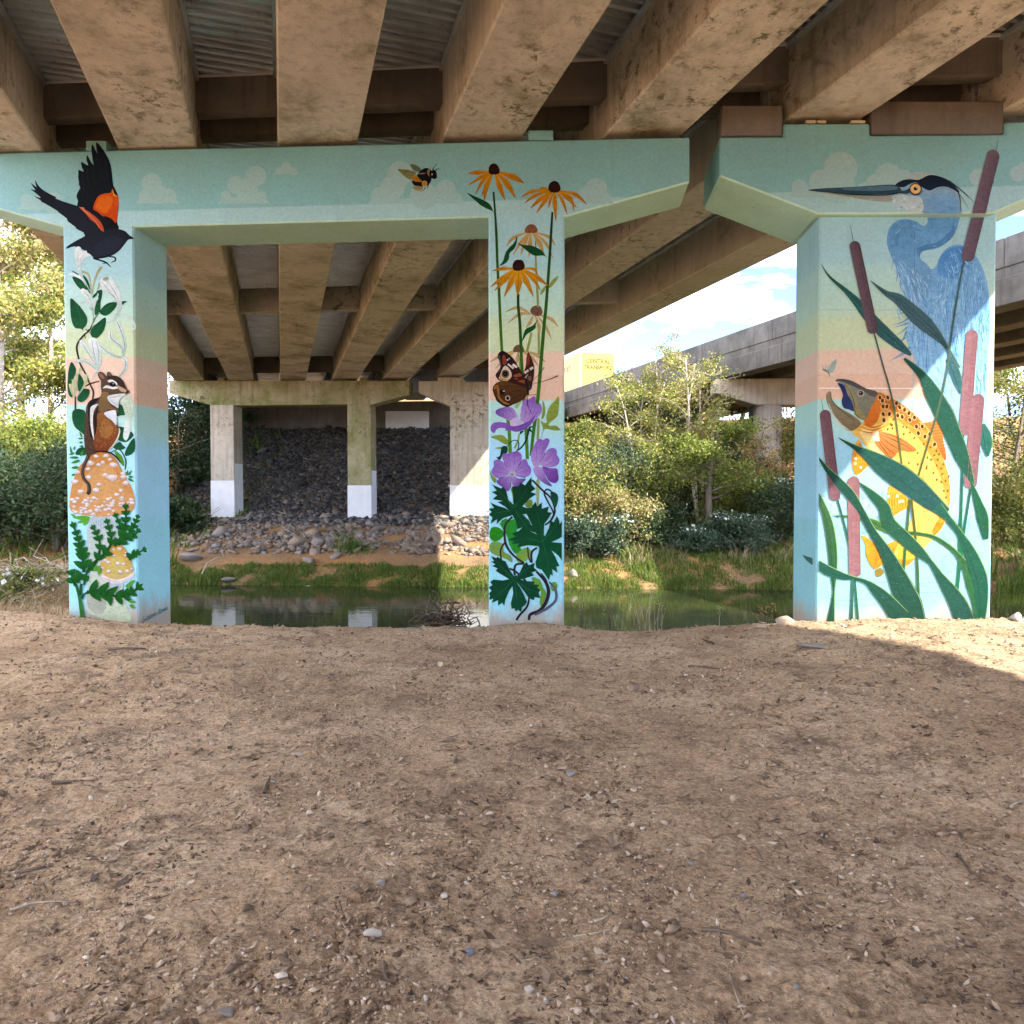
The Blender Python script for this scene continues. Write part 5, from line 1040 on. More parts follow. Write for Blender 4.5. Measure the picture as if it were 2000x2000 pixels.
for P_ in ([(1360, 510), (1420, 420), (1510, 310)], [(1460, 550), (1510, 485), (1620, 490)], [(1140, 1060), (1100, 1130), (980, 1205)], [(1240, 960), (1210, 1060), (1190, 1110)], [(1280, 860), (1250, 950), (1230, 990)]): m.stroke(fL(P_), [2, 1.2, .5], '121016')
m.done()

# ================================================================ wide pier: water, heron, trout, cattails
GW = 1.0
m = Motif('painted_water', pier_b, SURF_WIDE, 0, 0.62)
for (x, y, rx, ry, a0, a1, w_) in ((460, 960, 200, 70, 1.4, 4.4, 2.2), (470, 960, 170, 48, 1.6, 4.6, 1.6), (520, 960, 300, 110, .6, 3.2, 2), (600, 1010, 340, 110, .4, 2.4, 1.6), (800, 850, 160, 60, .2, 3.0, 2.4), (1300, 930, 130, 20, 0, 6.2, 1.4), (1250, 960, 200, 40, 0, 3.1, 1.4), (1440, 740, 60, 75, 0, 6.0, 3.2), (1440, 750, 34, 44, .5, 6.2, 2.6), (1330, 690, 90, 60, 2.5, 5.2, 3), (480, 730, 40, 60, 3.5, 7.5, 3), (270, 640, 50, 40, 2.0, 5.5, 2.4), (440, 600, 60, 200, 4.0, 5.6, 3), (1450, 480, 60, 50, 1, 5, 3), (1660, 370, 40, 60, 1, 5, 3), (700, 800, 60, 80, 1.8, 3.2, 3)):
    P_ = [(x + rx * math.cos(a), y + ry * math.sin(a)) for a in np.linspace(a0, a1, 12)]; m.stroke(fK(P_), [.4, w_, w_, .4], '8fc4c6', bump=.5)
for i in range(150):
    x, y = rg.choice([(rg.uniform(235, 520), rg.uniform(60, 620)), (rg.uniform(650, 900), rg.uniform(100, 500)), (rg.uniform(1250, 1760), rg.uniform(200, 680))]); r_ = rg.uniform(.8, 3.6)
    p = fK([(x, y)])[0]; m.ell(p[0], p[1], r_, r_ * .95, rg.choice(['8fc4c6', '9ccfd0', '7fb4b8', 'c8e8ea']), n=10, bump=.15)
m.lay += 1; m.poly(fK([(1240, 560), (1310, 520), (1420, 560), (1480, 620), (1420, 650), (1340, 640), (1280, 690), (1230, 640)]), '9fd0cf', k=3); m.poly(fK([(430, 400), (500, 460), (520, 620), (470, 600), (420, 500)]), '9fd0cf', k=3); m.poly(fK([(700, 400), (830, 430), (860, 540), (760, 520)]), '9fd0cf', k=3)
m.done()['kind'] = 'stuff'
m = Motif('painted_heron', pier_b, SURF_WIDE, 30, 0.85)
body = fI([(1170, 500), (1160, 610), (1120, 652), (1060, 612), (980, 590), (890, 600), (820, 660), (795, 740), (795, 820), (830, 920), (870, 1000), (900, 1100), (930, 1200), (950, 1280), (990, 1350), (990, 1500), (960, 1620), (1000, 1760), (1050, 1860)]) + fJ([(1140, 120), (1205, 190), (1245, 300), (1310, 400), (1380, 520), (1440, 760), (1600, 800), (1690, 820), (1712, 1020), (1755, 1032), (1742, 800), (1775, 560), (1790, 350), (1792, 0)]) + fI([(1720, 1600), (1715, 1350), (1690, 1150), (1640, 1000), (1560, 880), (1480, 825), (1400, 820), (1320, 860), (1262, 940), (1236, 1010), (1190, 1036), (1130, 990), (1090, 930), (1100, 890), (1140, 868), (1250, 850), (1350, 780), (1410, 700), (1440, 600), (1450, 480)])
m.poly(body, '5f95c0', '93c6e6', ((1790, 430), (1850, 800)), k=3)
m.poly(fI([(830, 660), (900, 610), (990, 605), (1040, 660), (1040, 800), (1000, 900), (1020, 1000), (960, 960), (880, 960), (820, 840)]), '5a8eb8', '6a9ec6')
m.poly(fI([(1060, 860), (1130, 820), (1250, 790), (1340, 720), (1390, 640), (1400, 720), (1330, 800), (1230, 850), (1110, 880), (1085, 930)]), '4f82b0')
m.poly(fI([(1250, 1010), (1270, 930), (1330, 870), (1410, 835), (1490, 845), (1560, 900), (1500, 1000), (1420, 1120), (1330, 1120), (1260, 1090)]), '4c86c0', '5c96cc')
m.poly(fI([(1000, 1000), (1100, 960), (1190, 1050), (1180, 1200), (1100, 1350), (1020, 1200)]), '6c9cc2')
for i in range(230):     # fine feather strokes on the neck and wing
    t = rg.random()
    if i % 3 == 0: x, y = rg.uniform(900, 1150), rg.uniform(1060, 1750); P_ = [(x, y), (x - 10 + rg.uniform(-20, 20), y + 70), (x + 20, y + 150)]
    elif i % 3 == 1: x, y = rg.uniform(1180, 1680), rg.uniform(1050, 1500); P_ = [(x, y), (x - 40, y + 120), (x - 20, y + 260)]
    else: x, y = rg.uniform(1080, 1680), rg.uniform(1500, 1850); P_ = [(x, y), (x - 10, y + 110), (x + 6, y + 240)]
    if x < 1000 and y > 1500: continue
    m.stroke(fI(P_), [.2, rg.uniform(.6, 1.9), .2], rg.choice(['8fbfe0', '84b6de', '4a80b4', '5b94c8', '6ea4d2', 'a4d0ea']), bump=.12)
for i in range(60):
    x, y = rg.uniform(1640, 1780), rg.uniform(20, 560); m.stroke(fJ([(x, y), (x - 6, y + 120), (x - 10, y + 240)]), [.3, 2, .3], rg.choice(['8cc0e6', '5b94c8', 'a8d4ee']), bump=.25)
for i in range(14):
    a = 2.2 + i * .12 * 1.0; m.stroke(fI([(920 + 90 * math.cos(a), 760 + 110 * math.sin(a) * -1 + 40), (930 + 40 * math.cos(a), 740 - 60 * math.sin(a) + 40)]), [.3, 1.2], '4a80ac', bump=.2)
for P_ in ([(840, 900), (850, 960), (836, 1030)], [(850, 930), (880, 1040), (890, 1120)], [(870, 980), (885, 1080), (875, 1160)], [(985, 1480), (920, 1520), (830, 1540)], [(985, 1520), (920, 1545), (850, 1560)], [(970, 1560), (930, 1600), (880, 1630)], [(965, 1600), (940, 1660), (890, 1690)], [(990, 1400), (940, 1430), (900, 1440)], [(960, 1650), (930, 1680), (920, 1720)], [(1000, 1740), (920, 1800), (810, 1870)], [(1000, 1770), (930, 1810), (850, 1850)], [(900, 1060), (915, 1140), (920, 1240)]): m.stroke(fI(P_), [4, 2, .3], '5f94be')
for P_ in ([(1040, 700), (1042, 860), (1040, 1100)],): m.stroke(fI(P_), [.6, .8, .6], '46749c')
for a, b in (((940, 1180), (960, 1330)), ((990, 1200), (1010, 1380)), ((1050, 1150), (1090, 1380)), ((930, 1070), (1000, 1160)), ((1110, 1130), (1180, 1260)), ((1200, 1300), (1300, 1260)), ((1190, 1360), (1290, 1250)), ((1240, 1420), (1330, 1270))): m.stroke(fI([a, ((a[0] + b[0]) / 2 + 14, (a[1] + b[1]) / 2), b]), [.3, 2, .3], 'a8cce2')
hp = fI([(1310, 480), (1310, 620), (1220, 740), (1080, 770), (960, 680), (880, 760), (910, 900), (1000, 1050), (1080, 1250), (1180, 1500), (1300, 1800), (1450, 2200)])
brushwork(m, body, hp, 420, ['7fb2da', '6fa6d2', '5288b8', '4a80b0', '94c2e2', '639ac8'], 6, 16, (.5, 1.6))
brushwork(m, fI([(1240, 1060), (1262, 940), (1320, 860), (1400, 820), (1480, 825), (1560, 880), (1640, 1000), (1690, 1150), (1715, 1350), (1720, 1800), (1300, 1800), (1250, 1400)]), fI([(1420, 830), (1500, 1000), (1480, 1300), (1450, 1700), (1440, 2000)]), 200, ['9ccbec', '8cc0e6', '5b94c8', 'b0d8f0', '74aedc', '4b86c2'], 10, 30, (.6, 1.8))
brushwork(m, fI([(830, 900), (1000, 1000), (1120, 1120), (1130, 1500), (1080, 1800), (1000, 1750), (970, 1600), (990, 1400), (930, 1200)]), fI([(880, 900), (960, 1100), (1040, 1400), (1040, 1800)]), 120, ['b4d8ee', 'a0cce8', '7ab0da', '5f98c8', 'c4e2f2'], 10, 34, (.5, 1.6))
# head
m.poly(fI([(870, 285), (950, 300), (1010, 265), (1060, 260), (1120, 310), (1180, 335), (1250, 305), (1340, 300), (1420, 360), (1450, 430), (1448, 560), (1170, 575), (1110, 522), (1000, 510), (900, 480), (830, 430), (820, 380), (880, 365), (960, 370)]), '86a9bc', '6f9cc0', k=3)
m.poly(fI([(1150, 420), (1250, 360), (1380, 370), (1420, 450), (1400, 560), (1250, 570), (1200, 500)]), '7ba7c8', '6496c4')
m.poly(fI([(960, 232), (1000, 190), (1080, 163), (1170, 173), (1240, 192), (1100, 235), (1000, 242)]), 'a3b6b0', k=3)
m.poly(fI([(865, 282), (930, 240), (1000, 230), (1080, 235), (1170, 193), (1260, 203), (1350, 243), (1420, 310), (1442, 352), (1340, 300), (1250, 302), (1180, 332), (1120, 310), (1060, 260), (1000, 272), (950, 300), (900, 300)]), '131c28', '1c2a3c', k=3)
for P_, w_ in (([(1350, 245), (1460, 330), (1585, 445)], [3, 2, .4]), ([(1400, 310), (1470, 400), (1530, 500)], [1.5, 1, .3]), ([(1420, 300), (1500, 360), (1565, 430)], [1.5, 1, .3]), ([(1430, 340), (1452, 420), (1450, 520)], [1.5, 1.6, .5])): m.stroke(fI(P_), w_, '22303e')
m.poly(fI([(830, 395), (880, 372), (1000, 377), (1080, 387), (1115, 430), (1122, 500), (1080, 527), (980, 505), (880, 470), (838, 440)]), 'a9bec0', 'bccbcc')
for i in range(12): x, y = rg.uniform(850, 1090), rg.uniform(390, 500); m.ell(*fI([(x, y)])[0], 3, 1.8, rg.choice(['c4d2d2', '93abb4']), bump=.2)
m.poly(fI([(880, 330), (950, 332), (1000, 310), (1012, 342), (960, 362), (890, 352)]), '33485a')
m.poly(fI([(85, 325), (250, 310), (480, 300), (700, 285), (860, 280), (920, 320), (900, 358), (700, 368), (500, 368), (300, 352), (150, 340)]), '33505e', '2a4452', k=3)
m.poly(fI([(400, 312), (700, 292), (850, 290), (880, 320), (700, 335), (450, 330)]), '4f7080', k=3)
m.poly(fI([(140, 340), (300, 354), (500, 370), (700, 374), (822, 376), (832, 432), (640, 422), (480, 392), (250, 352)]), '7f8674', '97a094', k=3)
m.stroke(fI([(90, 326), (300, 350), (500, 369), (780, 372), (930, 350)]), [.6, 1.4, 2, 2, .8], '141e26'); m.stroke(fI([(160, 343), (400, 378), (560, 405)]), [.6, 1.4, .6], 'a08a64')
p = fI([(1050, 317)])[0]; m.ell(*p, 12.5, 11.5, '16222c'); m.ell(*p, 10.4, 9.8, 'd8a860'); m.ell(*p, 9, 8, 'e4bc7c'); m.ell(p[0], p[1] - .6, 4, 3.7, '0e0c0c'); m.ell(p[0] + 1.4, p[1] - 2, 1, 1, 'f0f0f0')
m.stroke(fI([(990, 330), (1030, 372), (1090, 362), (1120, 320)]), [.5, 1.6, 1.6, .5], '2a4050')
m.done()
# ---- trout
m = Motif('painted_trout', pier_b, SURF_WIDE, 160, 0.66)
m.poly(fK([(655, 490), (700, 500), (780, 560), (850, 575), (1000, 520), (960, 600), (950, 660), (1000, 700), (1130, 690), (1080, 750), (1000, 770), (900, 740), (860, 740), (770, 790), (700, 680), (690, 570)]), 'd8a030', 'b88a28', k=3)
for i in range(9): t = i / 8; m.stroke(fK([(960 - 20 * t, 610 + 60 * t), (830 - 20 * t, 610 + 90 * t), (700 + 80 * t, 520 + 250 * t)]), [.6, 1.4, .8], '9a6c1c', bump=.4)
m.poly(fK([(780, 800), (830, 780), (858, 820), (820, 857), (785, 850)]), '8a7a34')
m.poly(fJ([(1215, 580), (1280, 570), (1370, 535), (1385, 640), (1390, 740), (1412, 830), (1416, 912), (1380, 880), (1320, 760), (1260, 650)]), 'd88844', 'c86c2c', k=3)
for i in range(12): y = 580 + i * 26; x = 1250 + i * 12; m.stroke(fJ([(x, y), (x + 60, y - 14), (min(1400, x + 120), y - 6)]), [.5, 1, .4], '8e4420', bump=.3)
m.poly(fJ([(630, 730), (665, 800), (722, 940), (690, 990), (620, 1046), (580, 1000), (570, 900), (590, 800)]), 'e8a838', 'd88c20', k=3)
for i in range(6): x = 590 + i * 22; m.stroke(fJ([(640, 760), (x + 10, 880), (x, 990 - i * 4)]), [.4, .9, .4], 'a8681c', bump=.3)
for (x, y) in ((605, 900), (650, 980), (600, 945)): m.ell(*fJ([(x, y)])[0], 2.6, 2.6, 'f4f0e0')
m.poly(fK([(920, 40), (1070, 150), (1092, 220), (1010, 270), (950, 306), (910, 270), (890, 180), (895, 90)]), 'e8aa40', 'e09a28', k=3)
for i in range(7): x = 905 + i * 24; m.stroke(fK([(930 + i * 18, 70 + i * 12), (x, 170), (x + 4, 270 - i * 6)]), [.4, 1.2, .6], 'b46c14', bump=.3)
for (x, y) in ((978, 132), (1025, 178), (998, 185), (900, 135)): m.ell(*fK([(x, y)])[0], 2.6, 2.6, 'f4f4ea')
body = fJ([(720, 360), (800, 305), (900, 345), (960, 380), (1050, 430), (1130, 500), (1210, 580), (1270, 660), (1320, 770), (1380, 880), (1420, 980), (1442, 1100), (1456, 1200), (1448, 1300)]) + fK([(1430, 300), (1380, 420), (1300, 510), (1220, 600), (1120, 690), (1000, 700), (952, 660), (965, 600), (1010, 520), (1060, 440), (1100, 350), (1112, 250)]) + fJ([(1112, 1290), (1085, 1220), (1000, 1130), (900, 1000), (800, 890), (700, 790), (640, 720), (570, 665), (640, 600), (690, 540)])
m.poly(body, 'f0c05c', 'eec768', ((1700, 800), (1900, 1050)), k=3)
m.poly(fJ([(800, 305), (900, 345), (1050, 430), (1210, 580), (1320, 770), (1420, 980), (1456, 1200), (1440, 1330), (1400, 1180), (1340, 1000), (1260, 850), (1160, 710), (1020, 590), (900, 520), (800, 470)]), 'd8923c', 'e4a440', k=3)
m.poly(fJ([(790, 310), (900, 350), (1050, 435), (1180, 560), (1240, 640), (1130, 620), (1000, 520), (880, 440), (790, 420)]), 'b8702c', k=3)
m.poly(fK([(1440, 240), (1420, 320), (1370, 430), (1290, 500), (1300, 420), (1360, 330)]), 'e08c24', k=3); m.poly(fJ([(640, 660), (760, 660), (880, 780), (1000, 960), (1060, 1100), (900, 980), (760, 830)]), 'f4dc94', k=3)
m.poly(fK([(960, 610), (1060, 560), (1140, 600), (1130, 690), (1000, 700)]), 'e0b840', k=3)
tp = fJ([(720, 500), (900, 600), (1080, 760), (1220, 960), (1290, 1200)]) + fK([(1290, 300), (1200, 480), (1080, 620)])
brushwork(m, body, tp, 330, ['e8b04c', 'f2cc78', 'e09a3c', 'f6d890', 'dc9434', 'ecbc5c'], 5, 14, (.5, 1.8), bump=.05)
m.poly(fJ([(720, 420), (800, 330), (825, 450), (800, 560), (740, 612), (680, 580), (700, 500)]), 'dc8434', 'd06c22')
for P_ in ([(640, 610), (760, 645), (890, 600)], [(620, 640), (740, 668), (860, 640)], [(660, 585), (760, 620), (850, 590)]): m.stroke(fJ(P_), [.6, 2.6, .8], 'c46424')
m.poly(fJ([(420, 205), (440, 185), (500, 185), (580, 205), (700, 270), (800, 302), (770, 390), (735, 450), (692, 552), (650, 540), (600, 490), (580, 460), (560, 390), (540, 330), (500, 240), (450, 215)]), '8c8c7c', '7c7c64', k=3)
m.poly(fJ([(425, 200), (440, 187), (500, 187), (580, 207), (700, 272), (798, 303), (770, 350), (680, 300), (560, 240), (470, 205)]), '4c4a4c', '6a6058', k=3)
m.poly(fJ([(440, 222), (500, 240), (530, 320), (570, 390), (587, 472), (540, 458), (495, 442), (478, 380), (490, 330), (468, 270)]), '2a3560', '333f6c', k=3)
m.poly(fJ([(500, 215), (560, 270), (600, 350), (640, 450), (692, 520), (682, 556), (620, 532), (588, 480), (590, 400), (550, 320)]), 'a09a70', '8e8454', k=3); m.stroke(fJ([(505, 222), (555, 300), (592, 400), (600, 490), (650, 540)]), [.5, 1.6, 1.6, 1.2, .5], '5a5438')
m.poly(fJ([(365, 295), (385, 310), (390, 360), (430, 420), (490, 460), (560, 500), (640, 560), (645, 602), (560, 655), (500, 622), (430, 552), (380, 470), (345, 390), (340, 330)]), '968a70', '7c6c4c', k=3)
m.stroke(fJ([(360, 400), (400, 500), (470, 590), (570, 662)]), [1, 2.4, 2.8, 1], 'd8d0b8'); m.stroke(fJ([(375, 320), (400, 390), (480, 470), (600, 560)]), [.6, 1.6, 2, .8], '5c5240')
p = fJ([(650, 313)])[0]; m.ell(*p, 7, 6.6, 'b4b0a4'); m.ell(*p, 5, 4.8, '6c4c30'); m.ell(p[0], p[1], 2.8, 2.8, '100c0c'); m.ell(p[0] - 1, p[1] - 1, .9, .9, 'f0f0f0')
big = [(845, 380), (892, 352), (884, 432), (850, 432), (822, 352), (852, 500), (907, 500), (857, 555), (1000, 440), (1042, 462), (970, 402), (1082, 492), (1022, 525), (982, 512), (1090, 552), (1132, 532), (1150, 612), (1202, 612), (1167, 672), (1226, 702), (1270, 682), (1312, 772)]
for (x, y) in big: p = fJ([(x, y)])[0]; m.ell(p[0], p[1], 4.8, 5.8, 'eeb878', rg.uniform(-.4, .4), bump=.5)
for (x, y) in big: p = fJ([(x, y)])[0]; m.ell(p[0], p[1], 3.0, 4.2, '5a3414', rg.uniform(-.4, .4), bump=.5)
for (x, y) in [(930, 600), (892, 636), (1030, 615), (1060, 620), (920, 590), (942, 550), (1092, 665), (1036, 680), (1130, 715), (1216, 770), (1160, 850), (1250, 890), (1282, 910), (1330, 830), (1310, 870), (1332, 960), (1372, 990), (1302, 1030), (1242, 970), (1162, 950), (1082, 940), (1342, 910), (1382, 1040), (1412, 1100), (1372, 1110), (1332, 1090), (1396, 1190), (1432, 1190), (1416, 1250), (1276, 800), (1352, 860), (1390, 950), (1240, 990), (1310, 1330), (1360, 1310), (1440, 1060), (935, 628)]: p = fJ([(x, y)])[0]; m.ell(p[0], p[1], 1.7, 2.6, '7a5420', rg.uniform(-.2, .8), bump=.1, n=8)
m.ell(*fJ([(790, 700)])[0], 9, 11, 'f6e0b8'); m.poly(fJ([(810, 660), (900, 670), (1000, 710), (1080, 760), (1152, 825), (1080, 840), (1000, 830), (930, 902), (880, 880), (770, 750), (822, 742)]), 'cf8c50', 'a8642c', k=3)
for P_ in ([(820, 680), (960, 740), (1120, 825)], [(820, 700), (930, 780), (1020, 830)], [(810, 720), (900, 820), (970, 860)], [(800, 730), (860, 820), (920, 895)], [(830, 668), (950, 700), (1080, 770)]): m.stroke(fJ(P_), [.4, 1.6, .4], '7c3c18')
m.stroke(fJ([(1060, 1020), (1150, 1060), (1260, 1140)]), [.4, 1.2, .4], 'b06818')
m.done()
m = Motif('painted_moth', pier_b, SURF_WIDE, 40, 0.9)
m.poly(fJ([(345, 100), (385, 40), (432, 5), (425, 70), (400, 128), (365, 125)]), '8aa094', '9eb0a4', k=3); m.stroke(fJ([(308, 98), (340, 112), (362, 130), (370, 166)]), [3.5, 4.5, 3, .6], '6c7a70'); m.stroke(fJ([(318, 96), (300, 60)]), .8, '6c7a70'); m.stroke(fJ([(330, 100), (340, 60)]), .8, '6c7a70')
m.stroke(fJ([(370, 110), (420, 30)]), .8, '6c8478')
m.done()
# ---- reed leaves and cattails
def reed(P, w, c, c2, edge='6fa04c', base=330, gain=1.15):
    m = Motif('painted_reed_leaf', pier_b, SURF_WIDE, base, gain)
    n = len(P); m.stroke(P, w, c, c2)
    Q = cat_rom(P, False, 5); wl = w if len(w) == n else [np.interp(i / (n - 1), np.linspace(0, 1, len(w)), w) for i in range(n)]
    E = []
    for i, (a, ww) in enumerate(zip(P, wl)):
        b0, b1 = P[max(i - 1, 0)], P[min(i + 1, n - 1)]; dx, dy = b1[0] - b0[0], b1[1] - b0[1]; l = math.hypot(dx, dy) or 1; E.append((a[0] + dy / l * ww * .46, a[1] - dx / l * ww * .46))
    m.stroke(E, [.4] + [1.3] * (n - 2) + [.4] if n > 2 else 1, edge)
    for s_ in (-.2, .12): 
        E2 = [(p[0] + s_ * ww, p[1]) for p, ww in zip(P, wl)]; m.stroke(E2, [.2] + [1.1] * (n - 2) + [.2], rg.choice(['1c6650', '17503e', '2f7a5c']))
    for i in range(int(sum(wl) / 12)):
        j = rg.randrange(1, len(Q) - 1); m.ell(Q[j][0] + rg.uniform(-.3, .3) * max(wl), Q[j][1], rg.uniform(.3, .9), rg.uniform(.3, .8), '8fb4a8', n=6, bump=.05)
    m.done()
L1, L2 = '2c5c58', '2f6a5a'
reed(fI([(200, 990), (280, 1110), (420, 1230), (520, 1330), (620, 1450), (760, 1600), (900, 1720), (1010, 1810)]), [.4, 4, 9, 16, 22, 25, 19, 5], '24544c', '3c646c', '44705c', 330, 0.70)
reed(fI([(645, 1140), (780, 1250), (900, 1310), (1050, 1450), (1150, 1540), (1250, 1640), (1330, 1740), (1430, 1932)]), [.4, 10, 22, 31, 30, 18, 8, 12], '4a6a76', '4a6a70', '6a8c60', 330, 0.68)
reed(fJ([(1440, 0), (1490, 110), (1530, 230), (1545, 320)]), [12, 20, 16, .5], '3c6470', '44707a', '6a8c60', 334, 0.62)
reed(fJ([(1040, 0), (1200, 150), (1300, 320), (1400, 500), (1480, 680), (1560, 880), (1640, 1080), (1662, 1130)]), [5, 17, 32, 38, 34, 30, 12, 4], '2f6256', '2a6450', '8ab070', 345, 0.52)
reed(fK([(1640, 0), (1700, 180), (1745, 330), (1775, 520)]), [3, 16, 24, 10], '2a6a4c', '285f48', '8ac070', 350, 0.52)
reed(fJ([(1745, 590), (1770, 680), (1785, 780), (1790, 880)]), [8, 22, 22, 4], '3f8078', '2f7064', '8ac070', 332, 0.52)
reed(fK([(385, 310), (520, 315), (680, 340), (800, 390), (950, 460), (1150, 470), (1300, 500), (1420, 570), (1510, 650), (1600, 780), (1650, 930), (1700, 1100), (1715, 1260)]), [.4, 5, 9, 16, 11, 8, 8, 9, 10, 18, 24, 22, 14], '5a823f', '2f6a44', '8ac070', 355, 0.52)
reed(fJ([(445, 710), (600, 800), (720, 870), (850, 960), (1000, 1060), (1150, 1170), (1280, 1280), (1420, 1390)]), [.4, 10, 24, 40, 48, 44, 36, 20], '2a6050', '2f5f60', '9abf70', 400, 0.52)
reed(fK([(1330, 230), (1430, 330), (1540, 470), (1640, 660), (1715, 860), (1738, 1050), (1740, 1260)]), [26, 14, 13, 26, 32, 26, 10], '2f6858', '245f48', '8ac060', 405, 0.52)
reed(fJ([(630, 1110), (750, 1220), (860, 1340)]) + fK([(900, 370), (1030, 500), (1150, 610), (1280, 730), (1360, 850), (1450, 980), (1530, 1110), (1590, 1260)]), [.4, 16, 24, 28, 28, 24, 10, 16, 28, 36, 40], '2f6648', '2c5a50', '9ac070', 420, 0.52)
reed(fJ([(250, 860), (350, 1000), (450, 1110), (560, 1230)]) + fK([(650, 260), (760, 460), (870, 630), (950, 790), (1020, 950), (1090, 1100), (1130, 1260)]), [.4, 10, 18, 20, 14, 16, 24, 34, 44, 48, 46], '285a4c', '2a5648', '9ac070', 450, 0.52)
reed(fK([(240, 55), (300, 200), (360, 380), (395, 600), (405, 800), (408, 1000), (380, 1260)]), [.4, 12, 18, 19, 15, 4, 15], '4a7240', '24583f', '9ac070', 440, 0.52)
reed(fK([(120, 660), (220, 715), (350, 800), (480, 850), (580, 868), (700, 905), (800, 990), (900, 1090), (1010, 1230)]), [.4, 14, 20, 15, 7, 9, 22, 30, 40], '2a6052', '2a5648', '9ac070', 460, 0.52)
def cattail(F1, top, F2, bot, wpx, tip, stem, c, c2, base, gain, curve=0.0):
    m = Motif('painted_cattail', pier_b, SURF_WIDE, base, gain)
    if stem: m.stroke(stem[0], stem[1], stem[2], stem[3])
    a = F1([top])[0]; b = F2([bot])[0]; dx, dy = b[0] - a[0], b[1] - a[1]; l = math.hypot(dx, dy); ux, uy = dx / l, dy / l
    if tip: m.stroke(tip, [.5, 1.4], c2)
    h = wpx / 2; P_ = []
    for ang in np.linspace(math.pi, 2 * math.pi, 9): P_.append((h * math.cos(ang), h + h * math.sin(ang)))
    for ang in np.linspace(0, math.pi, 9): P_.append((h * math.cos(ang), l - h * .8 + h * .8 * math.sin(ang)))
    def wp(p): 
        q = p[1] / l; cx = curve * math.sin(math.pi * q); return (a[0] + ux * p[1] + uy * (-(p[0] + cx)) * -1 * -1, a[1] + uy * p[1] + ux * (p[0] + cx))
    def wp(p): cx = curve * math.sin(math.pi * p[1] / l); return (a[0] + ux * p[1] - uy * (p[0] + cx), a[1] + uy * p[1] + ux * (p[0] + cx))
    m.poly([wp(p) for p in P_], c, c2, (wp((-h, l / 2)), wp((h, l / 2))), sm=False)
    for s_ in (-.6, .1, .55): m.stroke([wp((s_ * h, l * .06)), wp((s_ * h, l * .5)), wp((s_ * h, l * .95))], [.3, 1.2, .3], rg.choice([c, c2]))
    for i in range(int(l / 3)): p = wp((rg.uniform(-.8, .8) * h, rg.uniform(.05, .95) * l)); m.ell(p[0], p[1], .7, 1.8, rg.choice([c, c2, c2]), n=6, bump=.05)
    m.done()
cattail(fI, (495, 785), fI, (672, 1618), 21, fI([(463, 640), (492, 790)]), (fI([(675, 1600), (765, 1932)]) + fJ([(890, 200), (945, 430), (985, 700), (1025, 1000)]), [3, 3.4, 3.6, 3.6, 3.6, 3.4], '3c5058', '4c5a1c'), '463a40', '5c4a52', 370, 1.01)
cattail(fN, (1820, 565), fI, (1505, 968), 25, fN([(1836, 522), (1826, 575)]), (fI([(1485, 960), (1430, 1250), (1375, 1600), (1335, 1932)]) + fJ([(1340, 480), (1255, 760), (1155, 1100)]), [3.4, 4, 4, 4, 3.8, 3.8, 3.8], '4a6c70', '4c5a24'), '5c4c54', '71606e', 372, 0.80, curve=-6)
cattail(fI, (1560, 1582), fJ, (1580, 692), 23.5, fI([(1572, 1500), (1564, 1600)]), (fJ([(1570, 690), (1562, 1000), (1552, 1380)]) + fK([(1540, 500), (1540, 700), (1515, 985)]), [4, 4.4, 5, 6.5, 7, 6], '2c6450', '24704c'), '8c6268', '9c747c', 335, 0.64)
cattail(fJ, (1708, 318), fJ, (1632, 1168), 25, None, (fJ([(1638, 1160), (1605, 1380)]) + fK([(1572, 480), (1552, 700)]), [4, 4.4, 5.4, 6], '2f6450', '24704c'), '8a6066', '9a7078', 343, 0.64)
cattail(fJ, (325, 462), fJ, (422, 1278), 21.5, fJ([(295, 358), (312, 470)]), (fJ([(435, 1270)]) + fK([(440, 160), (530, 500), (590, 860), (625, 1260)]), [3, 3.4, 4, 4.6, 5], '2c5c50', '2f6648'), '6c4c52', '7c5c62', 400, 0.71)
cattail(fJ, (585, 1058), fK, (597, 862), 23, fJ([(588, 1015), (590, 1062)]), (fK([(575, 855), (572, 1000), (565, 1260)]), [4.4, 5, 6], '3c6c5c', '2c5c50'), '8c6266', '9a7076', 415, 0.64)
ms = Motif('painted_stem', pier_b, SURF_WIDE, 410, 0.75)
for P_, w_ in (([(1088, 160), (1070, 400), (1050, 600), (1030, 860)], [4, 4.6, 5, 5]), ([(1105, 160), (1140, 500), (1160, 800), (1172, 1260)], [4, 5, 5.4, 6])): ms.stroke(fK(P_), w_, '4c5a2c', '2c5f3c')
ms.done()
# tip of the low reed leaf wrapped round the corner on the shaded side face
uL = uz(1598, 700, 0.10)[0] - 0.003
def side_pt(px, py):
    d = ray(px, py); p0 = NEAR_P + U * uL; t = (p0 - CAM).dot(U) / d.dot(U); return CAM + d * t - NEAR_P
V = [side_pt(*p) for p in fK([(120, 660), (216, 690), (216, 755), (165, 715)])]
me = mesh('painted_reed_leaf', V, [(0, 1, 2, 3)]); at = me.color_attributes.new('paint', 'FLOAT_COLOR', 'POINT'); at.data.foreach_set('color', [0.03, 0.11, 0.08, 1] * 4); link('painted_reed_leaf', me, M['mural'], pier_b)
# form joints in the concrete of the wide column
ms = Motif('form_joint', pier_b, SURF_WIDE, 2, 1.0)
for y_ in (605, 758): ms.stroke([(1600, y_), (1770, y_ + .5), (1941, y_ + .8)], 1.6, '86b2b4' if y_ < 700 else 'e8e0d0')
ms.stroke([(1787, 440), (1786, 620), (1780, 920)], 1.4, '7fa9b0')
ms.done()

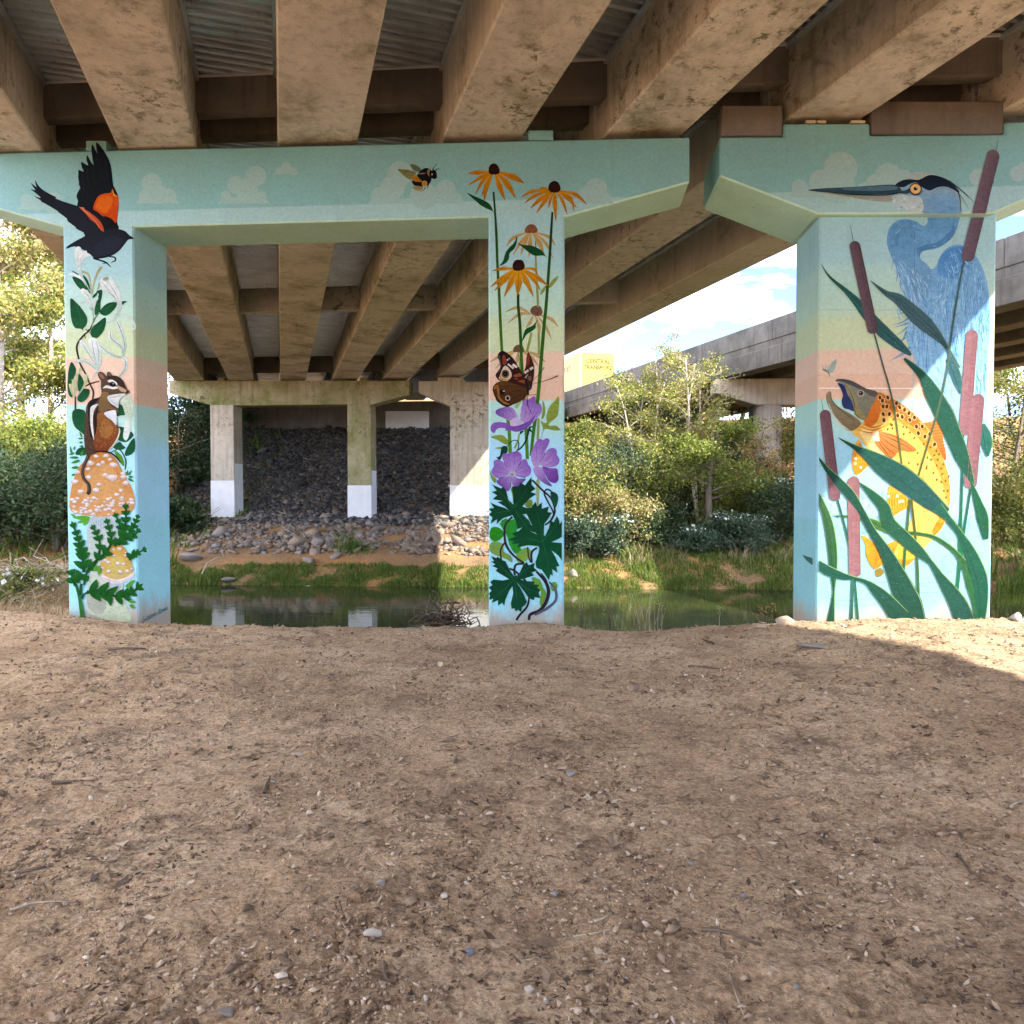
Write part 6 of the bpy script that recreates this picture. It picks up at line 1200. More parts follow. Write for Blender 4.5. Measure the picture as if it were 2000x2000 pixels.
# every figure belongs to the cap or the column it is painted on
def kids(o, nm): return sorted([c for c in o.children if c.name.split('.')[0] == nm], key=lambda c: c.data.vertices[0].co.x)
for pier in (pier_a, pier_b):
    capo = kids(pier, 'cap')[0]; colo = kids(pier, 'column')
    for c in list(pier.children):
        n_ = c.name.split('.')[0]
        if not (n_.startswith('painted') or n_ in ('signature', 'form_joint')): continue
        xs_ = [v.co.x for v in c.data.vertices]; zs_ = [v.co.z for v in c.data.vertices]; xm, zm = sum(xs_) / len(xs_), sum(zs_) / len(zs_)
        c.parent = capo if zm > 5.25 else min(colo, key=lambda k: abs(sum(v.co.x for v in k.data.vertices) / len(k.data.vertices) - xm))
for pier in (far_a, far_b):
    colo = kids(pier, 'column')
    for c in kids(pier, 'white_base'):
        xm = sum(v.co.x for v in c.data.vertices) / len(c.data.vertices); c.parent = min(colo, key=lambda k: abs(sum(v.co.x for v in k.data.vertices) / len(k.data.vertices) - xm))
cb = kids(tr, 'cargo_box')[0]
for c in kids(tr, 'lettering'): c.parent = cb
# ---------------------------------------------------------------- vegetation, stones, debris
NR = np.random.RandomState(5)
def gp(px, y, dz=0.0):
    x = (px - 1000) / FPX * y; return Vector((x, y, zt(x, y) + dz))
def unit(n, rs):
    v = rs.normal(size=(n, 3)); return v / np.linalg.norm(v, axis=1)[:, None]
def leaf_mesh(name, C, size, rs, aspect=0.55, droop=0.3):
    n = len(C); d = unit(n, rs); d[:, 2] -= droop; d /= np.linalg.norm(d, axis=1)[:, None]
    r = unit(n, rs); s = np.cross(d, r); s /= np.linalg.norm(s, axis=1)[:, None] + 1e-9
    L = (size * rs.uniform(0.6, 1.35, n))[:, None]; Wd = L * aspect
    nn = np.cross(d, s) * L * 0.12
    V = np.stack([C - d * L * 0.5, C + s * Wd * 0.5 + nn, C + d * L * 0.5, C - s * Wd * 0.5 + nn], 1).reshape(-1, 3)
    return np_mesh(name, V, np.arange(4 * n).reshape(n, 4))
def grow(base, h, r, rs, stems=1, spread=0.5, trunk_r=0.12, nb=9, lean=(0, 0), first=0.35, up=0.5):
    """limbs as tubes plus points along the outer twigs where leaves sit"""
    P = ([], []); tips = []
    for s in range(stems):
        a0 = rs.uniform(0, 6.28); sx, sy = (math.cos(a0) * spread, math.sin(a0) * spread) if stems > 1 else (0, 0)
        hh = h * rs.uniform(0.8, 1.0); pts = []; n = 7
        wob = rs.normal(scale=0.05 * h ** 0.7, size=(n, 2)).cumsum(0) * 0.5
        for i in range(n):
            t = i / (n - 1); pts.append(Vector((base.x + sx * (0.15 + t) * r + lean[0] * t * h + wob[i, 0] * t, base.y + sy * (0.15 + t) * r + lean[1] * t * h + wob[i, 1] * t, base.z - 0.15 + hh * 0.94 * t)))
        rad = [trunk_r * (1 - 0.85 * i / (n - 1)) + 0.008 for i in range(n)]
        V, F = tube(pts, rad, 7); add(P, V, F)
        for b in range(nb):
            t = first + (1 - first) * (b + rs.uniform(0, 0.8)) / nb; k = min(n - 2, int(t * (n - 1))); f = t * (n - 1) - k
            o = pts[k].lerp(pts[k + 1], min(1, f)); a = rs.uniform(0, 6.28); ln = r * (1.15 - 0.65 * t) * rs.uniform(0.7, 1.15)
            bp = []; 
            for j in range(5):
                u = j / 4; bp.append(o + Vector((math.cos(a) * ln * u, math.sin(a) * ln * u, ln * up * (u - 0.35 * u * u) + rs.normal(scale=0.05) * ln * u)))
            V, F = tube(bp, [trunk_r * 0.38 * (1 - t * 0.5) * (1 - 0.8 * j / 4) + 0.005 for j in range(5)], 5); add(P, V, F)
            for j in range(4):
                u = 0.35 + 0.65 * j / 3; kk = min(3, int(u * 4)); q = bp[kk].lerp(bp[min(4, kk + 1)], u * 4 - kk)
                a2 = a + rs.choice([-1, 1]) * rs.uniform(0.4, 1.2); l2 = ln * 0.42 * rs.uniform(0.6, 1.2)
                e = q + Vector((math.cos(a2) * l2, math.sin(a2) * l2, l2 * rs.uniform(-0.1, 0.6)))
                V, F = tube([q, q.lerp(e, 0.5) + Vector((0, 0, 0.04 * l2)), e], [0.012 + trunk_r * 0.06, 0.008 + trunk_r * 0.04, 0.004], 4); add(P, V, F)
                for c in (0.4, 0.7, 1.0): tips.append(q.lerp(e, c))
                tips.append(q)
        tips.append(pts[-1])
    return P, tips
def crown_pts(tips, n, sig, rs):
    T = np.array([tuple(t) for t in tips]); w = rs.rand(len(T)) ** 1.5 + 0.08; w /= w.sum()
    i = rs.choice(len(T), n, p=w); return T[i] + rs.normal(scale=sig, size=(n, 3)) * np.array([1, 1, 0.75])
def plant(name, cat, label, px, y, h, r, mat, n, size, group=None, stems=1, trunk_r=0.12, seed=0, bark='bark', sig=None, nb=9, first=0.35, up=0.5, lean=(0, 0), flowers=0, mat2=None, dz=0.0):
    rs = np.random.RandomState(seed + int(px) + int(y * 7)); b = gp(px, y, dz)
    o = empty(name, b); tag(o, label, cat, group)
    P, tips = grow(b, h, r, rs, stems, 0.5, trunk_r, nb, lean, first, up)
    off = np.array(b)
    me = mesh('trunk', [Vector(v) - b for v in P[0]], P[1], True); link('trunk', me, M[bark], o)
    C = crown_pts(tips, n, (sig * 0.62 if sig else 0.085 * r), rs); C = C[C[:, 2] > b.z + 0.05] - off
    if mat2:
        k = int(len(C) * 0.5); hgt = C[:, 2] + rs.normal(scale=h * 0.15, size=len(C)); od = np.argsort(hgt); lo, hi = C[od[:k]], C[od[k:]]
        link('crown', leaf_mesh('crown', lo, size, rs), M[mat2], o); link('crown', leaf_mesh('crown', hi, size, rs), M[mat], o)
    else: link('crown', leaf_mesh('crown', C, size, rs), M[mat], o)
    if flowers:
        top = C[np.argsort(-C[:, 2] - 0.4 * (C[:, 1] < 0))][:max(flowers * 4, 8)]; f = top[rs.choice(len(top), flowers)] + rs.normal(scale=0.05, size=(flowers, 3))
        fo = link('blossoms', leaf_mesh('blossoms', f, 0.085, rs, 0.9), M['flower'], o)
    return o
# --- woods on the left
LT = 'trees on the left bank'
plant('tall_tree', 'tree', 'tall yellow-green tree with pale forked trunk at the edge of the picture', 8, 39, 17, 5.2, 'leaf_autumn', 21000, 0.21, LT, 1, 0.26, 1, 'bark_pale', nb=13, first=0.25, mat2='leaf_yellow')
plant('tall_tree', 'tree', 'slim yellowing tree with straight pale trunk beside the blackbird column', 100, 41, 15, 4.2, 'leaf_yellow', 19000, 0.20, LT, 1, 0.17, 2, 'bark_pale', nb=13, first=0.2)
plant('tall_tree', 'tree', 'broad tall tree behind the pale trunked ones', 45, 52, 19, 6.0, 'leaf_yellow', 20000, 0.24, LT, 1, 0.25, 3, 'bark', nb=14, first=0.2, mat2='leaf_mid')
plant('tall_tree', 'tree', 'tall leafy tree half cut off by the left border', -75, 43, 16, 5.0, 'leaf_mid', 14000, 0.20, LT, 1, 0.22, 4, 'bark', nb=12, first=0.2)
plant('tall_tree', 'tree', 'tall tree far behind the blackbird column and the far pier', 210, 55, 15, 5.5, 'leaf_mid', 14000, 0.24, LT, 1, 0.22, 5, 'bark', nb=12, first=0.2)
LS = 'bushes on the left bank'
for i, (px, y, h, r, mt, lab) in enumerate([(70, 35.5, 5.6, 3.0, 'leaf_yellow', 'sunlit yellow-green bush below the pale trunks'), (5, 34, 5.2, 3.0, 'leaf_yellow', 'sunlit yellow bush at the left border of the picture'), (118, 33, 4.6, 2.3, 'leaf_mid', 'green bush next to the edge of the chipmunk column'),
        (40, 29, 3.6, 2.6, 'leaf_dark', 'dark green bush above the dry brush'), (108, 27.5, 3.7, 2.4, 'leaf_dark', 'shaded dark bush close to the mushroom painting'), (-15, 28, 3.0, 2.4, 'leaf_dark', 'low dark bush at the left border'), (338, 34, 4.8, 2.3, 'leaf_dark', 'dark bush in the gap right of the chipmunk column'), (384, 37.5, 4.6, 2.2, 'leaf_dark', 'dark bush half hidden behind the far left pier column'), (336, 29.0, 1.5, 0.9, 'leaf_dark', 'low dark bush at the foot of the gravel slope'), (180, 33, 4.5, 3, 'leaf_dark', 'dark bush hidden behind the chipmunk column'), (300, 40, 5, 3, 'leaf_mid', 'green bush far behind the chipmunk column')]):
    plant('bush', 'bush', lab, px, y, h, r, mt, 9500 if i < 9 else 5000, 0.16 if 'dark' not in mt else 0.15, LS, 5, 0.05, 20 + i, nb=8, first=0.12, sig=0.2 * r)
# --- right bank between the piers
RT = 'trees on the right bank'
plant('young_tree', 'tree', 'thin yellow tree with airy crown reaching up to the parapet', 1265, 30.5, 7.8, 2.0, 'leaf_yellow', 7500, 0.11, RT, 3, 0.07, 31, 'bark_pale', nb=11, first=0.25, up=0.9)
plant('young_tree', 'tree', 'thin twiggy yellow tree in front of the parapet joint', 1372, 29.5, 8.0, 2.0, 'leaf_yellow', 5200, 0.105, RT, 3, 0.06, 32, 'bark_pale', nb=10, first=0.3, up=1.0)
plant('young_tree', 'tree', 'dark crooked tree with bare lower trunk above the creek', 1386, 27.2, 4.6, 2.0, 'leaf_mid', 6500, 0.11, RT, 1, 0.17, 33, nb=10, first=0.42, up=0.35, lean=(-0.03, 0))
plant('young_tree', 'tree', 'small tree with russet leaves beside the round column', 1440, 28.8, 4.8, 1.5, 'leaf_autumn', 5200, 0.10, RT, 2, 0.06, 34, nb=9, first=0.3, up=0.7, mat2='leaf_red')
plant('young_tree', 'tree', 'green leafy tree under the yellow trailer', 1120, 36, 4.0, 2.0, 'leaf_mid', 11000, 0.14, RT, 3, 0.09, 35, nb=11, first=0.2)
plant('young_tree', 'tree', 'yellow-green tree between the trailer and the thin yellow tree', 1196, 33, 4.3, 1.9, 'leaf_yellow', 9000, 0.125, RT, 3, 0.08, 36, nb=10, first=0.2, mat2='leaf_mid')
plant('young_tree', 'tree', 'airy yellow-green sapling rising before the dark parapet', 1312, 31.5, 8.2, 1.9, 'leaf_autumn', 5200, 0.11, RT, 3, 0.06, 38, 'bark_pale', nb=11, first=0.3, up=1.0)
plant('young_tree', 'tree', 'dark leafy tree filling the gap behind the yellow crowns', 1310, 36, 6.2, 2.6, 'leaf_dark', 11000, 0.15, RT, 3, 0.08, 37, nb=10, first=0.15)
RS = 'bushes on the right bank'
for i, (px, y, h, r, mt, fl, lab) in enumerate([(1158, 29, 3.4, 1.9, 'leaf_blue', 0, 'blue-green bush in the middle of the right bank'), (1112, 27.5, 3.0, 1.6, 'leaf_yellow', 0, 'yellow-green bush right next to the butterfly column'), (1235, 28.5, 3.5, 1.8, 'leaf_mid', 0, 'vine covered bush with trailing stems under the yellow tree'), (1150, 25.2, 1.5, 1.0, 'leaf_blue', 70, 'pale flowering bush in the sun at the water edge'),
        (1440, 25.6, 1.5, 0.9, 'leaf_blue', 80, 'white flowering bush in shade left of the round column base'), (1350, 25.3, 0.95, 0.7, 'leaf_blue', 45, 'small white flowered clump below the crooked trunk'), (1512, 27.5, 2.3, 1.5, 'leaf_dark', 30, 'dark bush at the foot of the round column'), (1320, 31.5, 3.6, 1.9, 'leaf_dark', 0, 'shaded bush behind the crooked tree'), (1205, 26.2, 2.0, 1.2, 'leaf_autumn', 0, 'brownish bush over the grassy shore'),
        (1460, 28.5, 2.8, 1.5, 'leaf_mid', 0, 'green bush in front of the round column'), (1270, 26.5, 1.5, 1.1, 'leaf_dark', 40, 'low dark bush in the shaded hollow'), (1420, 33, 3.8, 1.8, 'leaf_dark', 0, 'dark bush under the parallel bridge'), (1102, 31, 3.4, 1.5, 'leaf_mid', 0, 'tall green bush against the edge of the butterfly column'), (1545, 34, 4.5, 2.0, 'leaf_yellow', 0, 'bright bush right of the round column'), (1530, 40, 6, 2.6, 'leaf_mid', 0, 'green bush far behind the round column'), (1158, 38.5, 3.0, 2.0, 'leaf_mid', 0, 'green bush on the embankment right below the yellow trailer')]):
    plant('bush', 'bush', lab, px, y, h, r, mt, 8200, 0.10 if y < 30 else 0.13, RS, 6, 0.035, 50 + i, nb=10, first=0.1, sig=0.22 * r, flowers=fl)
# --- far woods seen over and past everything
FT = 'trees along the road embankment'
for i, (px, y, h, r, lab) in enumerate([(1040, 50, 2.0, 1.6, 'embankment tree hidden behind the butterfly column'), (1150, 66, 1.8, 1.8, 'far tree below the yellow trailer'), (1240, 47, 1.8, 1.6, 'embankment tree behind the airy yellow crown'), (1345, 46, 1.8, 1.6, 'embankment tree under the parallel bridge deck'), (1440, 50, 5, 3.2, 'far tree seen through the parallel bridge'), (1560, 46, 6.5, 3.0, 'far tree behind the heron column edge'),
        (1700, 44, 8, 3.4, 'far tree behind the heron column'), (1860, 46, 9, 3.4, 'far tree behind the trout painting')]):
    plant('embankment_tree', 'tree', lab, px, y, h, r, 'leaf_mid' if i % 2 else 'leaf_dark', 7500, 0.19, FT, 2, 0.12, 80 + i, nb=10, first=0.12, sig=0.22 * r)
plant('shore_tree', 'tree', 'bare branched tree with thin yellow leaves past the heron column', 1952, 31, 8.2, 2.4, 'leaf_yellow', 5000, 0.11, 'trees past the heron column', 2, 0.09, 91, 'bark', nb=12, first=0.2)
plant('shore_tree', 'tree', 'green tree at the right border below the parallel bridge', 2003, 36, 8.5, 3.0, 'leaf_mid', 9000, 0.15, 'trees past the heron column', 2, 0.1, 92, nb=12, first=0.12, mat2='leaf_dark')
plant('bush', 'bush', 'yellow-green bush beside the heron column at the far shore', 1958, 27.5, 3.0, 1.8, 'leaf_yellow', 6500, 0.11, None, 5, 0.04, 93, nb=8, first=0.1, sig=0.4)
plant('bush', 'bush', 'dark low bush at the right border above the reeds', 1998, 26, 2.3, 1.5, 'leaf_mid', 5500, 0.10, None, 5, 0.04, 94, nb=8, first=0.1, sig=0.35)

# --- grass along the far shore
def grass(name, label, pts, h, mat, seed, w=0.012, lean=0.35):
    rs = np.random.RandomState(seed); n = len(pts); a = rs.uniform(0, 6.28, n); H = h * rs.uniform(0.35, 1.2, n) * np.clip(0.75 + 1.3 * fbm(pts[:, 0] * 1.1, pts[:, 1] * 1.1, 2, 55), 0.25, 1.7); wd = w * rs.uniform(0.6, 1.4, n)
    s = np.stack([np.cos(a), np.sin(a), np.zeros(n)], 1) * wd[:, None]; b = rs.uniform(0, 6.28, n); ln = lean * H * rs.uniform(0.2, 1.4, n)
    d = np.stack([np.cos(b) * ln, np.sin(b) * ln, np.zeros(n)], 1); up = np.zeros((n, 3)); up[:, 2] = H
    mid = pts + d * 0.3 + up * 0.6
    V = np.stack([pts - s, pts + s, mid + s * 0.7, mid - s * 0.7, pts + d + up * 0.97, pts + d + up], 1).reshape(-1, 3); i = np.arange(n) * 6
    F = np.concatenate([np.stack([i, i + 1, i + 2, i + 3], 1), np.stack([i + 3, i + 2, i + 4, i + 5], 1)])
    o = link(name, np_mesh(name, V, F), M[mat]); tag(o, label, 'grass', kind='stuff'); return o
def shore(n, x0, x1, v0, v1, seed, mask=0.0):
    rs = np.random.RandomState(seed); x = rs.uniform(x0, x1, n); v = v0 + (v1 - v0) * rs.rand(n) ** 1.3; y = NEAR_D + (v - x * SB) / CB
    k = pnoise(x * 0.9, y * 0.9, 33) + rs.normal(scale=0.15, size=n) > mask; x, y = x[k], y[k]
    return np.stack([x, y, terrain_z(x, y) - 0.03], 1)
grass('bank_grass', 'green grass strip along the far water edge under the bridge', shore(26000, -12, 1.5, 13.1, 14.5, 3, -0.55), 0.20, 'grass', 1)
grass('bank_grass', 'sunlit grass along the far water edge right of the butterfly column', shore(34000, 1.5, 14, 13.1, 16.4, 4, -0.9), 0.24, 'grass', 2)
grass('dry_grass', 'dry straw coloured grass among the right bank bushes', shore(8000, 1.5, 16, 14.6, 18.0, 5, 0.05), 0.45, 'grass_dry', 3)
grass('undergrowth', 'low green undergrowth on the right bank slope', shore(16000, 1.5, 24, 15, 26, 6, -0.15), 0.42, 'grass', 4, 0.03, 0.8)
grass('undergrowth', 'low green undergrowth below the left bank trees', shore(12000, -36, -11, 13.5, 28, 7, -0.1), 0.5, 'grass', 5, 0.03, 0.8)
grass('reeds', 'tall reeds at the far shore past the heron column', shore(2500, 13.5, 18, 13.0, 14.4, 8, -0.2), 0.8, 'grass', 6, 0.018, 0.3)
tf = NR.normal(scale=(0.28, 0.2, 0.02), size=(500, 3)) + np.array(gp(694, 26.2)); tf[:, 2] = terrain_z(tf[:, 0], tf[:, 1]) - 0.02
grass('grass_tuft', 'drooping dark grass tuft among the rocks of the far bank', tf, 0.62, 'grass', 7, 0.012, 0.6)

# --- stones
def ico(sub, seed, jit=0.22, flat=(1, 1, 0.7)):
    rs = np.random.RandomState(seed); bm = bmesh.new(); bmesh.ops.create_icosphere(bm, subdivisions=sub, radius=1.0)
    V = np.array([v.co[:] for v in bm.verts]); F = np.array([[v.index for v in f.verts] for f in bm.faces]); bm.free()
    V = V * (1 + rs.normal(scale=jit, size=(len(V), 1))); 
    for k in range(9):
        n = unit(1, rs)[0]; d = 0.42 + 0.3 * rs.rand(); t = V @ n; V = V - np.maximum(t - d, 0)[:, None] * n
    return V * np.array(flat), F
def scatter(name, pos, size, proto, rs, sink=0.25, flat=None):
    """many stones joined in one mesh"""
    Vs = []; Fs = []; b = 0; pk = rs.randint(0, len(proto), len(pos)); a = rs.uniform(0, 6.28, len(pos)); tl = rs.normal(scale=0.35, size=(len(pos), 2))
    for k, (PVx, PF) in enumerate(proto):
        idx = np.where(pk == k)[0]
        if not len(idx): continue
        c, s = np.cos(a[idx]), np.sin(a[idx]); X = PVx[None, :, 0] * rs.uniform(.7, 1.3, (len(idx), 1)); Y = PVx[None, :, 1] * rs.uniform(.7, 1.3, (len(idx), 1)); Z = PVx[None, :, 2] + X * tl[idx, 0:1] + Y * tl[idx, 1:2]
        x = c[:, None] * X - s[:, None] * Y; y = s[:, None] * X + c[:, None] * Y
        P = np.stack([x, y, Z], -1) * size[idx][:, None, None] + pos[idx][:, None, :]; P[:, :, 2] += (size[idx] * (0.5 - sink))[:, None]
        n = len(PVx); Vs.append(P.reshape(-1, 3)); Fs.append((PF[None] + (np.arange(len(idx)) * n)[:, None, None] + b).reshape(-1, 3)); b += len(idx) * n
    return np_mesh(name, np.concatenate(Vs), np.concatenate(Fs))
rs = np.random.RandomState(9)
def _octa(seed):
    r = np.random.RandomState(seed); V = np.array([(1, 0, 0), (-1, 0, 0), (0, 1, 0), (0, -1, 0), (0, 0, .8), (0, 0, -.8)], float) * (1 + r.normal(scale=.25, size=(6, 1))) + r.normal(scale=.15, size=(6, 3))
    return V, np.array([(0, 2, 4), (2, 1, 4), (1, 3, 4), (3, 0, 4), (2, 0, 5), (1, 2, 5), (3, 1, 5), (0, 3, 5)])
OCT = [_octa(i) for i in range(6)]; ICO1 = [ico(1, 100 + i, 0.28, (1, .8, .62)) for i in range(8)]
def bridge_area(n, v0, v1, w0, w1, seed):
    r = np.random.RandomState(seed); v = r.uniform(v0, v1, n); w = r.uniform(w0, w1, n)
    # w = x + GS*y and v = x*SB + (y-D)*CB
    y = (v + NEAR_D * CB - w * SB) / (CB - GS * SB); x = w - GS * y
    return np.stack([x, y, terrain_z(x, y)], 1)
p = bridge_area(44000, 19.6, 28.3, -4.6, 12.2, 11); tag(link('gravel_slope', scatter('gravel_slope', p, rs.lognormal(math.log(0.052), 0.4, len(p)), OCT, rs, 0.1), M['gravel']), 'dark grey crushed gravel covering the slope under the far span', 'gravel', kind='stuff')
p = bridge_area(9000, 15.6, 21.5, -5.0, 12.6, 12); k = pnoise(p[:, 0] * .8, p[:, 1] * .8, 44) + 0.05 * (p[:, 1] - 26) > -0.12; p = p[k]
tag(link('rubble', scatter('rubble', p, rs.lognormal(math.log(0.055), 0.5, len(p)), OCT, rs, 0.2), M['riprap']), 'small broken stones strewn over the orange far bank', 'rubble', kind='stuff')
p = bridge_area(5000, 22, 30, 13, 19, 13); tag(link('gravel_slope', scatter('gravel_slope', p, rs.lognormal(math.log(0.08), 0.35, len(p)), OCT, rs, 0.1), M['gravel']), 'grey gravel slope behind the trees by the round column', 'gravel', kind='stuff')
rock_me = []
for i in range(6):
    V, F = ICO1[i]; me = np_mesh('rock', V, F); me.materials.append(M['riprap']); rock_me.append(me)
RL = 'angular grey-brown rock lying on the far bank below the gravel'
p = bridge_area(130, 15.6, 20.3, -4.6, 11.5, 14)
for q in p:
    s = float(rs.lognormal(math.log(0.12), 0.45)); o = link('rock', rock_me[rs.randint(6)]); o.location = (q[0], q[1], q[2] + 0.1 * s); o.scale = (s * rs.uniform(.8, 1.5), s * rs.uniform(.7, 1.2), s * rs.uniform(.6, 1.0)); o.rotation_euler = (rs.uniform(-.4, .4), rs.uniform(-.4, .4), rs.uniform(0, 6.28)); tag(o, RL, 'rock', 'rocks on the far bank')
for (px, y, sx, sz, lab) in [(618, 27.0, .42, .34, 'big split grey rock leaning on the far bank'), (640, 27.2, .36, .30, 'big grey rock beside the split one on the far bank'), (652, 25.6, .34, .14, 'flat bluish rock slab on the far bank'), (602, 25.2, .34, .24, 'orange stained boulder low on the far bank'), (425, 28.3, .45, .4, 'brown block at the foot of the far left column'), (447, 24.0, .34, .14, 'flat pale rock in the shore grass'), (372, 25.6, .5, .3, 'rounded brown rock at the left end of the far bank'), (1121, 23.6, .26, .24, 'pinkish rock at the water edge by the butterfly column')]:
    b = gp(px, y); V, F = ico(2, int(px), 0.10, (1, .8, .75)); me = np_mesh('rock', V, F); o = link('rock', me, M['riprap']); o.location = (b.x, b.y, b.z + sz * .3); o.scale = (sx, sx * .8, sz); o.rotation_euler = (.1, .15, px); tag(o, lab, 'rock')

# --- trodden dirt: pebbles, litter and twigs
def dz(x, y): return dirt_z(np.asarray(x, float), np.asarray(y, float))
def field(n, y0, y1, seed, clump=0.0, pw=1.0):
    r = np.random.RandomState(seed); y = y0 * (y1 / y0) ** (r.rand(n) ** pw); x = r.uniform(-0.76, 0.76, n) * (y + 0.4)
    k = fbm(x * 1.3, y * 1.3, 3, 90 + seed % 7) + r.normal(scale=0.25, size=n) > clump; x, y = x[k], y[k]
    v = vcoord(x, y); k = v < 1.3; x, y = x[k], y[k]
    return np.stack([x, y, dz(x, y)], 1), r
p, r = field(46000, 1.9, 12, 1, 0.05); s = r.lognormal(math.log(0.0046), 0.45, len(p)) * (1 + 0.10 * p[:, 1])
tag(link('pebbles', scatter('pebbles', p, s, OCT, r, 0.05), M['pebble']), 'small pebbles and crumbs strewn over the dirt', 'pebbles', kind='stuff')
p, r = field(1500, 1.9, 12, 2, 0.1); s = r.lognormal(math.log(0.0085), 0.45, len(p)) * (1 + 0.05 * p[:, 1])
tag(link('gravel', scatter('gravel', p, s, ICO1, r, 0.12), M['pebble']), 'larger scattered stones in the dirt', 'gravel', kind='stuff')
def chips(n, seed, size, clump):
    p, r = field(n, 1.9, 12, seed, clump); n = len(p); L = (r.lognormal(math.log(size), 0.5, n) * (1 + 0.10 * p[:, 1]))[:, None]; a = r.uniform(0, 6.28, n)
    d = np.stack([np.cos(a), np.sin(a), r.normal(scale=.25, size=n)], 1); s = np.stack([-np.sin(a), np.cos(a), r.normal(scale=.3, size=n)], 1) * r.uniform(.25, .6, (n, 1)); c = p + np.array([0, 0, 1]) * L * 0.25
    bend = np.zeros((n, 3)); bend[:, 2] = (L[:, 0] * r.uniform(-.1, .35, n))
    V = np.stack([c - d * L, c - d * L * .2 + s * L - bend, c + d * L + bend, c + d * L * .1 - s * L], 1).reshape(-1, 3)
    return np_mesh('leaf_litter', V, np.arange(4 * n).reshape(n, 4))
tag(link('leaf_litter', chips(44000, 3, 0.0078, 0.26), M['chip']), 'brown leaf and bark scraps on the dirt', 'litter', kind='stuff')
def twigs(n, seed, lo, hi, rad, clump):
    p, r = field(n, 1.9, 12, seed, clump); P = ([], [])
    for q in p:
        l = r.uniform(lo, hi) * (1 + 0.05 * q[1]); a = r.uniform(0, 6.28); rr = rad * r.uniform(.5, 1.3) * (1 + 0.08 * q[1]); pts = []
        for j in range(4):
            t = j / 3 - .5; x = q[0] + math.cos(a) * l * t + r.normal(scale=.03 * l); y = q[1] + math.sin(a) * l * t + r.normal(scale=.03 * l); pts.append((x, y))
        zz = dz([u[0] for u in pts], [u[1] for u in pts]); V, F = tube([(u[0], u[1], z + rr * 0.9) for u, z in zip(pts, zz)], [rr, rr, rr * .8, rr * .4], 4, False); add(P, V, F)
    return mesh('twigs', P[0], P[1])
tag(link('twigs', twigs(3600, 4, 0.02, 0.10, 0.0016, 0.22), M['wood']), 'fine dark twigs scattered on the dirt', 'twigs', kind='stuff')
tag(link('straw', twigs(700, 5, 0.02, 0.07, 0.0012, -0.1), M['wood_pale']), 'pale bits of straw on the dirt', 'straw', kind='stuff')
def ground_at(px, py):
    d = ray(px, py); t = 1.0
    for i in range(60):
        q = CAM + d * t; g = float(dz([q.x], [q.y])[0]); t += (q.z - g) * 0.5 / max(0.05, -d.z) if abs(q.z - g) > 1e-4 else 0
    q = CAM + d * t; q.z = float(dz([q.x], [q.y])[0]); return q
def stone(px, py, wpx, hpx, mat, label, seed, flat=0.75, name='stone', elong=1.0, rot=None):
    q = ground_at(px, py); sc = q.y / FPX; V, F = ico(2, seed, 0.10, (1, elong, flat)); me = np_mesh(name, V, F); o = link(name, me, M[mat]); a = wpx * sc / 2; b = hpx * sc / 2
    o.location = (q.x, q.y + a * .5, q.z + b * 0.55); o.scale = (a, a, b * 1.3); o.rotation_euler = (0.1, 0.12, rot if rot is not None else seed * 1.3); tag(o, label, 'stone'); return o
stone(728, 1836, 46, 30, 'stone_pale', 'pale pointed stone lying alone in the near dirt', 3, 0.6, elong=0.6, rot=0.5)
stone(918, 1866, 19, 18, 'stone_blue', 'small blue-grey stone right of the pale pointed one', 5)
stone(744, 1730, 22, 18, 'stone_grey', 'grey squarish stone above the pale pointed one', 7)
stone(1114, 1518, 24, 15, 'stone_grey', 'dark grey stone in the middle of the dirt', 9)
stone(1590, 1268, 66, 15, 'stone_grey', 'flat dark rock slab half buried near the sunlit dirt', 11, 0.8, 'rock')
stone(1541, 1219, 44, 20, 'stone_tan', 'tan boulder at the foot of the heron column', 13, 0.9, 'rock')
stone(1618, 1214, 30, 14, 'stone_tan', 'tan boulder under the reed painting', 14, 0.9, 'rock')
stone(1990, 1213, 34, 22, 'stone_pale', 'pale boulder at the right border by the water', 15, 0.9, 'rock')
stone(1036, 1941, 24, 22, 'stone_pale', 'pale oval stone near the bottom of the picture', 17)
stone(1171, 1863, 24, 15, 'stone_tan', 'tan stone below the curved dark stick', 18)
stone(1161, 1984, 20, 18, 'stone_tan', 'round tan stone at the lower border', 19)
stone(1287, 1830, 24, 16, 'stone_tan', 'tan stone left of the curved dark stick', 20)
stone(831, 1956, 14, 14, 'stone_pale', 'tiny pale stone left of the pale oval one', 21)
stone(1083, 1753, 22, 14, 'stone_grey', 'grey stone beside the faint shoe print', 22)
stone(1352, 1692, 18, 14, 'stone_grey', 'grey stone upper right of the shoe print', 23)
stone(1453, 1755, 24, 12, 'stone_grey', 'dark shard above the curved dark stick', 24, 0.6)
stone(1558, 1932, 20, 14, 'stone_grey', 'round grey stone low on the right', 25)
stone(440, 1990, 46, 24, 'stone_grey', 'flat greenish grey stone at the lower border', 26, 0.4)
stone(1250, 1228, 46, 12, 'stone_grey', 'flat grey rock at the bank edge by the dry stalks', 27, 0.8, 'rock')
stone(1490, 1228, 26, 10, 'stone_tan', 'small tan rock under the reddish weed', 28, 0.8, 'rock')
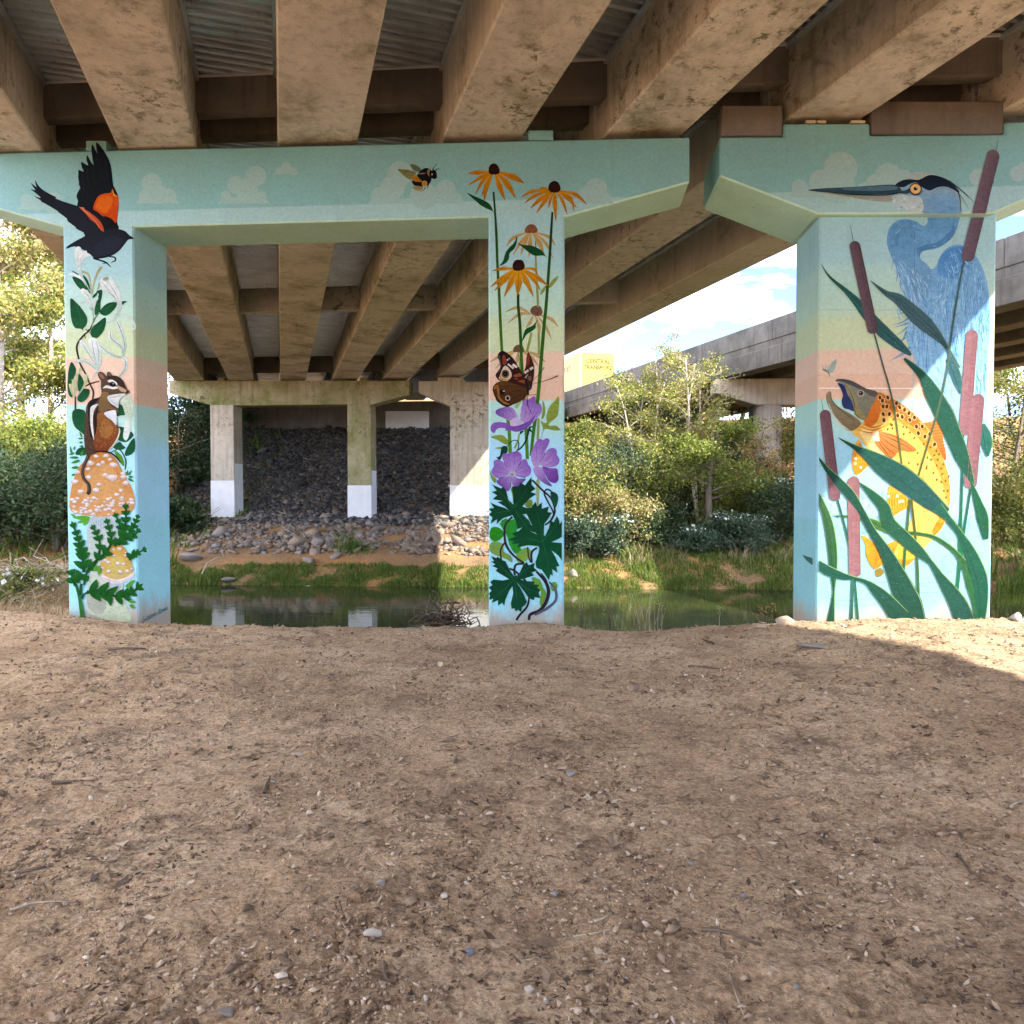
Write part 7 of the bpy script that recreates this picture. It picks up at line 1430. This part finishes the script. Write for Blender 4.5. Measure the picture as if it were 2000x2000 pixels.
def stick(P, rad, mat, label, name='stick'):
    pts = []
    for (px, py) in P: q = ground_at(px, py); pts.append(q)
    rr = rad * pts[0].y / FPX; pts = [q + Vector((0, 0, rr * 0.8)) for q in pts]; n = len(pts)
    V, F = tube(pts, [rr * (1 - .5 * i / (n - 1)) for i in range(n)], 7); me = mesh(name, [v - pts[0] for v in V], F, True); o = link(name, me, M[mat]); o.location = pts[0]; tag(o, label, 'stick')
stick([(1370, 1818), (1400, 1820), (1430, 1826), (1460, 1840), (1487, 1850)], 4.2, 'wood', 'curved dark stick on the near right dirt')
stick([(750, 1882), (750, 1900), (756, 1916), (772, 1924)], 3.6, 'wood', 'short hooked twig left of centre near the bottom')
stick([(448, 1888), (470, 1884), (502, 1879)], 3.6, 'wood', 'short thick twig on the lower left dirt')
stick([(515, 1550), (522, 1530), (528, 1518)], 3.2, 'wood', 'upright looking twig left of the centre')
stick([(30, 1708), (60, 1702), (90, 1696)], 4.2, 'wood', 'grey-brown stick at the left border')
stick([(100, 1532), (140, 1530), (185, 1524)], 4.0, 'wood', 'flat weathered stick on the left dirt')
stick([(20, 1780), (60, 1766), (110, 1762), (160, 1764)], 2.6, 'wood_pale', 'long pale stem among litter at the left border')
stick([(212, 1270), (250, 1268), (285, 1269)], 3.0, 'wood', 'thin dark stick in front of the chipmunk column')
stick([(1345, 1303), (1370, 1304), (1405, 1308)], 2.4, 'wood', 'thin dark stick right of the butterfly column')
stick([(1120, 1830), (1170, 1822), (1235, 1804)], 1.8, 'wood_pale', 'long thin straw below the shoe print')
stick([(1160, 1802), (1178, 1796), (1192, 1784)], 3.2, 'wood_pale', 'pale bone-like twig left of centre stones')
stick([(1868, 1670), (1884, 1690), (1902, 1716)], 3.0, 'wood', 'grey twig on the right dirt')
stick([(1975, 1578), (1985, 1570), (2000, 1566)], 3.0, 'wood_pale', 'pale twig end at the right border')
stick([(1425, 1905), (1438, 1945), (1455, 1990)], 1.6, 'wood_pale', 'thin pale stalk running to the lower border')

# --- tangle of driftwood, brush, weeds at the bank edge
def tangle(name, label, cat, centre, ext, n, rad, mat, seed, ln, parts='branch', up=0.5):
    r = np.random.RandomState(seed); o = empty(name, centre); tag(o, label, cat)
    for i in range(n):
        c = r.normal(scale=1, size=3) * np.array(ext) * .5; c[2] = abs(c[2]); d = unit(1, r)[0]; d[2] = abs(d[2]) * up; l = ln * r.uniform(.4, 1.2); pts = []
        w = r.normal(scale=.10 * l, size=(5, 3))
        for j in range(5): pts.append(Vector(c) + Vector(d) * (l * (j / 4 - .5)) + Vector(w[j]) * (0.6 if 0 < j < 4 else .2))
        V, F = tube(pts, [rad * r.uniform(.6, 1.2) * (1 - .6 * j / 4) for j in range(5)], 5, False); me = mesh(parts, V, F, True); link(parts, me, M[mat], o)
    return o
c = at_depth(868, 1226, 11.4); tangle('driftwood', 'tangled dark driftwood root ball at the bank edge before the butterfly column', 'driftwood', c, (.36, .25, .34), 90, .015, 'wood', 5, .5, up=.9)
for k in range(9):
    pass
LB = 'dry brush on the left bank'
for (px, y, n, lab, m_) in [(25, 15.0, 46, 'pile of dry grey branches at the left border behind the dirt', 'wood_pale'), (95, 17.0, 46, 'pile of dry branches beside the base of the chipmunk column', 'wood_pale'), (60, 20.0, 40, 'dark heap of brush below the shaded bushes', 'wood')]:
    b = gp(px, y); tangle('brush_pile', lab, 'brush', b, (2.2, 1.4, .55), n, .016, m_, int(px), 2.4, up=.25)
grass('dry_grass', 'flattened dry stalks on the left bank', (lambda q: np.stack([q[:, 0], q[:, 1], terrain_z(q[:, 0], q[:, 1])], 1))(np.stack([NR.uniform(-13, -6.2, 5000), NR.uniform(11.6, 19, 5000)], 1)), .30, 'grass_dry', 9, .008, 1.6)
plant('bush', 'bush', 'small green weedy bush with white flowers at the left border', 18, 13.2, .75, .55, 'leaf_mid', 2200, .05, None, 5, .015, 7, nb=8, first=.1, sig=.12, flowers=24)
def weed(px, py, hpx, n, mat, label, seed, y=11.4, heads=0, spread=.12, cat='weed', name='dry_weed', hm='grass_dry'):
    r = np.random.RandomState(seed); b = at_depth(px, py, y); o = empty(name, b); tag(o, label, cat); H = hpx * y / FPX; hp = []
    for i in range(n):
        a = r.uniform(0, 6.28); s = spread * r.uniform(.2, 1); h = H * r.uniform(.6, 1.05); x0 = r.normal(scale=spread * .4); pts = [Vector((x0, r.normal(scale=.04), -.12))]
        for j in range(1, 5): t = j / 4; pts.append(Vector((x0 + math.cos(a) * s * t * t + r.normal(scale=.008), math.sin(a) * s * t * t, h * t)))
        V, F = tube(pts, [.006, .005, .004, .003, .002], 4, False); link('stalk', mesh('stalk', V, F, True), M[mat], o)
        for k in range(heads): hp.append(np.array(pts[4 - (k % 3 == 2)]) + r.normal(scale=.02, size=3))
    if hp: link('seed_heads', leaf_mesh('seed_heads', np.array(hp), .035, r), M[hm], o)['kind'] = 'stuff'
weed(1258, 1236, 84, 9, 'wood_pale', 'bundle of tall dry stalks at the bank edge right of the butterfly column', 1, heads=2, spread=.16)
weed(1288, 1234, 70, 5, 'wood_pale', 'thin dry stalks next to the taller bundle', 2, heads=2, spread=.08)
weed(1404, 1232, 66, 1, 'wood_pale', 'single dry stalk standing at the bank edge', 3, heads=10, spread=.03)
weed(1490, 1232, 48, 9, 'wood', 'reddish dried weed with seed heads left of the heron column', 4, heads=8, spread=.16, hm='leaf_red')
weed(1440, 1236, 34, 16, 'grass', 'small green grass tuft at the bank edge', 5, heads=0, spread=.10)
weed(1135, 1236, 66, 5, 'wood', 'thin dark reeds beside the butterfly column base', 6, heads=2, spread=.06)
weed(1190, 1236, 70, 6, 'wood', 'faint dark reeds standing in the near water', 7, heads=2, spread=.10)
# --- bits on the far shore
def slab(px, y, sx, sy, sz, rot, mat, name, label, cat, dz_=.05):
    b = gp(px, y, dz_); V, F = box((0, 0, 0), Vector((1, 0, 0)), Vector((0, 1, 0)), UP, sx, sy, sz); me = mesh(name, V, F); bevel(me, min(sz, sx) * .3); o = link(name, me, M[mat]); o.location = b; o.rotation_euler = rot; tag(o, label, cat)
slab(584, 23.35, .30, .16, .03, (.25, -.12, .2), 'board', 'pale_board', 'pale flat board washed up on the grassy far shore', 'board', .12)
slab(609, 23.3, .06, .05, .03, (.2, .3, .7), 'board', 'litter_scrap', 'white scrap right of the washed up board', 'litter', .1)
slab(696, 23.3, .06, .05, .04, (.4, .1, .2), 'board', 'litter_scrap', 'white scrap in the shore grass left of the lit strip', 'litter', .08)
slab(362, 23.5, .14, .08, .03, (.1, .1, .3), 'board', 'litter_scrap', 'white scrap at the left end of the far shore', 'litter', .08)
